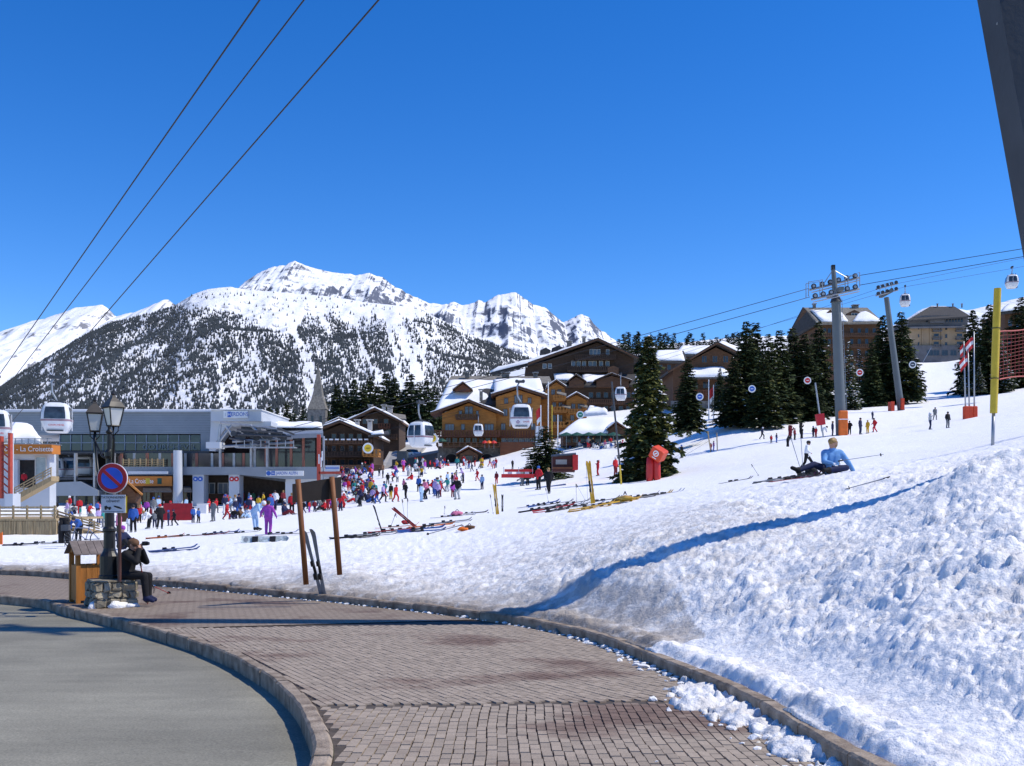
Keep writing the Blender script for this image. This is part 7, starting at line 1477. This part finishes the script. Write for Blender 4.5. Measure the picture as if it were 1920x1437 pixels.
def gp(px, py, dx, dy, lab, col=BLACK, r=.009): p = G(px, py); q = W(px + dx, py + dy, p.y); skipole(p, q, lab, col, r=r)
gp(760, 985, -6, -48, 'left thin pole standing behind the red skis', SK['grey']); gp(764, 985, 0, -50, 'right thin pole standing behind the red skis', SK['grey']); gp(730, 995, 12, -32, 'pole leaning at the red skis', BLACK); gp(925, 966, -6, -38, 'pole left of the far yellow skis', BLACK); gp(1102, 942, -3, -74, 'pole standing beside the tall yellow skis', STEEL); gp(1081, 944, -1, -36, 'pole planted left of the tall yellow skis'); gp(1098, 941, -17, -32, 'slanting pole left of the tall yellow skis', STEEL); gp(1029, 946, -6, -30, 'thin pole left standing among lying skis', STEEL); gp(833, 967, 1, -18, 'short pole beside the pink bag'); gp(1423, 893, -14, -22, 'lone pole leaning on the open snow', BLACK)
L_ = [(520, 1003, 0.1, 'blue', 'dark blue skis lying right of the purple child'), (545, 1004, .15, 'black', 'black skis lying left of the board'), (395, 1004, .1, 'red', 'red skis lying left of the blue man'), (352, 1006, .2, 'black', 'black skis lying before the red banner'), (415, 1002, .05, 'blue', 'blue skis lying beside the red ones'), (455, 1000, .1, 'black', 'skis at the feet of the man in pale blue'), (310, 1009, .3, 'orange', 'orange skis lying below the red banner'), (325, 1036, .0, 'blue', 'blue skis lying near the kerb'), (80, 1020, .1, 'grey', 'grey skis lying beside the palisade'), (115, 1021, .2, 'black', 'black skis lying beside the palisade'), (40, 1024, -.1, 'black', 'dark skis lying at the far left'),
  (665, 1010, .12, 'black', 'long black skis lying right of the board'), (700, 1006, .15, 'grey', 'grey skis lying in the row right of the board'), (735, 1000, .1, 'red', 'red skis lying under the leaning pair'), (765, 996, .05, 'black', 'black skis lying under the leaning pair'), (790, 998, .2, 'blue', 'blue skis lying beside the leaning pair'), (810, 992, .0, 'orange', 'orange skis lying right of the leaning pair'), (745, 990, 0, 'orange', 'orange skis lying behind the leaning pair'), (840, 972, .1, 'black', 'black skis lying by the pink bag'), (860, 968, .1, 'white', 'white skis lying by the pink bag'), (885, 965, .15, 'black', 'dark skis lying right of the pink bag'), (845, 981, .05, 'grey', 'grey skis lying below the pink bag'),
  (1000, 950, .15, 'black', 'dark skis at the left end of the long row'), (1020, 948, .2, 'blue', 'blue skis in the long row of skis'), (1045, 946, .15, 'black', 'black skis in the long row of skis'), (1060, 950, .2, 'grey', 'grey skis in the long row of skis'), (1075, 945, .2, 'black', 'second black skis in the long row'), (1010, 958, .15, 'black', 'front left dark skis of the long row'), (1040, 957, .2, 'red', 'red skis in front of the long row'), (1065, 955, .22, 'black', 'front black skis below the tall yellow skis'), (1092, 950, .2, 'blue', 'blue skis below the tall yellow skis'), (1110, 954, .25, 'yellow', 'yellow skis lying below the tall yellow pair'), (1140, 948, .25, 'yellow', 'yellow skis at the middle of the right row'), (1165, 942, .28, 'yellow', 'yellow skis lying by the yellow sack'), (1195, 936, .28, 'black', 'black skis right of the yellow sack'), (1222, 931, .28, 'yellow', 'long yellow skis at the right end of the row'), (1243, 928, .28, 'white', 'pale skis at the far right end of the row'), (1130, 940, .2, 'black', 'black skis behind the tall yellow skis'),
  (1380, 903, .1, 'black', 'dark skis lying left of the lone pole'), (1460, 900, .1, 'grey', 'grey skis lying before the child in white')]
for (px, py, a, c_, lab) in L_: skis(px, py, a + rk.uniform(-.08, .08), c_, lab, roll=rk.choice([0, 0, .5, -.4]), gap=rk.uniform(.11, .22))
# sacks and bags
def bag(px, py, r, m_, lab, name='bag', sq=(1.3, .9, .45)):
    p = G(px, py); o = thing(name, p, rk.uniform(0, 3), lab, 'bag'); MB().blob((0, 0, r * .45), r, int(px), .3, 2, sq=sq).build('sack', m_, o, smooth=True); MB().tube([(-r * .4, 0, r * .9), (0, 0, r * 1.25), (r * .4, 0, r * .9)], r * .07, 5).build('strap', BLACK, o)
bag(857, 968, .26, CL['pink'], 'pink bag lying among skis'); bag(1172, 942, .3, SK['yellow'], 'yellow sack lying between yellow skis', sq=(2.2, .7, .3)); bag(868, 998, .16, CL['orange'], 'orange jacket bundle beside a lying pole', 'bundle'); bag(880, 994, .16, CL['brown'], 'small brown bundle by the orange one', 'bundle'); bag(762, 982, .2, CL['red'], 'red bundle under the leaning red skis', 'bundle'); bag(232, 1019, .26, CL['green'], 'bright green bag beside the lamp post'); bag(245, 1026, .22, CL['black'], 'black rucksack behind the seated person', 'rucksack', (1, .8, 1.1))
p = G(800, 1006); q = G(866, 991); skipole(p + Vector((0, 0, .03)), q + Vector((0, 0, .1)), 'long pole lying towards the orange bundle', SK['black'], r=.016)
# snowboard
p = G(495, 1016); sb = thing('snowboard', p, R(8), 'pale patterned snowboard lying on edge in the snow', 'snowboard'); sb.rotation_euler = (R(58), 0, R(6)); sb.location.z += .08
vs_ = []; n = 18
for i in range(n + 1):
    u = i / n; x = -.85 + 1.7 * u; wd = .145 * (1 - .12 * math.sin(math.pi * u)) * (1 if .08 < u < .92 else math.sqrt(max(.03, 1 - ((abs(u - .5) - .42) / .08) ** 2))); z = .09 * max(0, (abs(u - .5) - .38) / .12) ** 2; vs_ += [(x, -wd, z), (x, wd, z), (x, wd, z + .014), (x, -wd, z + .014)]
fs = [(i * 4 + j, i * 4 + (j + 1) % 4, i * 4 + 4 + (j + 1) % 4, i * 4 + 4 + j) for i in range(n) for j in range(4)] + [(3, 2, 1, 0), (n * 4, n * 4 + 1, n * 4 + 2, n * 4 + 3)]
MB().add(vs_, fs).build('deck', M('board_print', (.36, .42, .45), .4, var=.45, scale=9), sb); MB().box((.3, 0, .04), (.2, .2, .06)).box((-.3, 0, .04), (.2, .2, .06)).build('binding', BLACK, sb); MB().disc((-.62, 0, .02), .085, .008, 18, ax='z').build('print_ring', SK['grey'], sb); MB().box((.16, 0, .0185), (.02, .27, .004)).build('print_stripe', WHITE, sb)
# gear round the resting woman
wp = WOMAN
for i, (dx, dy, a, c_, lab) in enumerate(((-1.05, -.35, .45, 'red', 'red and black skis at the feet of the resting woman'), (-.85, -.2, .35, 'white', 'white skis beside the resting woman'), (-.7, -.45, .5, 'black', 'black skis nearest the camera by the resting woman'))):
    o = skis(1500, 905, a, c_, lab, Y=20); x, y = wp.x + dx, wp.y + dy; o.location = (x, y, gz(x, y) + .05); dz = gz(x + .6 * math.cos(a), y + .6 * math.sin(a)) - gz(x - .6 * math.cos(a), y - .6 * math.sin(a)); o.rotation_euler = (rk.uniform(-.4, .5), -math.atan2(dz, 1.2) + .05, a)
def glove(loc, m_, lab, rz=0.0):
    o = thing('glove', loc, rz, lab, 'glove', 'gloves on ski poles'); mb = MB(); mb.tube([(0, 0, -.16), (0, 0, -.06), (0, 0, .03), (0, 0, .09)], [.058, .05, .062, .05], 10, sx=.7)
    for k, l_ in enumerate((.075, .095, .09, .07)): x = -.042 + k * .028; mb.tube([(x, 0, .06), (x * 1.1, -.01, .06 + l_ * .6), (x * 1.15, -.025, .07 + l_)], [.019, .018, .012], 7)
    mb.tube([(.05, 0, 0), (.09, -.01, .04), (.10, -.02, .09)], [.022, .02, .014], 7); mb.build('glove_shell', m_, o, smooth=True)
A = G(1506, 896); q = W(1481, 815, A.y); skipole(A, q, 'slanting ski pole with red and black gloves near the woman', SK['grey'], r=.012); glove(q + Vector((0, -.03, .12)), CL['maroon'], 'red and black glove stuck on the slanting pole'); glove(q + Vector((-.07, -.03, -.2)), CL['black'], 'black glove hanging on the slanting pole', 1)
A = G(1506, 890); q = W(1501, 808, A.y); skipole(A, q, 'upright ski pole with a black glove near the woman', SK['grey'], r=.012); glove(q + Vector((0, -.03, .12)), CL['black'], 'black glove stuck on the upright pole', .3); glove(q + Vector((.03, -.03, -.1)), CL['black'], 'second black glove lower on the upright pole', 2)
h1 = wp + Vector((.10, -.42, .36)); skipole(h1 + Vector((1.22, .0, .18)), h1, 'ski pole held across by the resting woman', SK['grey'], r=.011)
p = G(1585, 918); q = G(1668, 902); skipole(p + Vector((0, 0, .02)), q + Vector((0, 0, .02)), 'long pole lying flat below the resting woman', SK['grey'], r=.013)
bag(1522, 893, .24, CL['black'], 'black rucksack with red straps at the feet of the woman', 'rucksack', (1.4, .8, .7))
# red ski pole and kerb side gear by the seated photographer
pb = on_pave(277, 1133); skipole(pb, pp + Vector((.36, -.2, .38)), 'red ski pole leaning at the knee of the seated person', SK['red'], r=.013)
p = on_pave(318, 1113); skipole(p, on_pave(286, 1099, .3), 'second red ski pole slanting behind the boots', SK['red'], r=.011)
# bicycle behind the bin
bc = G(160, 1027); bi = thing('bicycle', bc, R(8), 'blue grey bicycle standing in snow behind the bin', 'bicycle'); FRM = M('bike_frame', (.16, .2, .3), .4)
for x in (-.5, .52):
    t = []
    for k in range(25): a = k / 24 * 6.2832; t.append((x + .33 * math.cos(a), 0, .34 + .33 * math.sin(a)))
    wh = MB().tube(t, .022, 6, cap=False).build('wheel', BLACK, bi); s_ = MB()
    for k in range(12): a = k / 12 * 6.2832; s_.tube([(x, 0, .34), (x + .32 * math.cos(a), 0, .34 + .32 * math.sin(a))], .003, 3)
    s_.build('spokes', STEEL, wh); MB().tube([(x, -.05, .34), (x, .05, .34)], .03, 8).build('hub', STEEL, wh)
for a, b in (((-.5, 0, .34), (-.38, 0, .86)), ((-.4, 0, .8), (.12, 0, .78)), ((-.38, 0, .66), (.02, 0, .32)), ((.02, 0, .32), (.16, 0, .86)), ((.02, 0, .32), (.52, 0, .34)), ((.13, 0, .76), (.52, 0, .34))): MB().tube([a, b], .019, 6).build('frame_tube', FRM, bi)
MB().box((.17, 0, .9), (.26, .13, .06)).build('saddle', BLACK, bi); MB().tube([(-.38, 0, .86), (-.36, 0, .98), (-.36, -.26, 1.0)], .014, 6).tube([(-.36, 0, .98), (-.36, .26, 1.0)], .014, 6).build('handlebar', BLACK, bi); MB().box((.02, 0, .32), (.1, .2, .04)).build('pedals', BLACK, bi); MB().box((-.75, 0, .8), (.3, .34, .24)).build('basket', METALD, bi)
# trousers hung over crossed poles
hp = G(121, 1026); ht = thing('hanging_trousers', hp, 0, 'black ski trousers hung on a pole left of the bicycle', 'clothes'); MB().tube([(0, .03, -.1), (0, .03, 1.2)], .014, 6).build('pole', STEEL, ht)
mb = MB()
for s_ in (-1, 1): mb.tube([(s_ * .09, 0, 1.12), (s_ * .12, -.02, .8), (s_ * .14, 0, .45), (s_ * .15, .02, .14)], [.12, .13, .12, .11], 10, sx=.9)
mb.tube([(-.19, 0, 1.12), (.19, 0, 1.12)], .1, 10); mb.build('cloth', CL['black'], ht, smooth=True)
# snow clods fallen over the kerb
rc = random.Random(9); mb = MB(); cnt = 0
for _ in range(2600):
    i = rc.randrange(len(OUT)); x, y = OUT[i]
    if not (5.5 < y < 26): continue
    d = abs(rc.gauss(0, .10)) + .02 + (abs(rc.gauss(0, .25)) if y < 10.5 and rc.random() < .5 else 0); tt = OUT[min(i + 1, len(OUT) - 1)] - OUT[max(i - 1, 0)]; tt = tt / (np.linalg.norm(tt) + 1e-9); nn = np.array([-tt[1], tt[0]])
    if y > 13: d *= .55
    if rc.random() > (1 if y < 16 else .35): continue
    r = min(.06, abs(rc.gauss(.0, .016)) + .008); qx, qy = x + nn[0] * d, y + nn[1] * d; mb.blob((qx, qy, float(zpav(qy)) + r * .35), r, rc.random(), .45, 1, sq=(rc.uniform(.8, 1.6), rc.uniform(.7, 1.2), .6)); cnt += 1
cd = mb.build('snow_clods', SNOW, None); tag(cd, 'crumbled snow clods along the foot of the kerb', 'snow', None, 'stuff')
